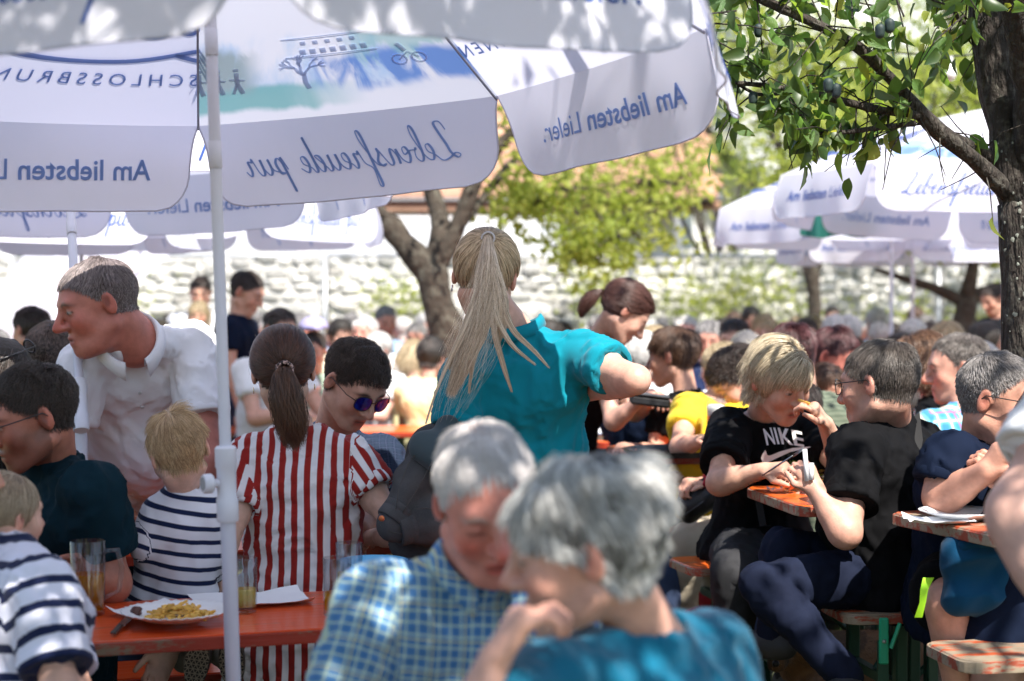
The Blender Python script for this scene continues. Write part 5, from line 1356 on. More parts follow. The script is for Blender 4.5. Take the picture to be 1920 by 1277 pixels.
# ------------------------------------------------------------------ beer tables and benches
def wood(name, c, worn=.5, gloss=.28):
    if name in MATS: return MATS[name]
    m = mat(name, c, gloss, coat=.25, bump=.25, bumpscale=18, bumpstretch=(.15, 4, 4), bumpdist=.01, var=.10, varscale=4, spec=.4)
    N = m.node_tree.nodes; L = m.node_tree.links; b = N['Principled BSDF']; src = b.inputs['Base Color'].links[0].from_socket
    tc = N.new('ShaderNodeTexCoord'); nz = N.new('ShaderNodeTexNoise'); nz.inputs['Scale'].default_value = 9; nz.inputs['Detail'].default_value = 8; nz.inputs['Roughness'].default_value = .7
    mp = N.new('ShaderNodeMapping'); mp.inputs['Scale'].default_value = (.6, 2.5, 2.5); L.new(tc.outputs['Object'], mp.inputs[0]); L.new(mp.outputs[0], nz.inputs[0])
    ge = N.new('ShaderNodeNewGeometry'); rp = N.new('ShaderNodeMapRange'); rp.inputs[1].default_value = .62 - worn * .2; rp.inputs[2].default_value = .68 - worn * .2; L.new(nz.outputs[0], rp.inputs[0])
    mx = N.new('ShaderNodeMix'); mx.data_type = 'RGBA'; L.new(rp.outputs[0], mx.inputs[0]); L.new(src, mx.inputs[6]); mx.inputs[7].default_value = (.20, .13, .08, 1) if worn < .6 else (.30, .24, .17, 1); L.new(mx.outputs[2], b.inputs['Base Color'])
    return m
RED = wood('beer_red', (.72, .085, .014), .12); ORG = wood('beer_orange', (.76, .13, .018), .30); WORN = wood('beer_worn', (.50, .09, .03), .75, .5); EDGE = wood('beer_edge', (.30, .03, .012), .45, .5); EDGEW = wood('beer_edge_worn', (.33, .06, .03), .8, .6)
GRN = mat('steel_green', (.006, .06, .035), .4, .1, var=.1)
def board(name, a, b_, width, z, th, m, me_, label, cat, group, legs=True, side=1, rad=.045, gz0=None):
    """a to b_: the near long edge; the board reaches width to its left (away from the camera when a is on the left)"""
    a, b_ = Vector((a[0], a[1], 0)), Vector((b_[0], b_[1], 0)); u = (b_ - a).normalized(); n = Vector((-u.y, u.x, 0)) * side; L_ = (b_ - a).length
    c = (a + b_) / 2 + n * width / 2; g0 = gz(c.x, c.y) if gz0 is None else gz0; rz = math.atan2(u.y, u.x)
    root = empty(name, (c.x, c.y, g0), label, cat, group, rz)
    ol = []
    for sx, sy, a0 in ((1, -1, -90), (1, 1, 0), (-1, 1, 90), (-1, -1, 180)):
        for k in range(6): t = math.radians(a0 + 18 * k); ol.append((sx * (L_ / 2 - rad) + rad * math.cos(t), sy * (width / 2 - rad) + rad * math.sin(t)))
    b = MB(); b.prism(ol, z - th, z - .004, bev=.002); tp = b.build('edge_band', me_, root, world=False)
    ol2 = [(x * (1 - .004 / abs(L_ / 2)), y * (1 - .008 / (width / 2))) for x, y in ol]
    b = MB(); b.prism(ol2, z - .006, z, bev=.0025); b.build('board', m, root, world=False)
    if legs:
        for sx in (-1, 1):
            x = sx * (L_ / 2 - .33); hw = width / 2 - .04
            for sy in (-1, 1):
                b = MB(); b.box((x, sy * hw * .85, (z - th) / 2), (.035, .035, z - th - .002), bev=.004); b.build('leg', GRN, root, world=False)
            b = MB(); b.box((x, 0, z * .30), (.028, hw * 1.6, .028)); b.build('cross_bar', GRN, root, world=False); b = MB(); b.box((x, 0, z - th - .02), (.045, hw * 2, .036)); b.build('top_rail', GRN, root, world=False)
            b = MB(); b.tube([(x, 0, z * .32), (x - sx * .30, 0, z - th - .01)], .010, 8); b.build('brace', GRN, root, world=False)
        b = MB(); b.box((0, 0, z - th - .012), (L_ - .5, .07, .024)); b.build('batten', mat('plain_wood', (.30, .19, .10), .8, color2=(.2, .12, .07), scale=8, stretch=(.2, 3, 3)), root, world=False)
    return root
u1 = V(math.cos(math.radians(18)), math.sin(math.radians(18)), 0)
A1 = V(-1.24, 3.60, 0) - u1 * .62
T1 = board('beer_table', A1, A1 + u1 * 2.2, .50, .77, .032, RED, EDGE, 'red beer table in front with the plate of fries', 'table', 'beer tables')
board('beer_bench', A1 - V(-.17, .55, 0) , A1 - V(-.17, .55, 0) + u1 * 2.2, .25, .47, .028, RED, EDGE, 'beer bench on the near side of the front table', 'bench', 'beer benches')
B2 = V(-1.55, 4.53, 0)
board('beer_bench', B2, B2 + u1 * 2.2, .25, .47, .028, RED, EDGE, 'red beer bench the woman in the striped blouse sits on', 'bench', 'beer benches')
A2 = V(-1.70, 4.78, 0)
board('beer_table', A2, A2 + u1 * 2.2, .50, .77, .032, RED, EDGE, 'red beer table between the striped blouse woman and the polo man', 'table', 'beer tables')
# right group
def dirv(a): return V(math.cos(math.radians(a)), math.sin(math.radians(a)), 0)
board('beer_table', V(.803, 4.76, 0), V(.803, 4.76, 0) + dirv(9.5) * 2.2, .52, .77, .032, ORG, EDGEW, 'orange beer table corner between the couple in black shirts', 'table', 'beer tables', gz0=.17)
board('beer_table', V(1.164, 4.05, 0), V(1.164, 4.05, 0) + dirv(20) * 2.2, .50, .77, .032, WORN, EDGEW, 'worn beer table with a white plate beside the tree trunk', 'table', 'beer tables', gz0=.185)
board('beer_bench', V(.93, 4.40, 0) + V(0, .32, 0), V(.93, 4.72, 0) + dirv(9) * 2.0, .25, .47, .028, WORN, EDGEW, 'weathered pale beer bench under the man in the black shirt', 'bench', 'beer benches', gz0=.17)
board('beer_bench', V(.90, 5.05, 0), V(.90, 5.05, 0) + dirv(9) * .9, .25, .47, .028, RED, EDGE, 'red bench end just behind the weathered bench', 'bench', 'beer benches', gz0=.17)
board('beer_bench', V(1.06, 3.98, 0), V(1.06, 3.98, 0) + dirv(10) * 2.2, .25, .47, .032, WORN, EDGEW, 'scuffed beer bench at the lower right edge', 'bench', 'beer benches', gz0=.20)
board('beer_bench', G(1300, 5.36), G(1300, 5.36) + dirv(15) * 1.0, .25, .47, .028, ORG, EDGEW, 'orange beer bench the blond woman in black sits on', 'bench', 'beer benches', gz0=.20)
board('beer_bench', G(1270, 6.35), G(1270, 6.35) + dirv(12) * 1.6, .25, .47, .028, RED, EDGE, 'red beer bench behind, by the beige trousers', 'bench', 'beer benches', gz0=.17)
board('beer_table', G(1195, 6.25), G(1195, 6.25) + dirv(11) * 2.2, .50, .77, .032, ORG, EDGE, 'orange beer table carrying the round black tray', 'table', 'beer tables', gz0=.17)
board('beer_table', G(1120, 7.5), G(1120, 7.5) + dirv(8) * 2.2, .50, .77, .032, ORG, EDGE, 'beer table with white paper cover behind the teal waitress', 'table', 'beer tables', gz0=.12)
board('beer_table', G(690, 11.3), G(690, 11.3) + dirv(0) * 2.2, .50, .77, .032, ORG, EDGE, 'sunlit orange beer table in front of the forked tree', 'table', 'beer tables', gz0=0)
board('beer_bench', G(640, 10.6), G(640, 10.6) + dirv(2) * 2.2, .25, .47, .032, ORG, EDGE, 'orange beer bench on the near side of the sunlit table', 'bench', 'beer benches', gz0=0)
board('beer_table', G(640, 15.5), G(640, 15.5) + dirv(0) * 2.2, .50, .77, .032, ORG, EDGE, 'farther sunlit orange table left of the forked tree', 'table', 'beer tables', gz0=0)
# bright green stay of the weathered bench is a steel lock in the sun
def lock():
    c = P(1657, 1202, 4.75); b = MB(); b.box(c, (.027, .012, .13), bev=.004); root = empty('steel_stay', (c.x, c.y, gz(c.x, c.y)), 'bright green steel stay under the weathered bench', 'stay'); b.build('flat_bar', mat('steel_bright', (.02, .42, .22), .4), root)
    b = MB(); b.lathe([(.0, .0), (.006, .0), (.004, .004), (0, .005)], c + V(0, -.007, 0), 10, Matrix.Rotation(math.radians(90), 3, 'X')); b.build('rivet', mat('galvanised'), root)
    b = MB(); b.tube([c + V(.02, 0, -.02), c + V(.045, 0, .05)], .006, 6); b.build('pin', mat('steel_bright'), root); b = MB(); b.box((c.x, c.y + .01, (c.z + gz(c.x, c.y)) / 2), (.03, .012, c.z - gz(c.x, c.y))); b.build('leg', GRN, root)
lock()

# ------------------------------------------------------------------ things on the tables
def thin_glass(name, tint, ior=1.45, diff=None, dw=0.0):
    m = bpy.data.materials.new(name); m.use_nodes = True; MATS[name] = m; N = m.node_tree.nodes; L = m.node_tree.links; N.remove(N['Principled BSDF'])
    t = N.new('ShaderNodeBsdfTransparent'); t.inputs[0].default_value = (*tint, 1); g = N.new('ShaderNodeBsdfGlossy'); g.inputs['Roughness'].default_value = .03
    lw = N.new('ShaderNodeLayerWeight'); lw.inputs[0].default_value = .5; pw_ = N.new('ShaderNodeMath'); pw_.operation = 'POWER'; L.new(lw.outputs['Facing'], pw_.inputs[0]); pw_.inputs[1].default_value = 4.0; f = N.new('ShaderNodeMath'); f.operation = 'MULTIPLY_ADD'; L.new(pw_.outputs[0], f.inputs[0]); f.inputs[1].default_value = .75; f.inputs[2].default_value = .07; x = N.new('ShaderNodeMixShader'); L.new(f.outputs[0], x.inputs[0]); L.new(t.outputs[0], x.inputs[1]); L.new(g.outputs[0], x.inputs[2]); out = x
    if diff is not None:
        d = N.new('ShaderNodeBsdfTranslucent'); d.inputs[0].default_value = (*diff, 1); y = N.new('ShaderNodeMixShader'); y.inputs[0].default_value = dw; L.new(x.outputs[0], y.inputs[1]); L.new(d.outputs[0], y.inputs[2]); out = y
    L.new(out.outputs[0], N['Material Output'].inputs[0]); return m
glassm = thin_glass('glass_clear', (.88, .90, .92), 1.5)
def liquid(name, c):
    return MATS.get(name) or thin_glass(name, tuple(min(1, q ** .8) for q in c), 1.2, tuple(min(1, q * 1.15) for q in c), .68)
def tumbler(c, r=.034, h=.125, fill=.5, drink=(.9, .65, .15), label='', foam=0, name='drinking_glass', facet=0, handle=0, wall=.0022):
    root = empty(name, c, label, 'glass'); n = 28 if not facet else 24; b = MB()
    b.lathe([(.0, .0), (r * .92, .0), (r * .94, .006), (r, h), (r - wall * .4, h + .001), (r - wall, h), (r * .94 - wall, .012), (0, .010)], c, n); b.build('cup', glassm, root, autosmooth=50)
    if fill: b = MB(); z1 = .012 + (h - .02) * fill; ri = r * .94 - wall - .0006; rt = ri + (r * .06) * fill; b.lathe([(0, .0125), (ri, .0125), (rt, z1), (0, z1)], c, n); b.build('drink', liquid('drink_%d_%d' % (int(drink[1] * 99), int(drink[2] * 99)), drink), root, autosmooth=50)
    if foam: b = MB(); b.lathe([(0, z1 + .0005), (rt, z1 + .0005), (rt + .001, z1 + foam), (rt * .7, z1 + foam + .006), (0, z1 + foam + .008)], c, n); b.build('foam', mat('beer_foam', (.85, .80, .70), .9, bump=.4, bumpscale=300, bumpdist=.002), root, smooth=True)
    if handle:
        b = MB(); c = Vector(c); q = V(math.sin(handle), math.cos(handle), 0); b.tube([c + q * (r * .95) + V(0, 0, h * .85), c + q * (r + .028) + V(0, 0, h * .86), c + q * (r + .038) + V(0, 0, h * .6), c + q * (r + .030) + V(0, 0, h * .3), c + q * (r * .95) + V(0, 0, h * .22)], .0065, 10); b.build('handle', glassm, root, smooth=True)
    return root
zt = .771
def on(px, py, z=zt):
    """point at height z seen at (px,py)"""
    k = 1.0
    for _ in range(30):
        p = P(px, py, k)
        if p.z - z > 1e-4 or True:
            k *= (CAMZ - z) / max(1e-6, (CAMZ - p.z))
    return P(px, py, k)
def napkin(px, py, size, rz, z, label, name='paper_napkin'):
    c = on(px, py, z); o = empty(name, c, label, 'napkin', rz=rz); b = MB(); n = 6; vs = []; rd = random.Random(int(px))
    for j in range(n + 1):
        for i in range(n + 1):
            lift = .0012 + (.010 * (abs(i - n / 2) / (n / 2)) ** 6 + .012 * (abs(j - n / 2) / (n / 2)) ** 7) * rd.uniform(.3, 1); vs.append(((i / n - .5) * size[0], (j / n - .5) * size[1], lift))
    b.add(vs, [(j * (n + 1) + i, j * (n + 1) + i + 1, (j + 1) * (n + 1) + i + 1, (j + 1) * (n + 1) + i) for j in range(n) for i in range(n)]); b.build('sheet', mat('paper', (.78, .78, .80), .9, bump=.3, bumpscale=60, bumpdist=.002), o, smooth=True, world=False); return o
def plate(c, r, label, scallop=0, name='plate', m=None, sq=1.0):
    root = empty(name, c, label, 'plate'); b = MB(); n = 64; prof = [(.0, .003), (.55, .003), (.62, .006), (.80, .016), (.98, .022), (1.0, .0215), (.98, .019), (.80, .012), (.60, .001), (0, .001)]; vs = []; fs = []
    for (q, z) in prof:
        for k in range(n):
            a = 2 * math.pi * k / n; rr = r * q * (1 + scallop * .012 * math.cos(a * 32) * (q > .6)); vs.append((rr * math.cos(a) * sq, rr * math.sin(a), z + scallop * .0015 * math.cos(a * 32) * (q > .6)))
    for i in range(len(prof) - 1):
        for k in range(n): a, b_ = i * n + k, i * n + (k + 1) % n; fs.append((a, b_, b_ + n, a + n))
    b.add([Vector(v) + Vector(c) for v in vs], fs); b.build('dish', m or mat('plate_white', (.80, .80, .80), .35, var=.02), root, smooth=True); return root
def fries(c, rx, ry, n, seed, label, hgt=.03, z=.004, col=(.80, .50, .10)):
    root = empty('fries', c, label, 'food'); rd = random.Random(seed); ms = []
    fm = mat('fried_potato', col, .55, color2=(.62, .30, .05), scale=30, rand=.2, bump=.3, bumpscale=120, bumpdist=.003, sss=.1)
    for k in range(5):
        b = MB(); L_ = rd.uniform(.03, .062); q = rd.uniform(-.006, .006); b.tube([(-L_ / 2, 0, 0), (-L_ * .4, q * .4, 0), (0, q, q * .4), (L_ * .4, q * .3, 0), (L_ / 2, 0, 0)], [.0028, .0044, .0046, .0044, .0028], 4); me = b.mesh('fry', False); me.materials.append(fm); ms.append(me)
    for i in range(n):
        a = rd.uniform(0, 6.28); q = rd.random() ** .55; x, y = rx * q * math.cos(a), ry * q * math.sin(a); o = bpy.data.objects.new('fry', rd.choice(ms)); COL.objects.link(o); o.parent = root
        o.location = (x, y, z + .006 + (hgt * (1 - q) * rd.uniform(.2, 1))); o.rotation_euler = (rd.uniform(-.3, .3), rd.uniform(-.5, .5), rd.uniform(0, 6.28))
    return root
napkin(470, 1128, (.28, .20), .35, zt + .001, 'white paper sheet under the plate and the small glass')
napkin(300, 1150, (.18, .18), .9, zt + .004, 'folded white napkin corner left of the fries plate')
cpl = on(330, 1160, zt + .012); cpl.z = zt + .012
plate(cpl, .125, 'white fluted paper plate with fries on the front table', scallop=1, name='paper_plate', sq=1.0)
fries(cpl + V(.01, -.01, 0), .07, .055, 70, 3, 'heap of yellow french fries on the paper plate')
def sauce():
    S = Solid(.004); c = cpl + V(-.088, .0, .012)
    for i in range(7): S.ell(c + V(rng.uniform(-.012, .012), rng.uniform(-.014, .014), rng.uniform(-.003, .010)), (.010, .009, .007), None, .004)
    v, f = S.mesh(); o = link('sausage_scrap', np_mesh('sausage_scrap', v, f), mat('sausage', (.07, .018, .012), .4, bump=.5)); tag(o, 'dark brown sausage scrap on the rim of the paper plate', 'food')
sauce()
def knife():
    a, b_ = on(243, 1160, zt + .004), on(215, 1188, zt + .004); u = (b_ - a).normalized(); root = empty('knife', a, 'steel knife lying left of the fries plate', 'knife'); b = MB(); m = (a + b_) / 2
    b.box(a.lerp(b_, .3) + V(0, 0, .004), ((b_ - a).length * .62, .020, .002), u.to_track_quat('X', 'Z').to_matrix(), bev=.0008); b.build('blade', mat('cutlery', (.30, .30, .31), .25, 1), root)
    b = MB(); b.box(a.lerp(b_, .85) + V(0, 0, .005), ((b_ - a).length * .5, .014, .006), u.to_track_quat('X', 'Z').to_matrix(), bev=.002); b.build('handle', mat('cutlery_dark', (.06, .055, .05), .4, .3), root)
knife()
tumbler(on(461, 1146, zt + .003), .028, .128, .40, (.92, .78, .35), 'small glass of pale wine right behind the white pole')
tumbler(on(632, 1152, zt), .034, .135, .36, (.95, .62, .06), 'drinking glass with yellow juice, front one of the two', name='drinking_glass')
tumbler(on(655, 1118, zt), .034, .135, .42, (.95, .62, .06), 'drinking glass with juice half hidden behind the front one')
tumbler(on(165, 1152, zt), .042, .175, .55, (.95, .56, .10), 'half litre beer mug in the hand of the left man', facet=1, handle=1.2, name='beer_mug')
def bowl():
    c = on(700, 1112, zt); root = empty('blue_bowl', c, 'light blue plastic bowl behind the glasses on the front table', 'bowl'); b = MB()
    b.lathe([(0, .002), (.05, .002), (.075, .05), (.085, .085), (.088, .085), (.079, .05), (.053, .0), (0, 0)], c, 32); b.build('shell', mat('blue_plastic', (.12, .42, .68), .4), root, smooth=True)
bowl()
# tray, plates and drinks on the right
ct = on(1262, 852, .945)
def tray():
    root = empty('tray', ct, 'round black serving tray on the orange table', 'tray'); b = MB(); b.lathe([(0, .004), (.165, .004), (.185, .022), (.19, .022), (.17, .0), (0, 0)], ct, 48); b.build('disc', mat('tray_black', (.03, .035, .04), .25, .3), root, autosmooth=40)
tray()
z2 = .943
cp2 = on(1490, 903, z2); plate(cp2, .095, 'white plate of salad before the blond woman', name='plate')
def salad(c, label, seed=1):
    root = empty('salad', c, label, 'food'); r = np.random.RandomState(seed); n = 150; p = r.normal(size=(n, 3)) * np.array([.028, .028, .012]) + A3(c) + np.array([0, 0, .022])
    link('leaf_mix', leaf_mesh(p, r, .03, .024, name='leaf_mix'), mat('lettuce', (.22, .36, .05), .5, color2=(.10, .04, .02), scale=30, trans=.3), root)
    for k in range(9):
        S = Solid(.004); q = c + V(r.normal() * .025, r.normal() * .025, .02 + abs(r.normal()) * .01); S.cap(q, q + V(.012, .004, .002), .008, .006); v, f = S.mesh(); link('potato_slice', np_mesh('potato_slice', v, f), mat('potato', (.6, .42, .16), .5), root)
salad(cp2, 'mixed salad heaped on the plate before the blond woman')
cf2 = on(1562, 922, z2)
def tray2():
    root = empty('paper_tray', cf2, 'white paper tray holding thick fries', 'food tray'); b = MB(); b.prism([(-.08, -.05), (.08, -.05), (.08, .05), (-.08, .05)], 0, .002, Matrix.Translation(cf2)); 
    b.v += [tuple(cf2 + V(x, y, z)) for x, y, z in ((-.08, -.05, .002), (.08, -.05, .002), (.08, .05, .002), (-.08, .05, .002), (-.092, -.062, .03), (.092, -.062, .03), (.092, .062, .03), (-.092, .062, .03))]; k = len(b.v) - 8
    for i in range(4): b.f.append((k + i, k + (i + 1) % 4, k + 4 + (i + 1) % 4, k + 4 + i)); b.mi.append(0)
    b.build('tray', mat('paper'), root)
tray2(); fries(cf2, .06, .04, 45, 8, 'thick golden fries in the paper tray', hgt=.035, z=.006, col=(.85, .52, .06))
napkin(1455, 922, (.05, .03), .2, z2 + .001, 'small white paper scrap on the orange table corner')
z3 = .957
plate(on(1800, 972, z3), .105, 'empty white plate on the worn table by the trunk', name='plate'); napkin(1760, 980, (.16, .10), .1, z3 + .001, 'white napkin under the empty plate')
tumbler(on(1342, 856, .945), .036, .21, .72, (.85, .33, .03), 'tall wheat beer glass with foam before the yellow shirt', foam=.035, name='beer_glass')
tumbler(on(1195, 806, .90), .034, .11, .6, (.45, .01, .03), 'glass of red drink on the white covered table'); tumbler(on(1172, 808, .90), .032, .10, .5, (.40, .02, .04), 'second glass of red drink left of the other')
def papercover():
    c = on(1165, 812, .892); o = empty('paper_cover', c, 'white paper cover along the table behind the waitress', 'table cover'); b = MB(); b.box(c + V(.25, .12, .001), (.9, .34, .003), Matrix.Rotation(math.radians(8), 3, 'Z')); b.build('sheet', mat('paper'), o)
papercover()
def bulb(px, py, d, label):
    c = P(px, py, d); root = empty('light_bulb', c, label, 'light bulb', 'string light bulbs'); S = Solid(.006); S.ell(c, (.03, .03, .034)); S.cap(c, c + V(0, 0, .045), .020, .016); v, f = S.mesh(); link('globe', np_mesh('globe', v, f), mat('bulb_white', (.8, .8, .78), .2), root)
    b = MB(); b.tube([c + V(0, 0, .04), c + V(0, 0, .075)], .017, 10); b.build('socket', mat('socket_grey', (.5, .5, .5), .5), root); b = MB(); b.tube([c + V(-1.2, 0, .16), c + V(0, 0, .075), c + V(1.2, 0, .17)], .004, 6); b.build('cable', mat('cable_black', (.02, .02, .02), .6), root)
bulb(1780, 138, 7.5, 'round white light bulb hanging in the leaves')
# ------------------------------------------------------------------ the people in front
def setj(J, **k):
    for q, v in k.items():
        if isinstance(v, tuple): v = P(*v)
        J[q] = v
    if 'shL' in k and 'shR' in k:
        J['che'] = (J['shL'] + J['shR']) / 2 + k.get('dche', V(0, 0, -.0)) if 'che' not in k else J['che']
    return J
BLACKT = cloth_mat('black', c1=(.0045, .0045, .0055), bump=.6); NAVYT = cloth_mat('navy', c1=(.004, .0085, .024), bump=.6); JEANS = cloth_mat('jeans', 'denim', (.02, .03, .07), (.06, .09, .16)); DARKJ = cloth_mat('darkjeans', 'denim', (.005, .007, .018), (.014, .02, .045)); GREYJ = cloth_mat('greyjeans', 'denim', (.022, .022, .024), (.05, .05, .055))
TEAL = cloth_mat('teal', c1=(.002, .20, .27), bump=.45); WHITEP = cloth_mat('whitepolo', c1=(.72, .71, .75), bump=.45); STR = cloth_mat('redstripe', 'ustripe', (.76, .74, .76), (.30, .022, .018), period=.0345, width=.5, bump=.5)
BRET = cloth_mat('breton', 'vstripe', (.70, .70, .76), (.010, .018, .06), period=.036, width=.34, phase=.2, bump=.5); BRET2 = cloth_mat('breton2', 'vstripe', (.66, .66, .76), (.010, .016, .055), period=.052, width=.33, bump=.4)
DTEAL = cloth_mat('darkteal', c1=(.003, .018, .028), bump=.5); BLUEP = cloth_mat('blueplaid', 'plaid', (.15, .30, .46), (.045, .15, .36), c3=(.50, .60, .46), c4=(.60, .56, .26), period=.018, bump=.4)
BEIGE = cloth_mat('beige', c1=(.42, .36, .27), bump=.5); YEL = cloth_mat('yellow', c1=(.72, .50, .03), bump=.5); OLIVE = cloth_mat('olive', 'vstripe', (.12, .14, .10), (.08, .10, .07), period=.02, bump=.3); TPLAID = cloth_mat('tplaid', 'plaid', (.16, .45, .55), (.03, .18, .42), c3=(.6, .6, .45), c4=(.4, .08, .1), period=.05, bump=.3)
PINK = cloth_mat('pink', c1=(.70, .02, .22), bump=.3); CORAL = cloth_mat('coral', c1=(.75, .18, .2), bump=.3); FLOR = cloth_mat('floral', 'floral', (.55, .04, .06), (.75, .55, .55), scale=85, size=.30, bump=.3); FLOR2 = cloth_mat('floral2', 'floral', (.65, .62, .62), (.10, .16, .5), scale=45, size=.42, c3=(.6, .12, .06), bump=.3)
WHITET = cloth_mat('whitetee', c1=(.78, .78, .80), bump=.4)
TAN = (.46, .22, .14); FAIR = (.56, .32, .23); RUDDY = (.43, .155, .115)

# white haired man in the foreground
J = pose((0, 3.05), yaw=170, sit=True, lean=6)
setj(J, head=(914, 938, 2.86), neck=(902, 1062, 2.96), shR=(705, 1135, 2.95), shL=(1068, 1155, 3.05), pel=(850, 1620, 3.05), elR=(625, 1400, 2.85), wrR=(760, 1540, 2.6), elL=(1120, 1450, 2.9), wrL=(1000, 1540, 2.6))
for q in 'LR': J['hip' + q] = J['pel'] + V(.09 if q == 'L' else -.09, 0, 0); J['kn' + q] = J['hip' + q] + V(0, -.40, -.02); J['an' + q] = J['kn' + q] + V(0, -.02, -.40)
p1 = person('elderly white haired man in a blue plaid shirt looking down beside the grey haired woman', J, head=(168, 24, 8), hair='short', hs=1.08, skin=(.62, .245, .19),
    ho=dict(haircol=(.62, .575, .56), browcol=(.45, .35, .32), hvar=.15, red=1.0, shut=1, seed=3, n=9000, len=.95, hairline=.100, lift=.22, hrad=.0007, nose=1.15, scalpcol=(.62, .48, .44), temple=.028, lock=.35, chin2=.9, jaw=.12, neckw=1.15), shirt=BLUEP, collar=BLUEP, pants=BEIGE, sleeve=.8, fat=.04, wide=1.12, loose=.014, neckline=.070, amp=1.4)

# grey haired woman in the foreground
J = pose((0, 2.4), yaw=-50, sit=True, lean=8, fem=1)
setj(J, head=(1098, 1026, 2.42), neck=(1205, 1185, 2.50), shL=(1030, 1290, 2.36), shR=(1330, 1225, 2.62), pel=(1240, 1700, 2.55), elL=(850, 1420, 2.20), wrL=(925, 1240, 2.25), elR=(1420, 1480, 2.6), wrR=(1200, 1560, 2.3))
J['che'] = (J['shL'] + J['shR']) / 2 + V(0, 0, -.01)
for q in 'LR': J['hip' + q] = J['pel'] + V(0, .09 if q == 'R' else -.09, 0); J['kn' + q] = J['hip' + q] + V(-.40, 0, -.02); J['an' + q] = J['kn' + q] + V(0, 0, -.40)
p2 = person('grey haired woman in a petrol blue top resting her chin on her hand', J, head=(-84, 10, -4), fem=1, hair='swept', hairvol=.006, hs=1.08, skin=(.60, .33, .25),
    ho=dict(haircol=(.15, .145, .14), haircol2=(.92, .90, .87), hvar=.5, seed=5, n=18000, len=1.3, lock=.85, lift=.42, sweep=(.1, -.55, -.05), red=.7, hairline=.062, scalpcol=(.2, .2, .2), hrad=.0007, browcol=(.35, .28, .25)),
    shirt=cloth_mat('petrol', c1=(.002, .115, .20), bump=.3, sheen=.3), pants=NAVYT, sleeve=.7, neckline=.075, loose=.014, wide=1.12,
    hands=dict(L=dict(d=V(.55, .15, .8), n=V(.75, .1, -.5), curl=.75, thumb=.6, s=.95)))

# woman in the striped blouse
J = pose((0, 4.8), yaw=6, sit=True, lean=0, fem=1)
setj(J, head=(531, 697, 4.74), neck=(552, 800, 4.80), shL=(470, 862, 4.80), shR=(655, 862, 4.80), pel=(572, 1165, 4.78), elL=(408, 1075, 4.58), wrL=(318, 1222, 4.42), elR=(752, 1000, 4.72), wrR=(684, 1010, 5.0))
J['che'] = P(563, 868, 4.80)
J['plat'] = V(1, .05, 0); F_ = V(.1, 1, 0).normalized()
for q, sg in (('L', -1), ('R', 1)): J['hip' + q] = J['pel'] + V(.10 * sg, .03, -.03); J['kn' + q] = J['hip' + q] + F_ * .42 + V(.08 * sg, 0, 0); J['an' + q] = V(J['kn' + q].x, J['kn' + q].y, .09)
p3 = person('brown haired woman with ponytail seen from behind in a red and white striped blouse', J, fem=1, head=(-8, 10, -3), hair='pony', skin=(.60, .37, .28), hs=1.05,
    ho=dict(haircol=(.030, .014, .009), haircol2=(.12, .05, .03), n=11000, seed=2, nohem=1, tie=(.004, -.116, -.008), red=.2, hrad=.0006, hrough=.33), shirt=STR, pants=cloth_mat('redskirt', c1=(.25, .02, .02)), sleeve=.42, neckline=.090, loose=.018, hem=.16, wide=1.10, amp=1.7,
    hands=dict(L=dict(d=V(-.45, -.35, -.8), n=V(.5, -.6, .2), curl=.45, thumb=.2), R=dict(curl=.5)))
HM3 = hair_mat((.035, .016, .010), .35, .3, (.16, .075, .04))
t3 = HQ(p3, .004, -.120, -.010)
tail('ponytail', [t3, t3 + V(.0, -.035, -.015), t3 + V(.008, -.045, -.07), t3 + V(.02, -.040, -.14), t3 + V(.028, -.035, -.20)], 2600, [.010, .026, .044, .046, .026], .0006, HM3, p3['root'], 4, end=.72)
b = MB(); R3 = p3['R']
for k in range(3):
    b.tube([t3 + V(0, -.010 - .004 * k, .0) + (R3 @ Vector((math.cos(a), .15 * math.sin(a * 3 + k), math.sin(a)))) * (.020 + .003 * math.sin(a * 9 + k * 2)) for a in [i * math.pi / 16 for i in range(33)]], .0042, 6, caps=False)
b.build('hair_tie', mat('scrunchie', (.45, .30, .27), .8, color2=(.03, .02, .02), scale=120, lo=.45, hi=.5), p3['root'], smooth=True)
hoop(p3, -1, .008, drop=.006); hoop(p3, 1, .008, drop=.006)
# rolled cuffs of the blouse
for q in 'LR':
    sh, el, wr = p3['arm'][q]; e = sh.lerp(el, .42); ax_ = (el - sh).normalized(); ring = MB(); u_ = ax_.orthogonal().normalized(); v_ = ax_.cross(u_); n = 44; vs = []
    for (rr_, dz) in ((.056, -.022), (.0655, -.024), (.068, -.004), (.066, .012), (.056, .012)):
        for k in range(n): a = 2 * math.pi * k / n; vs.append(e + ax_ * (dz + .002 * math.sin(a * 5)) + (u_ * math.cos(a) + v_ * math.sin(a)) * (rr_ + .0015 * math.sin(a * 3)))
    fs = [(i * n + k, i * n + (k + 1) % n, (i + 1) * n + (k + 1) % n, (i + 1) * n + k) for i in range(4) for k in range(n)]
    st = np.array([[(k % n) * .0093, 0, 0] for k in range(5 * n)])
    me = np_mesh('cuff', [tuple(x) for x in vs], np.array(fs), attrs={'st': st}); link('cuff', me, STR, p3['root'])

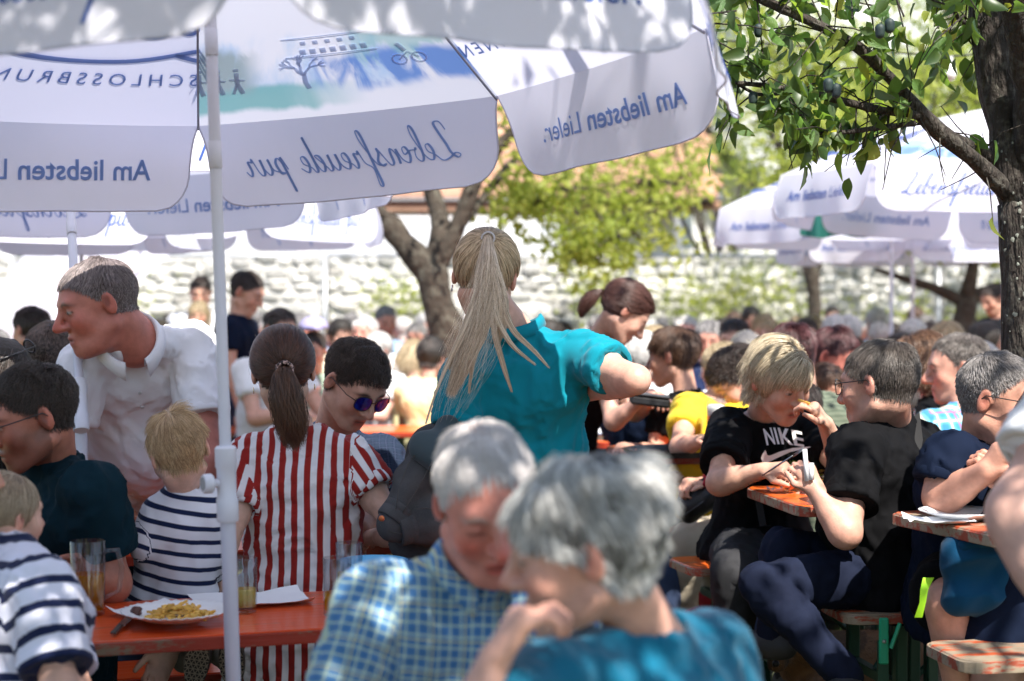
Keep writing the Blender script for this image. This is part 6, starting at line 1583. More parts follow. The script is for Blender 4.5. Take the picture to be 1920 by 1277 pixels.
# toddler
J = pose((0, 4.4), yaw=10, sit=False, s=.5, z0=.78)
setj(J, head=(335, 848, 4.32), neck=(345, 922, 4.36), shL=(303, 962, 4.38), shR=(390, 952, 4.38), pel=(322, 1130, 4.42), elL=(278, 1020, 4.36), wrL=(305, 1070, 4.48), elR=(405, 1030, 4.42), wrR=(395, 1080, 4.5))
J['che'] = P(346, 962, 4.38)
for q, sx, sy in (('L', 345, 1240), ('R', 425, 1238)): J['hip' + q] = J['pel'] + V(.05 if q == 'R' else -.05, 0, -.03); J['kn' + q] = P(sx - 10, 1215, 4.72); J['an' + q] = P(sx, sy, 4.46); J['foot' + q] = V(0, .02, -1)
p4 = person('toddler in a navy and white striped top kneeling on the bench with back to us', J, s=.52, hs=.90, head=(-22, 12, -12), hair='short', skin=(.64, .40, .31),
    ho=dict(kid=1, haircol=(.38, .22, .10), haircol2=(.76, .55, .32), hvar=.3, n=8000, seed=9, len=1.6, lift=.12, crown=(-.01, -.05, .11), red=.3, lock=.5, scalpcol=(.34, .23, .13)), shirt=BRET, pants=cloth_mat('sand', c1=(.25, .22, .17)), shoes=None, sleeve=1.85, neckline=.078, loose=.013, hem=.02, wide=1.1, thick=1.15, amp=.9)
# shoe soles facing us with their moulded tread
for (px, py, rz) in ((368, 1246, .15), (434, 1246, -.1)):
    c = P(px, py, 4.36); o = MB(); n = 28; up_ = V(0, .15, 1).normalized(); rt = V(1, 0, 0); fw = V(0, -1, .1)
    ol = []
    for k in range(n): a = 2 * math.pi * k / n; w_ = .031 + .006 * math.sin(a); ol.append((w_ * math.cos(a), .072 * math.sin(a)))
    rot = Matrix.Rotation(rz, 3, 'Y')
    def SP(x, y, d): return c + rot @ (rt * x + up_ * y) + fw * d
    o.add([SP(x, y, 0) for x, y in ol] + [SP(x, y, -.02) for x, y in ol] + [SP(x * .9, y * .92, -.05) for x, y in ol], [tuple(range(n))[::-1]] + [(k, (k + 1) % n, n + (k + 1) % n, n + k) for k in range(n)] + [(n + k, n + (k + 1) % n, 2 * n + (k + 1) % n, 2 * n + k) for k in range(n)] + [tuple(range(2 * n, 3 * n))])
    sh_ = o.build('shoe', mat('sole_dark', (.06, .045, .035), .8), p4['root'], autosmooth=40)
    t = MB(); gx = -.036
    for i in range(-8, 9):
        for (ax_, dirs) in ((0, (1, 0)), (1, (.5, .866)), (2, (-.5, .866))):
            nx, ny = -dirs[1], dirs[0]; o0 = i * .0115; pts = []
            for s_ in np.linspace(-.09, .09, 37):
                x, y = nx * o0 + dirs[0] * s_, ny * o0 + dirs[1] * s_
                if (x / .031) ** 2 + (y / .069) ** 2 < 1: pts.append((x, y))
            if len(pts) > 2 and i % 1 == 0: t.tube([SP(*pts[0], .0015), SP(*pts[-1], .0015)], .0014, 4)
    tr = t.build('tread', mat('sole_pale', (.36, .29, .21), .8), sh_); tag(tr, kind='stuff')

# man in the white polo shirt leaning over the table
J = pose((0, 5.55), yaw=185, sit=False, lean=35)
setj(J, head=(182, 572, 5.0), neck=(240, 632, 5.07), shL=(362, 650, 5.24), shR=(158, 690, 5.14), pel=(300, 905, 5.60), elL=(392, 860, 5.12), wrL=(330, 990, 5.0), elR=(118, 850, 5.12), wrR=(205, 1005, 4.98))
J['che'] = P(268, 664, 5.24); J['plat'] = V(-1, .1, 0)
for q, sg in (('L', 1), ('R', -1)): J['hip' + q] = J['pel'] + V(.09 * sg, .04, 0); J['kn' + q] = V(J['hip' + q].x, 5.6, .5); J['an' + q] = V(J['hip' + q].x, 5.7, .09)
p5 = person('man in a white polo shirt leaning over the table and looking left', J, head=(-120, 15, 4), hair='buzz', hs=1.17, skin=RUDDY,
    ho=dict(haircol=(.10, .075, .075), haircol2=(.34, .28, .27), hvar=.5, n=16000, seed=4, len=1.6, red=1.0, hairline=.070, temple=.010, nose=1.2, scalpcol=(.10, .07, .065), jaw=.08, chin2=.8, gaze=.002, iris=(.04, .05, .06), neckw=1.15, lip=(.42, .13, .12), hrad=.0006),
    shirt=WHITEP, collar=WHITEP, pants=cloth_mat('navychino', c1=(.012, .018, .035)), sleeve=.62, fat=.035, wide=1.12, neckline=.078, loose=.016, vneck=.14, thick=1.06, amp=1.15,
    hands=dict(R=dict(d=V(.2, -.9, -.12), n=V(0, 0, -1), curl=.12, thumb=.1), L=dict(d=V(-.5, -.85, -.1), n=V(0, 0, -1), curl=.12, thumb=.1)))
def buttons(p, n, m):
    J = p['J']
    for k in range(n):
        c = J['neck'] + p['fwd'] * (.108 + .010 * k) - p['up'] * (.13 + .05 * k); b = MB(); b.lathe([(0, 0), (.0055, 0), (.0055, .003), (.004, .0035), (0, .0028)], c, 14, p['fwd'].to_track_quat('Z', 'Y').to_matrix()); b.build('button', m, p['root'], smooth=True)
buttons(p5, 2, mat('button_grey', (.45, .45, .46), .35))

# man with glasses at the left edge
J = pose((0, 4.35), yaw=-80, sit=True, lean=4)
setj(J, head=(60, 780, 4.22), neck=(100, 872, 4.32), shL=(170, 925, 4.18), shR=(70, 905, 4.55), pel=(95, 1290, 4.35), elL=(208, 1095, 4.24), wrL=(172, 1078, 4.15), elR=(20, 1080, 4.4), wrR=(-40, 1080, 4.15))
J['che'] = P(120, 925, 4.36)
for q, sy in (('L', -.09), ('R', .09)): J['hip' + q] = J['pel'] + V(0, sy, 0); J['kn' + q] = J['hip' + q] + V(-.42, 0, -.02); J['an' + q] = J['kn' + q] + V(0, 0, -.40)
p6 = person('dark haired bearded man with glasses in a dark teal tee holding a beer mug', J, head=(-120, 16, 0), hair='curly', skin=(.40, .165, .11), hs=1.1,
    ho=dict(haircol=(.018, .013, .010), haircol2=(.07, .05, .04), n=11000, seed=6, beard=.6, red=.7, len=1.0, lift=.5, scalpcol=(.02, .014, .01), jaw=.05), shirt=DTEAL, pants=NAVYT, sleeve=.62, fat=.03, loose=.016, thick=1.15, wide=1.08, amp=1.3,
    hands=dict(L=dict(d=V(-.85, -.35, .1), n=V(-.1, -.9, 0), curl=.75, thumb=.7, s=.85)))
glasses(p6, frame=(.02, .02, .022))

# older child at the left in front
J = pose((0, 3.35), yaw=60, sit=True, s=.8)
setj(J, head=(10, 968, 3.56), neck=(20, 1030, 3.48), shL=(-85, 1100, 3.55), shR=(82, 1108, 3.26), pel=(10, 1440, 3.35), elR=(112, 1290, 3.16), wrR=(240, 1420, 3.3), elL=(-100, 1330, 3.5), wrL=(0, 1380, 3.6))
J['che'] = P(22, 1105, 3.40)
p7 = person('blond child in a striped tee at the lower left corner, seen from behind', J, s=.82, hs=.80, head=(38, 0, 0), hair='bob', hairvol=.004, skin=(.60, .36, .27), ho=dict(kid=1, haircol=(.30, .21, .13), haircol2=(.62, .50, .36), n=8000, len=.085, vol=.008, seed=8, scalpcol=(.3, .2, .12), lock=.25, fringe=.8, red=.4), shirt=BRET2, pants=cloth_mat('greytrousers', c1=(.06, .06, .065)), sleeve=.80, loose=.018, wide=1.25, thick=1.0, legs='LR', amp=1.6, neckline=.078)
# second small arm in a long striped sleeve and grey trousers beside the child
J = pose((0, 3.75), yaw=150, sit=True, s=.6)
setj(J, head=(-120, 860, 3.9), neck=(-110, 960, 3.9), shL=(20, 1075, 3.78), shR=(-190, 1040, 3.8), pel=(30, 1330, 3.62), elL=(105, 1180, 3.62), wrL=(150, 1280, 3.50), elR=(-200, 1200, 3.7), wrR=(-150, 1250, 3.6))
J['che'] = P(-60, 1060, 3.8)
p7b = person('small child half out of frame, only a striped sleeve reaching along the table edge', J, s=.62, hs=.9, head=(170, 10, 0), hair='short', ho=dict(kid=1, haircol=(.3, .2, .12), n=2000), shirt=BRET2, pants=cloth_mat('greytrousers'), sleeve=1.95, loose=.016, thick=1.35)
# dark haired head at the left border
J = pose((-1.12, 3.5), yaw=60, sit=True, fem=1)
setj(J, head=(-98, 868, 3.45)); J['neck'] = J['head'] + V(0, 0, -.15); J['che'] = J['neck'] + V(-.02, 0, -.08); J['shL'] = J['che'] + V(-.12, .1, 0); J['shR'] = J['che'] + V(.04, -.14, 0)
person('dark haired person cut by the left picture border', J, fem=1, head=(60, 10, 0), hair='bob', hairvol=.01, arms='', ho=dict(haircol=(.02, .014, .01), n=3000, len=.2, drop=.1), shirt=BLACKT, pants=NAVYT)

# man in mirrored sunglasses
J = pose((0, 5.6), yaw=165, sit=True, lean=12)
setj(J, head=(664, 718, 5.14), neck=(625, 812, 5.38), shR=(520, 850, 5.50), shL=(712, 862, 5.42), pel=(630, 1130, 5.62), elL=(726, 985, 5.30), wrL=(700, 962, 5.02), elR=(560, 1000, 5.3), wrR=(640, 980, 5.05))
J['che'] = P(620, 865, 5.46)
p8 = person('dark haired man in blue mirrored sunglasses looking down behind the striped blouse', J, head=(138, 34, -6), hair='curly', skin=(.54, .30, .22), hs=1.10,
    ho=dict(haircol=(.022, .013, .009), haircol2=(.08, .05, .035), n=12000, seed=12, len=1.15, lift=.6, red=.35, beard=.12, nose=1.1, scalpcol=(.03, .02, .015), jaw=.0), shirt=cloth_mat('navycheck', 'plaid', (.010, .016, .035), (.018, .028, .05), c3=(.03, .04, .07), period=.02), pants=DARKJ, sleeve=.7, loose=.016, thick=1.1,
    hands=dict(L=dict(d=V(-.3, -.7, -.5), n=V(-.8, .2, -.3), curl=.55, thumb=.4), R=dict(curl=.5)))
glasses(p8, lens=(.02, .05, .55), frame=(.06, .05, .05), sun_=True, w_=.025, hh=.022, metal=1)

# waitress in the teal polo
J = pose((0, 4.85), yaw=8, sit=False, fem=1)
setj(J, head=(910, 520, 4.74), neck=(962, 622, 4.74), shL=(872, 712, 4.70), shR=(1090, 668, 4.68), pel=(958, 965, 4.86), elR=(1192, 712, 4.50), wrR=(1075, 742, 4.86), elL=(845, 872, 4.62), wrL=(880, 1010, 4.86))
J['che'] = P(980, 700, 4.72); J['plat'] = V(1, .1, 0); J['poleR'] = V(1, 0, 0)
for q, sg in (('L', -1), ('R', 1)): J['hip' + q] = J['pel'] + V(.09 * sg, 0, 0); J['kn' + q] = V(J['hip' + q].x, 4.85, .52); J['an' + q] = V(J['hip' + q].x, 4.85, .09)
p9 = person('blond waitress in a teal polo shirt with long ponytail, seen from behind', J, fem=1, head=(6, 16, 7), hair='pony', hs=1.08, skin=(.58, .33, .25), ho=dict(haircol=(.28, .17, .09), haircol2=(.88, .70, .48), n=11000, seed=3, tie=(.008, -.100, .070), red=.5, hrad=.0006, hrough=.4, scalpcol=(.15, .10, .07)),
    shirt=TEAL, collar=TEAL, pants=BLACKT, sleeve=.55, loose=.014, fat=.02, wide=1.22, hem=.05, neckline=.066, amp=1.5, thick=1.08, hands=dict(R=dict(curl=.6), L=dict(curl=.4)))
HM9 = hair_mat((.42, .28, .16), .3, .34, (.94, .82, .66)); t9 = HQ(p9, .008, -.106, .072)
def tc(*pts): return [t9] + [P(*q) for q in pts]
tail('ponytail', tc((918, 500, 4.55), (912, 560, 4.53), (893, 620, 4.52), (868, 680, 4.52), (845, 740, 4.53)), 3000, [.010, .016, .026, .030, .024, .014], .00055, HM9, p9['root'], 1, end=.45)
tail('ponytail', tc((925, 500, 4.55), (940, 560, 4.53), (942, 610, 4.53), (930, 650, 4.54)), 1300, [.010, .014, .018, .014, .006], .0006, HM9, p9['root'], 2)
for i, (pts, n) in enumerate([([(905, 530, 4.55), (870, 620, 4.50), (840, 680, 4.50), (815, 740, 4.5), (798, 795, 4.5)], 420), ([(925, 530, 4.53), (925, 620, 4.52), (945, 690, 4.53), (960, 735, 4.55)], 260), ([(925, 530, 4.53), (930, 600, 4.52), (960, 650, 4.52), (1004, 684, 4.53)], 300), ([(920, 540, 4.53), (905, 620, 4.52), (886, 680, 4.53), (879, 738, 4.55)], 200), ([(930, 540, 4.53), (960, 620, 4.52), (1000, 655, 4.53), (1030, 690, 4.54)], 90), ([(900, 530, 4.55), (885, 620, 4.52), (850, 670, 4.53), (842, 694, 4.54)], 260)]):
    tail('hair_strand', tc(*pts), n, [.008, .012, .009, .006, .003, .002][:len(pts) + 1], .0006, HM9, p9['root'], 10 + i, end=.8)
tail('hair_strand', tc((915, 510, 4.55), (908, 570, 4.52), (890, 640, 4.51), (862, 700, 4.51), (838, 770, 4.52)), 260, [.012, .035, .06, .075, .07, .05], .0003, HM9, p9['root'], 31, end=.3)
b = MB(); b.tube([t9 + V(0, -.006, 0) + (p9['R'] @ Vector((math.cos(a), 0, math.sin(a)))) * .0175 for a in [i * math.pi / 10 for i in range(21)]], .003, 6, caps=False); b.build('hair_tie', mat('elastic', (.55, .53, .55), .6), p9['root'], smooth=True)
hoop(p9, -1, .009, (.75, .75, .76))
for q in 'LR':      # stitched sleeve hems
    sh, el, wr = p9['arm'][q]; e = sh.lerp(el, .55); ax_ = (el - sh).normalized(); u_ = ax_.orthogonal().normalized(); v_ = ax_.cross(u_); b = MB()
    b.tube([e - ax_ * .022 + (u_ * math.cos(a) + v_ * math.sin(a)) * .0655 for a in [i * math.pi / 16 for i in range(33)]], .0012, 5, caps=False); b.build('hem_seam', TEAL, p9['root'], smooth=True)

# denim jacket hanging over a man's arm between them
def jacket():
    root = empty('denim_jacket', G(790, 4.29), 'washed black denim jacket with a grey hood between the waitress and the striped blouse', 'jacket')
    S = Solid(.0075); lat = V(.98, -.2, 0)
    S.cap(P(835, 850, 4.65), P(815, 1010, 4.65), .085, .10, .03, w=V(1, 0, 0), wide=1.25); S.cap(P(822, 842, 4.62), P(778, 905, 4.55), .060, .052, .03); S.cap(P(778, 905, 4.55), P(735, 978, 4.49), .052, .036, .03); S.cap(P(845, 900, 4.60), P(800, 985, 4.51), .062, .05, .03); S.cap(P(800, 985, 4.51), P(738, 990, 4.49), .05, .032, .03)
    v, f = S.mesh(); n = vnormals(v, f); v = v + n * ((-np.abs(wob(v, 24, 4, 2)) * 1.7 + .5) * .008)[:, None]
    link('jacket_body', np_mesh('jacket_body', v, f, attrs={'st': v}), cloth_mat('blackdenim', 'denim', (.022, .022, .024), (.13, .13, .135), bump=.9), root)
    S = Solid(.007); S.cap(P(800, 840, 4.53), P(850, 868, 4.47), .045, .05, .03); S.cap(P(838, 800, 4.57), P(830, 850, 4.52), .03, .045, .03); S.cap(P(845, 870, 4.49), P(832, 905, 4.47), .045, .03, .02)
    v, f = S.mesh(); n = vnormals(v, f); v = v + n * (wob(v, 30, 6, 2) * .006)[:, None]; link('hood', np_mesh('hood', v, f, attrs={'st': v}), cloth_mat('greyhood', c1=(.045, .065, .075), bump=.6), root)
    sm = mat('seam_thread', (.055, .053, .05), .9)
    for pts in ([(792, 835, 4.51), (765, 870, 4.49), (748, 915, 4.44), (742, 955, 4.43)], [(812, 862, 4.46), (790, 905, 4.47), (768, 940, 4.46), (755, 962, 4.45)], [(712, 985, 4.46), (735, 998, 4.45), (765, 1003, 4.45)], [(775, 955, 4.45), (800, 952, 4.45), (818, 958, 4.45)]):
        b = MB(); b.tube([P(*q) for q in pts], .0013, 5); b.build('seam', sm, root, smooth=True)
    for (a, c_) in (((752, 955, 4.50), (728, 985, 4.48)), ((772, 985, 4.50), (742, 994, 4.48))):
        p, q = P(*a), P(*c_); b = MB(); b.lathe([(.036, -.004), (.045, -.003), (.047, .0), (.0465, .014), (.045, .016), (.0465, .018), (.046, .040), (.043, .044), (.036, .044)], p, 26, (q - p).normalized().to_track_quat('Z', 'Y').to_matrix()); cf_ = b.build('cuff', cloth_mat('blackdenim'), root, smooth=True)
    b = MB(); b.lathe([(0, 0), (.008, 0), (.008, .004), (.004, .006), (0, .005)], P(716, 972, 4.42), 14, V(-.2, -1, 0).to_track_quat('Z', 'Y').to_matrix()); b.build('button', mat('copper', (.55, .16, .06), .35, .8), root, smooth=True)
jacket()

# dark haired waitress in black
J = pose((0, 7.1), yaw=75, sit=False, lean=20, fem=1)
setj(J, head=(1172, 585, 6.78), neck=(1118, 640, 6.88), shL=(1110, 672, 7.05), shR=(1128, 680, 6.72), pel=(1050, 860, 6.95), elR=(1150, 790, 6.6), wrR=(1200, 752, 6.5), elL=(1190, 775, 7.0), wrL=(1225, 752, 6.7))
J['che'] = P(1112, 678, 6.9)
p11 = person('brown haired waitress in a black tee bending over with her hair tied low', J, fem=1, h=1.2, head=(82, 42, 0), hair='pony', hs=1.02, skin=(.56, .32, .24), ho=dict(haircol=(.05, .018, .014), haircol2=(.14, .06, .045), n=6000, seed=4, tie=(0, -.118, -.005), red=.3, hrad=.0008), shirt=BLACKT, pants=BLACKT, sleeve=.6, loose=.014)
t_ = HQ(p11, 0, -.125, -.008); tail('ponytail', [t_, t_ + V(-.025, 0, -.01), t_ + V(-.05, 0, -.035), t_ + V(-.07, 0, -.07), t_ + V(-.075, 0, -.10)], 900, [.012, .022, .03, .022, .008], .0008, hair_mat((.05, .018, .014), .35, .42, (.14, .06, .045)), p11['root'], 3)
def wallet():
    c = P(1218, 752, 6.42); root = empty('wallet', c, 'large black waiter wallet held open by the waitress in black', 'wallet'); b = MB(); R_ = Matrix.Rotation(.12, 3, 'Y'); b.box(c, (.15, .10, .035), R_, bev=.008); b.build('cover', mat('leather_black', (.012, .012, .014), .45, bump=.2), root)
    b = MB(); b.box(c + V(.0, -.012, .024), (.145, .085, .012), R_, bev=.004); b.build('flap', mat('leather_grey', (.035, .037, .045), .5), root)
wallet()

# blond woman in the black sports tee
J = pose((0, 5.7), yaw=165, sit=True, lean=10, fem=1)
setj(J, head=(1462, 712, 5.32), neck=(1428, 785, 5.48), shR=(1370, 805, 5.46), shL=(1512, 805, 5.56), pel=(1420, 1030, 5.62), elR=(1348, 905, 5.24), wrR=(1432, 882, 5.12), elL=(1582, 880, 5.30), wrL=(1548, 795, 5.18))
J['che'] = P(1438, 808, 5.52); J['nobust'] = 0
J['hipR'] = P(1390, 1035, 5.58); J['hipL'] = P(1455, 1035, 5.62); J['knR'] = P(1378, 1075, 5.22); J['anR'] = P(1382, 1250, 5.25); J['knL'] = P(1500, 1080, 5.3); J['anL'] = P(1480, 1260, 5.5)
p12 = person('short haired blond woman in a black tee with white chest print eating fries', J, fem=1, head=(146, 24, 6), hair='bob', hairvol=.008, hs=1.08, skin=(.56, .315, .225),
    ho=dict(haircol=(.36, .26, .14), haircol2=(.88, .76, .56), n=9000, seed=7, len=.135, vol=.014, part=(-.04, .05, .11), sweep=(.55, .0, .05), red=.35, lock=.5, scalpcol=(.2, .15, .09), fringe=.55, wave=.6, iris=(.08, .07, .05), hrad=.0008), shirt=BLACKT, pants=GREYJ, sleeve=.66, loose=.016, neckline=.072, wide=1.05, amp=1.3, thick=1.1, shoes=(.03, .03, .035),
    hands=dict(R=dict(d=V(.75, -.45, .1), n=V(0, .5, -.8), curl=.75, thumb=.7), L=dict(d=V(-.55, -.25, .75), n=V(-.6, .3, -.65), curls=[.45, .75, .85, .9], thumb=.7)))
def chestprint(p):
    J = p['J']; lat, up, fw = p['lat'], p['up'], p['fwd']; sh = [o for o in p['root'].children if o.name.startswith('shirt')][0]; me = sh.data; base = p['root'].location
    co = np.zeros(len(me.vertices) * 3); me.vertices.foreach_get('co', co); co = co.reshape(-1, 3) + A3(base); rel = co - A3(J['che']); X = np.stack([rel @ A3(lat), rel @ A3(up), rel @ A3(fw)], 1)
    sel = (X[:, 2] > .03) & (np.abs(X[:, 0]) < .13) & (X[:, 1] < .04) & (X[:, 1] > -.16); Q_ = X[sel]; B_ = lambda x, y: np.stack([x * 0 + 1, x, y, x * x, x * y, y * y, x ** 3, x * x * y, x * y * y, y ** 3, x ** 4, y ** 4], -1)
    cf, *_r = np.linalg.lstsq(B_(Q_[:, 0], Q_[:, 1]), Q_[:, 2], rcond=None); of_ = float(np.percentile(Q_[:, 2] - B_(Q_[:, 0], Q_[:, 1]) @ cf, 98)) + .002
    def surf(x, y):
        x = x + .022; z = float(B_(np.array(x), np.array(y)) @ cf); return J['che'] + lat * x + up * y + fw * (z + of_)
    m = mat('print_white', (.80, .76, .74), .7)
    v, f = glyphs('NIKE', .056, .0010, 1.04); b = MB(); b.add([surf(-(x + .18 * y) * 1.0 + .0, y * 1.0 + .018) for x, y in v], f); tag(b.build('lettering', m, sh), kind='stuff')
    up_ = [(-.105, -.150), (-.118, -.175), (-.112, -.20), (-.085, -.205), (-.04, -.19), (.02, -.165), (.07, -.142), (.118, -.118)]; lo_ = [(-.085, -.178), (-.095, -.185), (-.09, -.192), (-.075, -.188), (-.04, -.176), (.02, -.158), (.07, -.139), (.118, -.1175)]
    up_ = [(x, y) for x, y in up_]; b = MB(); n = len(up_); 
    outer = [(-.098, -.152), (-.112, -.168), (-.118, -.188), (-.108, -.206), (-.08, -.208), (-.03, -.190), (.03, -.163), (.12, -.118)]; inner = [(-.098, -.152), (-.092, -.163), (-.088, -.174), (-.078, -.178), (-.062, -.176), (-.02, -.164), (.04, -.145), (.12, -.1175)]
    b.add([surf(-x * .72, y * .72 + .096) for x, y in outer] + [surf(-x * .72, y * .72 + .096) for x, y in inner], [(i, i + 1, n + i + 1, n + i) for i in range(n - 1)]); b.build('swoosh_print', m, sh)
chestprint(p12)
# her shoulder strap and pouch
def strapbag(p, side, bagp, label=None):
    J = p['J']; b = MB(); lat, up, fw = p['lat'], p['up'], p['fwd']; pts = [J['che'] + lat * side * .12 + up * .035 - fw * .02, J['che'] + lat * side * .125 + fw * .085 - up * .02, J['che'] + lat * side * .10 + fw * .128 - up * .13, J['che'] + lat * side * .06 + fw * .13 - up * .28, bagp]
    vs = [];
    for q in pts: vs += [q + lat * .013, q - lat * .013]
    b.add(vs, [(2 * i, 2 * i + 1, 2 * i + 3, 2 * i + 2) for i in range(len(pts) - 1)]); b.build('bag_strap', mat('strap_black', (.015, .015, .016), .7), p['root'], smooth=True)
strapbag(p12, 1, P(1440, 985, 5.35))
def fork():
    a, b_ = P(1458, 873, 5.05), P(1506, 842, 5.0); root = empty('fork', a, 'steel fork in the right hand of the blond woman', 'fork'); b = MB(); b.tube([a - (b_ - a) * .6, a, a.lerp(b_, .6)], [.002, .0035, .0025], 6); b.build('handle', mat('cutlery'), root, smooth=True)
    for k in (-1.5, -.5, .5, 1.5): t = MB(); o_ = V(.3, -.2, 1).normalized() * .0035 * k; t.tube([a.lerp(b_, .6) + o_ * .6, a.lerp(b_, .72) + o_, b_ + o_], .0011, 5); t.build('tine', mat('cutlery'), root, smooth=True)
fork()
def heldfry(): 
    b = MB(); a = P(1497, 750, 5.20); b.tube([a, P(1518, 757, 5.16)], .0045, 4); o = b.build('fry', mat('fried_potato'), None); tag(o, 'single french fry at the mouth of the blond woman', 'food')
heldfry()

# man in the black tee, back to us
J = pose((0, 5.0), yaw=-60, sit=True, lean=4)
setj(J, head=(1648, 722, 4.92), neck=(1668, 797, 5.0), shL=(1604, 846, 4.82), shR=(1722, 838, 5.14), pel=(1678, 1075, 5.02), elL=(1586, 1000, 4.66), wrL=(1528, 918, 4.72), elR=(1700, 980, 5.3), wrR=(1560, 930, 5.10))
J['che'] = P(1668, 844, 4.99); J['hipL'] = P(1655, 1080, 4.92); J['hipR'] = P(1640, 1060, 5.12); J['knL'] = P(1432, 1098, 4.74); J['anL'] = P(1588, 1268, 4.62); J['knR'] = P(1470, 1030, 5.02); J['anR'] = P(1450, 1190, 5.05); J['footL'] = V(-.3, -.8, -.1)
p13 = person('grey haired man in a black tee with sunglasses, his back half turned to us', J, head=(-52, 6, 4), hair='short', hs=1.12, skin=(.54, .295, .22), ho=dict(haircol=(.055, .042, .035), haircol2=(.15, .125, .11), hvar=.4, n=13000, seed=5, len=.95, lift=.2, red=.8, beard=.15, scalpcol=(.06, .05, .04), lock=.3), shirt=BLACKT, pants=DARKJ, sleeve=.66, fat=.03, loose=.018, thick=1.02, wide=1.12, hem=.04, amp=1.3, hw=.92, shoes=(.03, .035, .02),
    hands=dict(L=dict(d=V(-.45, .1, .9), n=V(-.3, .9, 0), curl=.85, thumb=.8, s=.82), R=dict(curl=.8)))
glasses(p13, lens=(.01, .01, .012), frame=(.01, .01, .01))
def p13strap():
    root = p13['root']; b = MB(); pts = [(1716, 778, 4.99), (1722, 830, 4.90), (1712, 880, 4.865), (1690, 920, 4.845), (1660, 950, 4.83), (1630, 1000, 4.82)]; vs = []
    for q in pts: c = P(*q); vs += [c + V(.013, 0, .008), c - V(.013, 0, .008)]
    b.add(vs, [(2 * i, 2 * i + 1, 2 * i + 3, 2 * i + 2) for i in range(len(pts) - 1)]); b.build('bag_strap', mat('strap_black'), root, smooth=True)
    c = P(1654, 920, 4.80); b = MB(); R_ = Matrix.Rotation(math.radians(48), 3, 'Y'); q = [c + R_ @ Vector(v_) for v_ in ((-.014, 0, -.011), (.014, 0, -.011), (.014, 0, .011), (-.014, 0, .011), (-.014, 0, -.011))]; b.tube(q, .0018, 6); b.build('buckle', mat('cutlery_bright', (.6, .6, .6), .25, 1), root, smooth=True)
p13strap()
def knife2():
    a = P(1509, 842, 4.70); root = empty('wrapped_cutlery', a, 'white paper wrapped cutlery upright in the fist of the man in black', 'cutlery'); b = MB(); b.tube([P(1513, 902, 4.70), P(1509, 842, 4.70)], [.007, .0065], 8); b.build('sleeve', mat('paper'), root, smooth=True); b = MB(); b.tube([P(1521, 900, 4.70), P(1522, 868, 4.70)], [.008, .006], 6); b.build('napkin_end', mat('paper'), root, smooth=True)
knife2()

# man in the navy tee beside the trunk
J = pose((0, 4.75), yaw=110, sit=True, lean=8)
setj(J, head=(1876, 752, 4.58), neck=(1848, 842, 4.66), shR=(1785, 868, 4.50), shL=(1920, 880, 4.86), pel=(1812, 1100, 4.76), elR=(1765, 932, 4.48), wrR=(1850, 885, 4.34), elL=(1960, 1000, 4.6), wrL=(1885, 900, 4.40))
J['che'] = P(1850, 878, 4.68); J['hipR'] = P(1800, 1095, 4.64); J['hipL'] = P(1870, 1090, 4.8); J['knR'] = P(1775, 1130, 4.32); J['anR'] = P(1800, 1330, 4.35); J['knL'] = P(1900, 1130, 4.4); J['anL'] = P(1920, 1330, 4.45)
p14 = person('grey haired man with glasses in a navy tee partly behind the tree trunk', J, head=(128, 6, -4), hair='buzz', hs=1.12, skin=(.54, .27, .19), ho=dict(haircol=(.10, .09, .085), haircol2=(.36, .33, .32), hvar=.4, n=12000, seed=14, len=1.4, red=.7, hairline=.078, temple=.012, chin2=.8, scalpcol=(.12, .10, .09), neckw=1.1), shirt=NAVYT, pants=BLACKT, shorts=.82, sleeve=.62, fat=.03, loose=.018, thick=1.15, wide=1.1, neckline=.085, amp=1.3, hem=.06,
    hands=dict(R=dict(d=V(.5, -.3, .8), n=V(.6, .5, -.3), curl=.8, thumb=.8), L=dict(d=V(-.5, -.4, .6), n=V(-.6, .5, -.2), curl=.8, thumb=.7)))
glasses(p14, frame=(.03, .03, .03))
def neon():
    b = MB(); pts = [(1741, 1083, 4.30), (1733, 1105, 4.285), (1730, 1130, 4.28), (1722, 1158, 4.30)]; vs = []
    for i, q in enumerate(pts): c = P(*q); w_ = [.014, .010, .008, .010][i]; vs += [c + V(w_, 0, 0), c - V(w_, 0, 0)]
    b.add(vs, [(2 * i, 2 * i + 1, 2 * i + 3, 2 * i + 2) for i in range(3)]); b.build('neon_panel', mat('neon', (.42, .85, .02), .7), p14['root'], smooth=True)
neon()
# person at the right edge: white tee, bare arm
J = pose((0, 3.15), yaw=200, sit=False)
setj(J, head=(2080, 420, 3.1), neck=(2070, 560, 3.15), shR=(2055, 745, 3.05), shL=(2270, 745, 3.2), pel=(2140, 1080, 3.15), elR=(1918, 962, 2.98), wrR=(2010, 1190, 2.85), elL=(2260, 900, 3.1), wrL=(2200, 1100, 3.0))
J['che'] = P(2160, 740, 3.12)
p15 = person('person in a white tee at the right border, mostly a bare bent arm', J, head=(190, 10, 0), hair='short', ho=dict(n=1500), shirt=WHITET, pants=NAVYT, sleeve=.60, thick=1.5, loose=.02, legs='', skin=(.60, .36, .29))
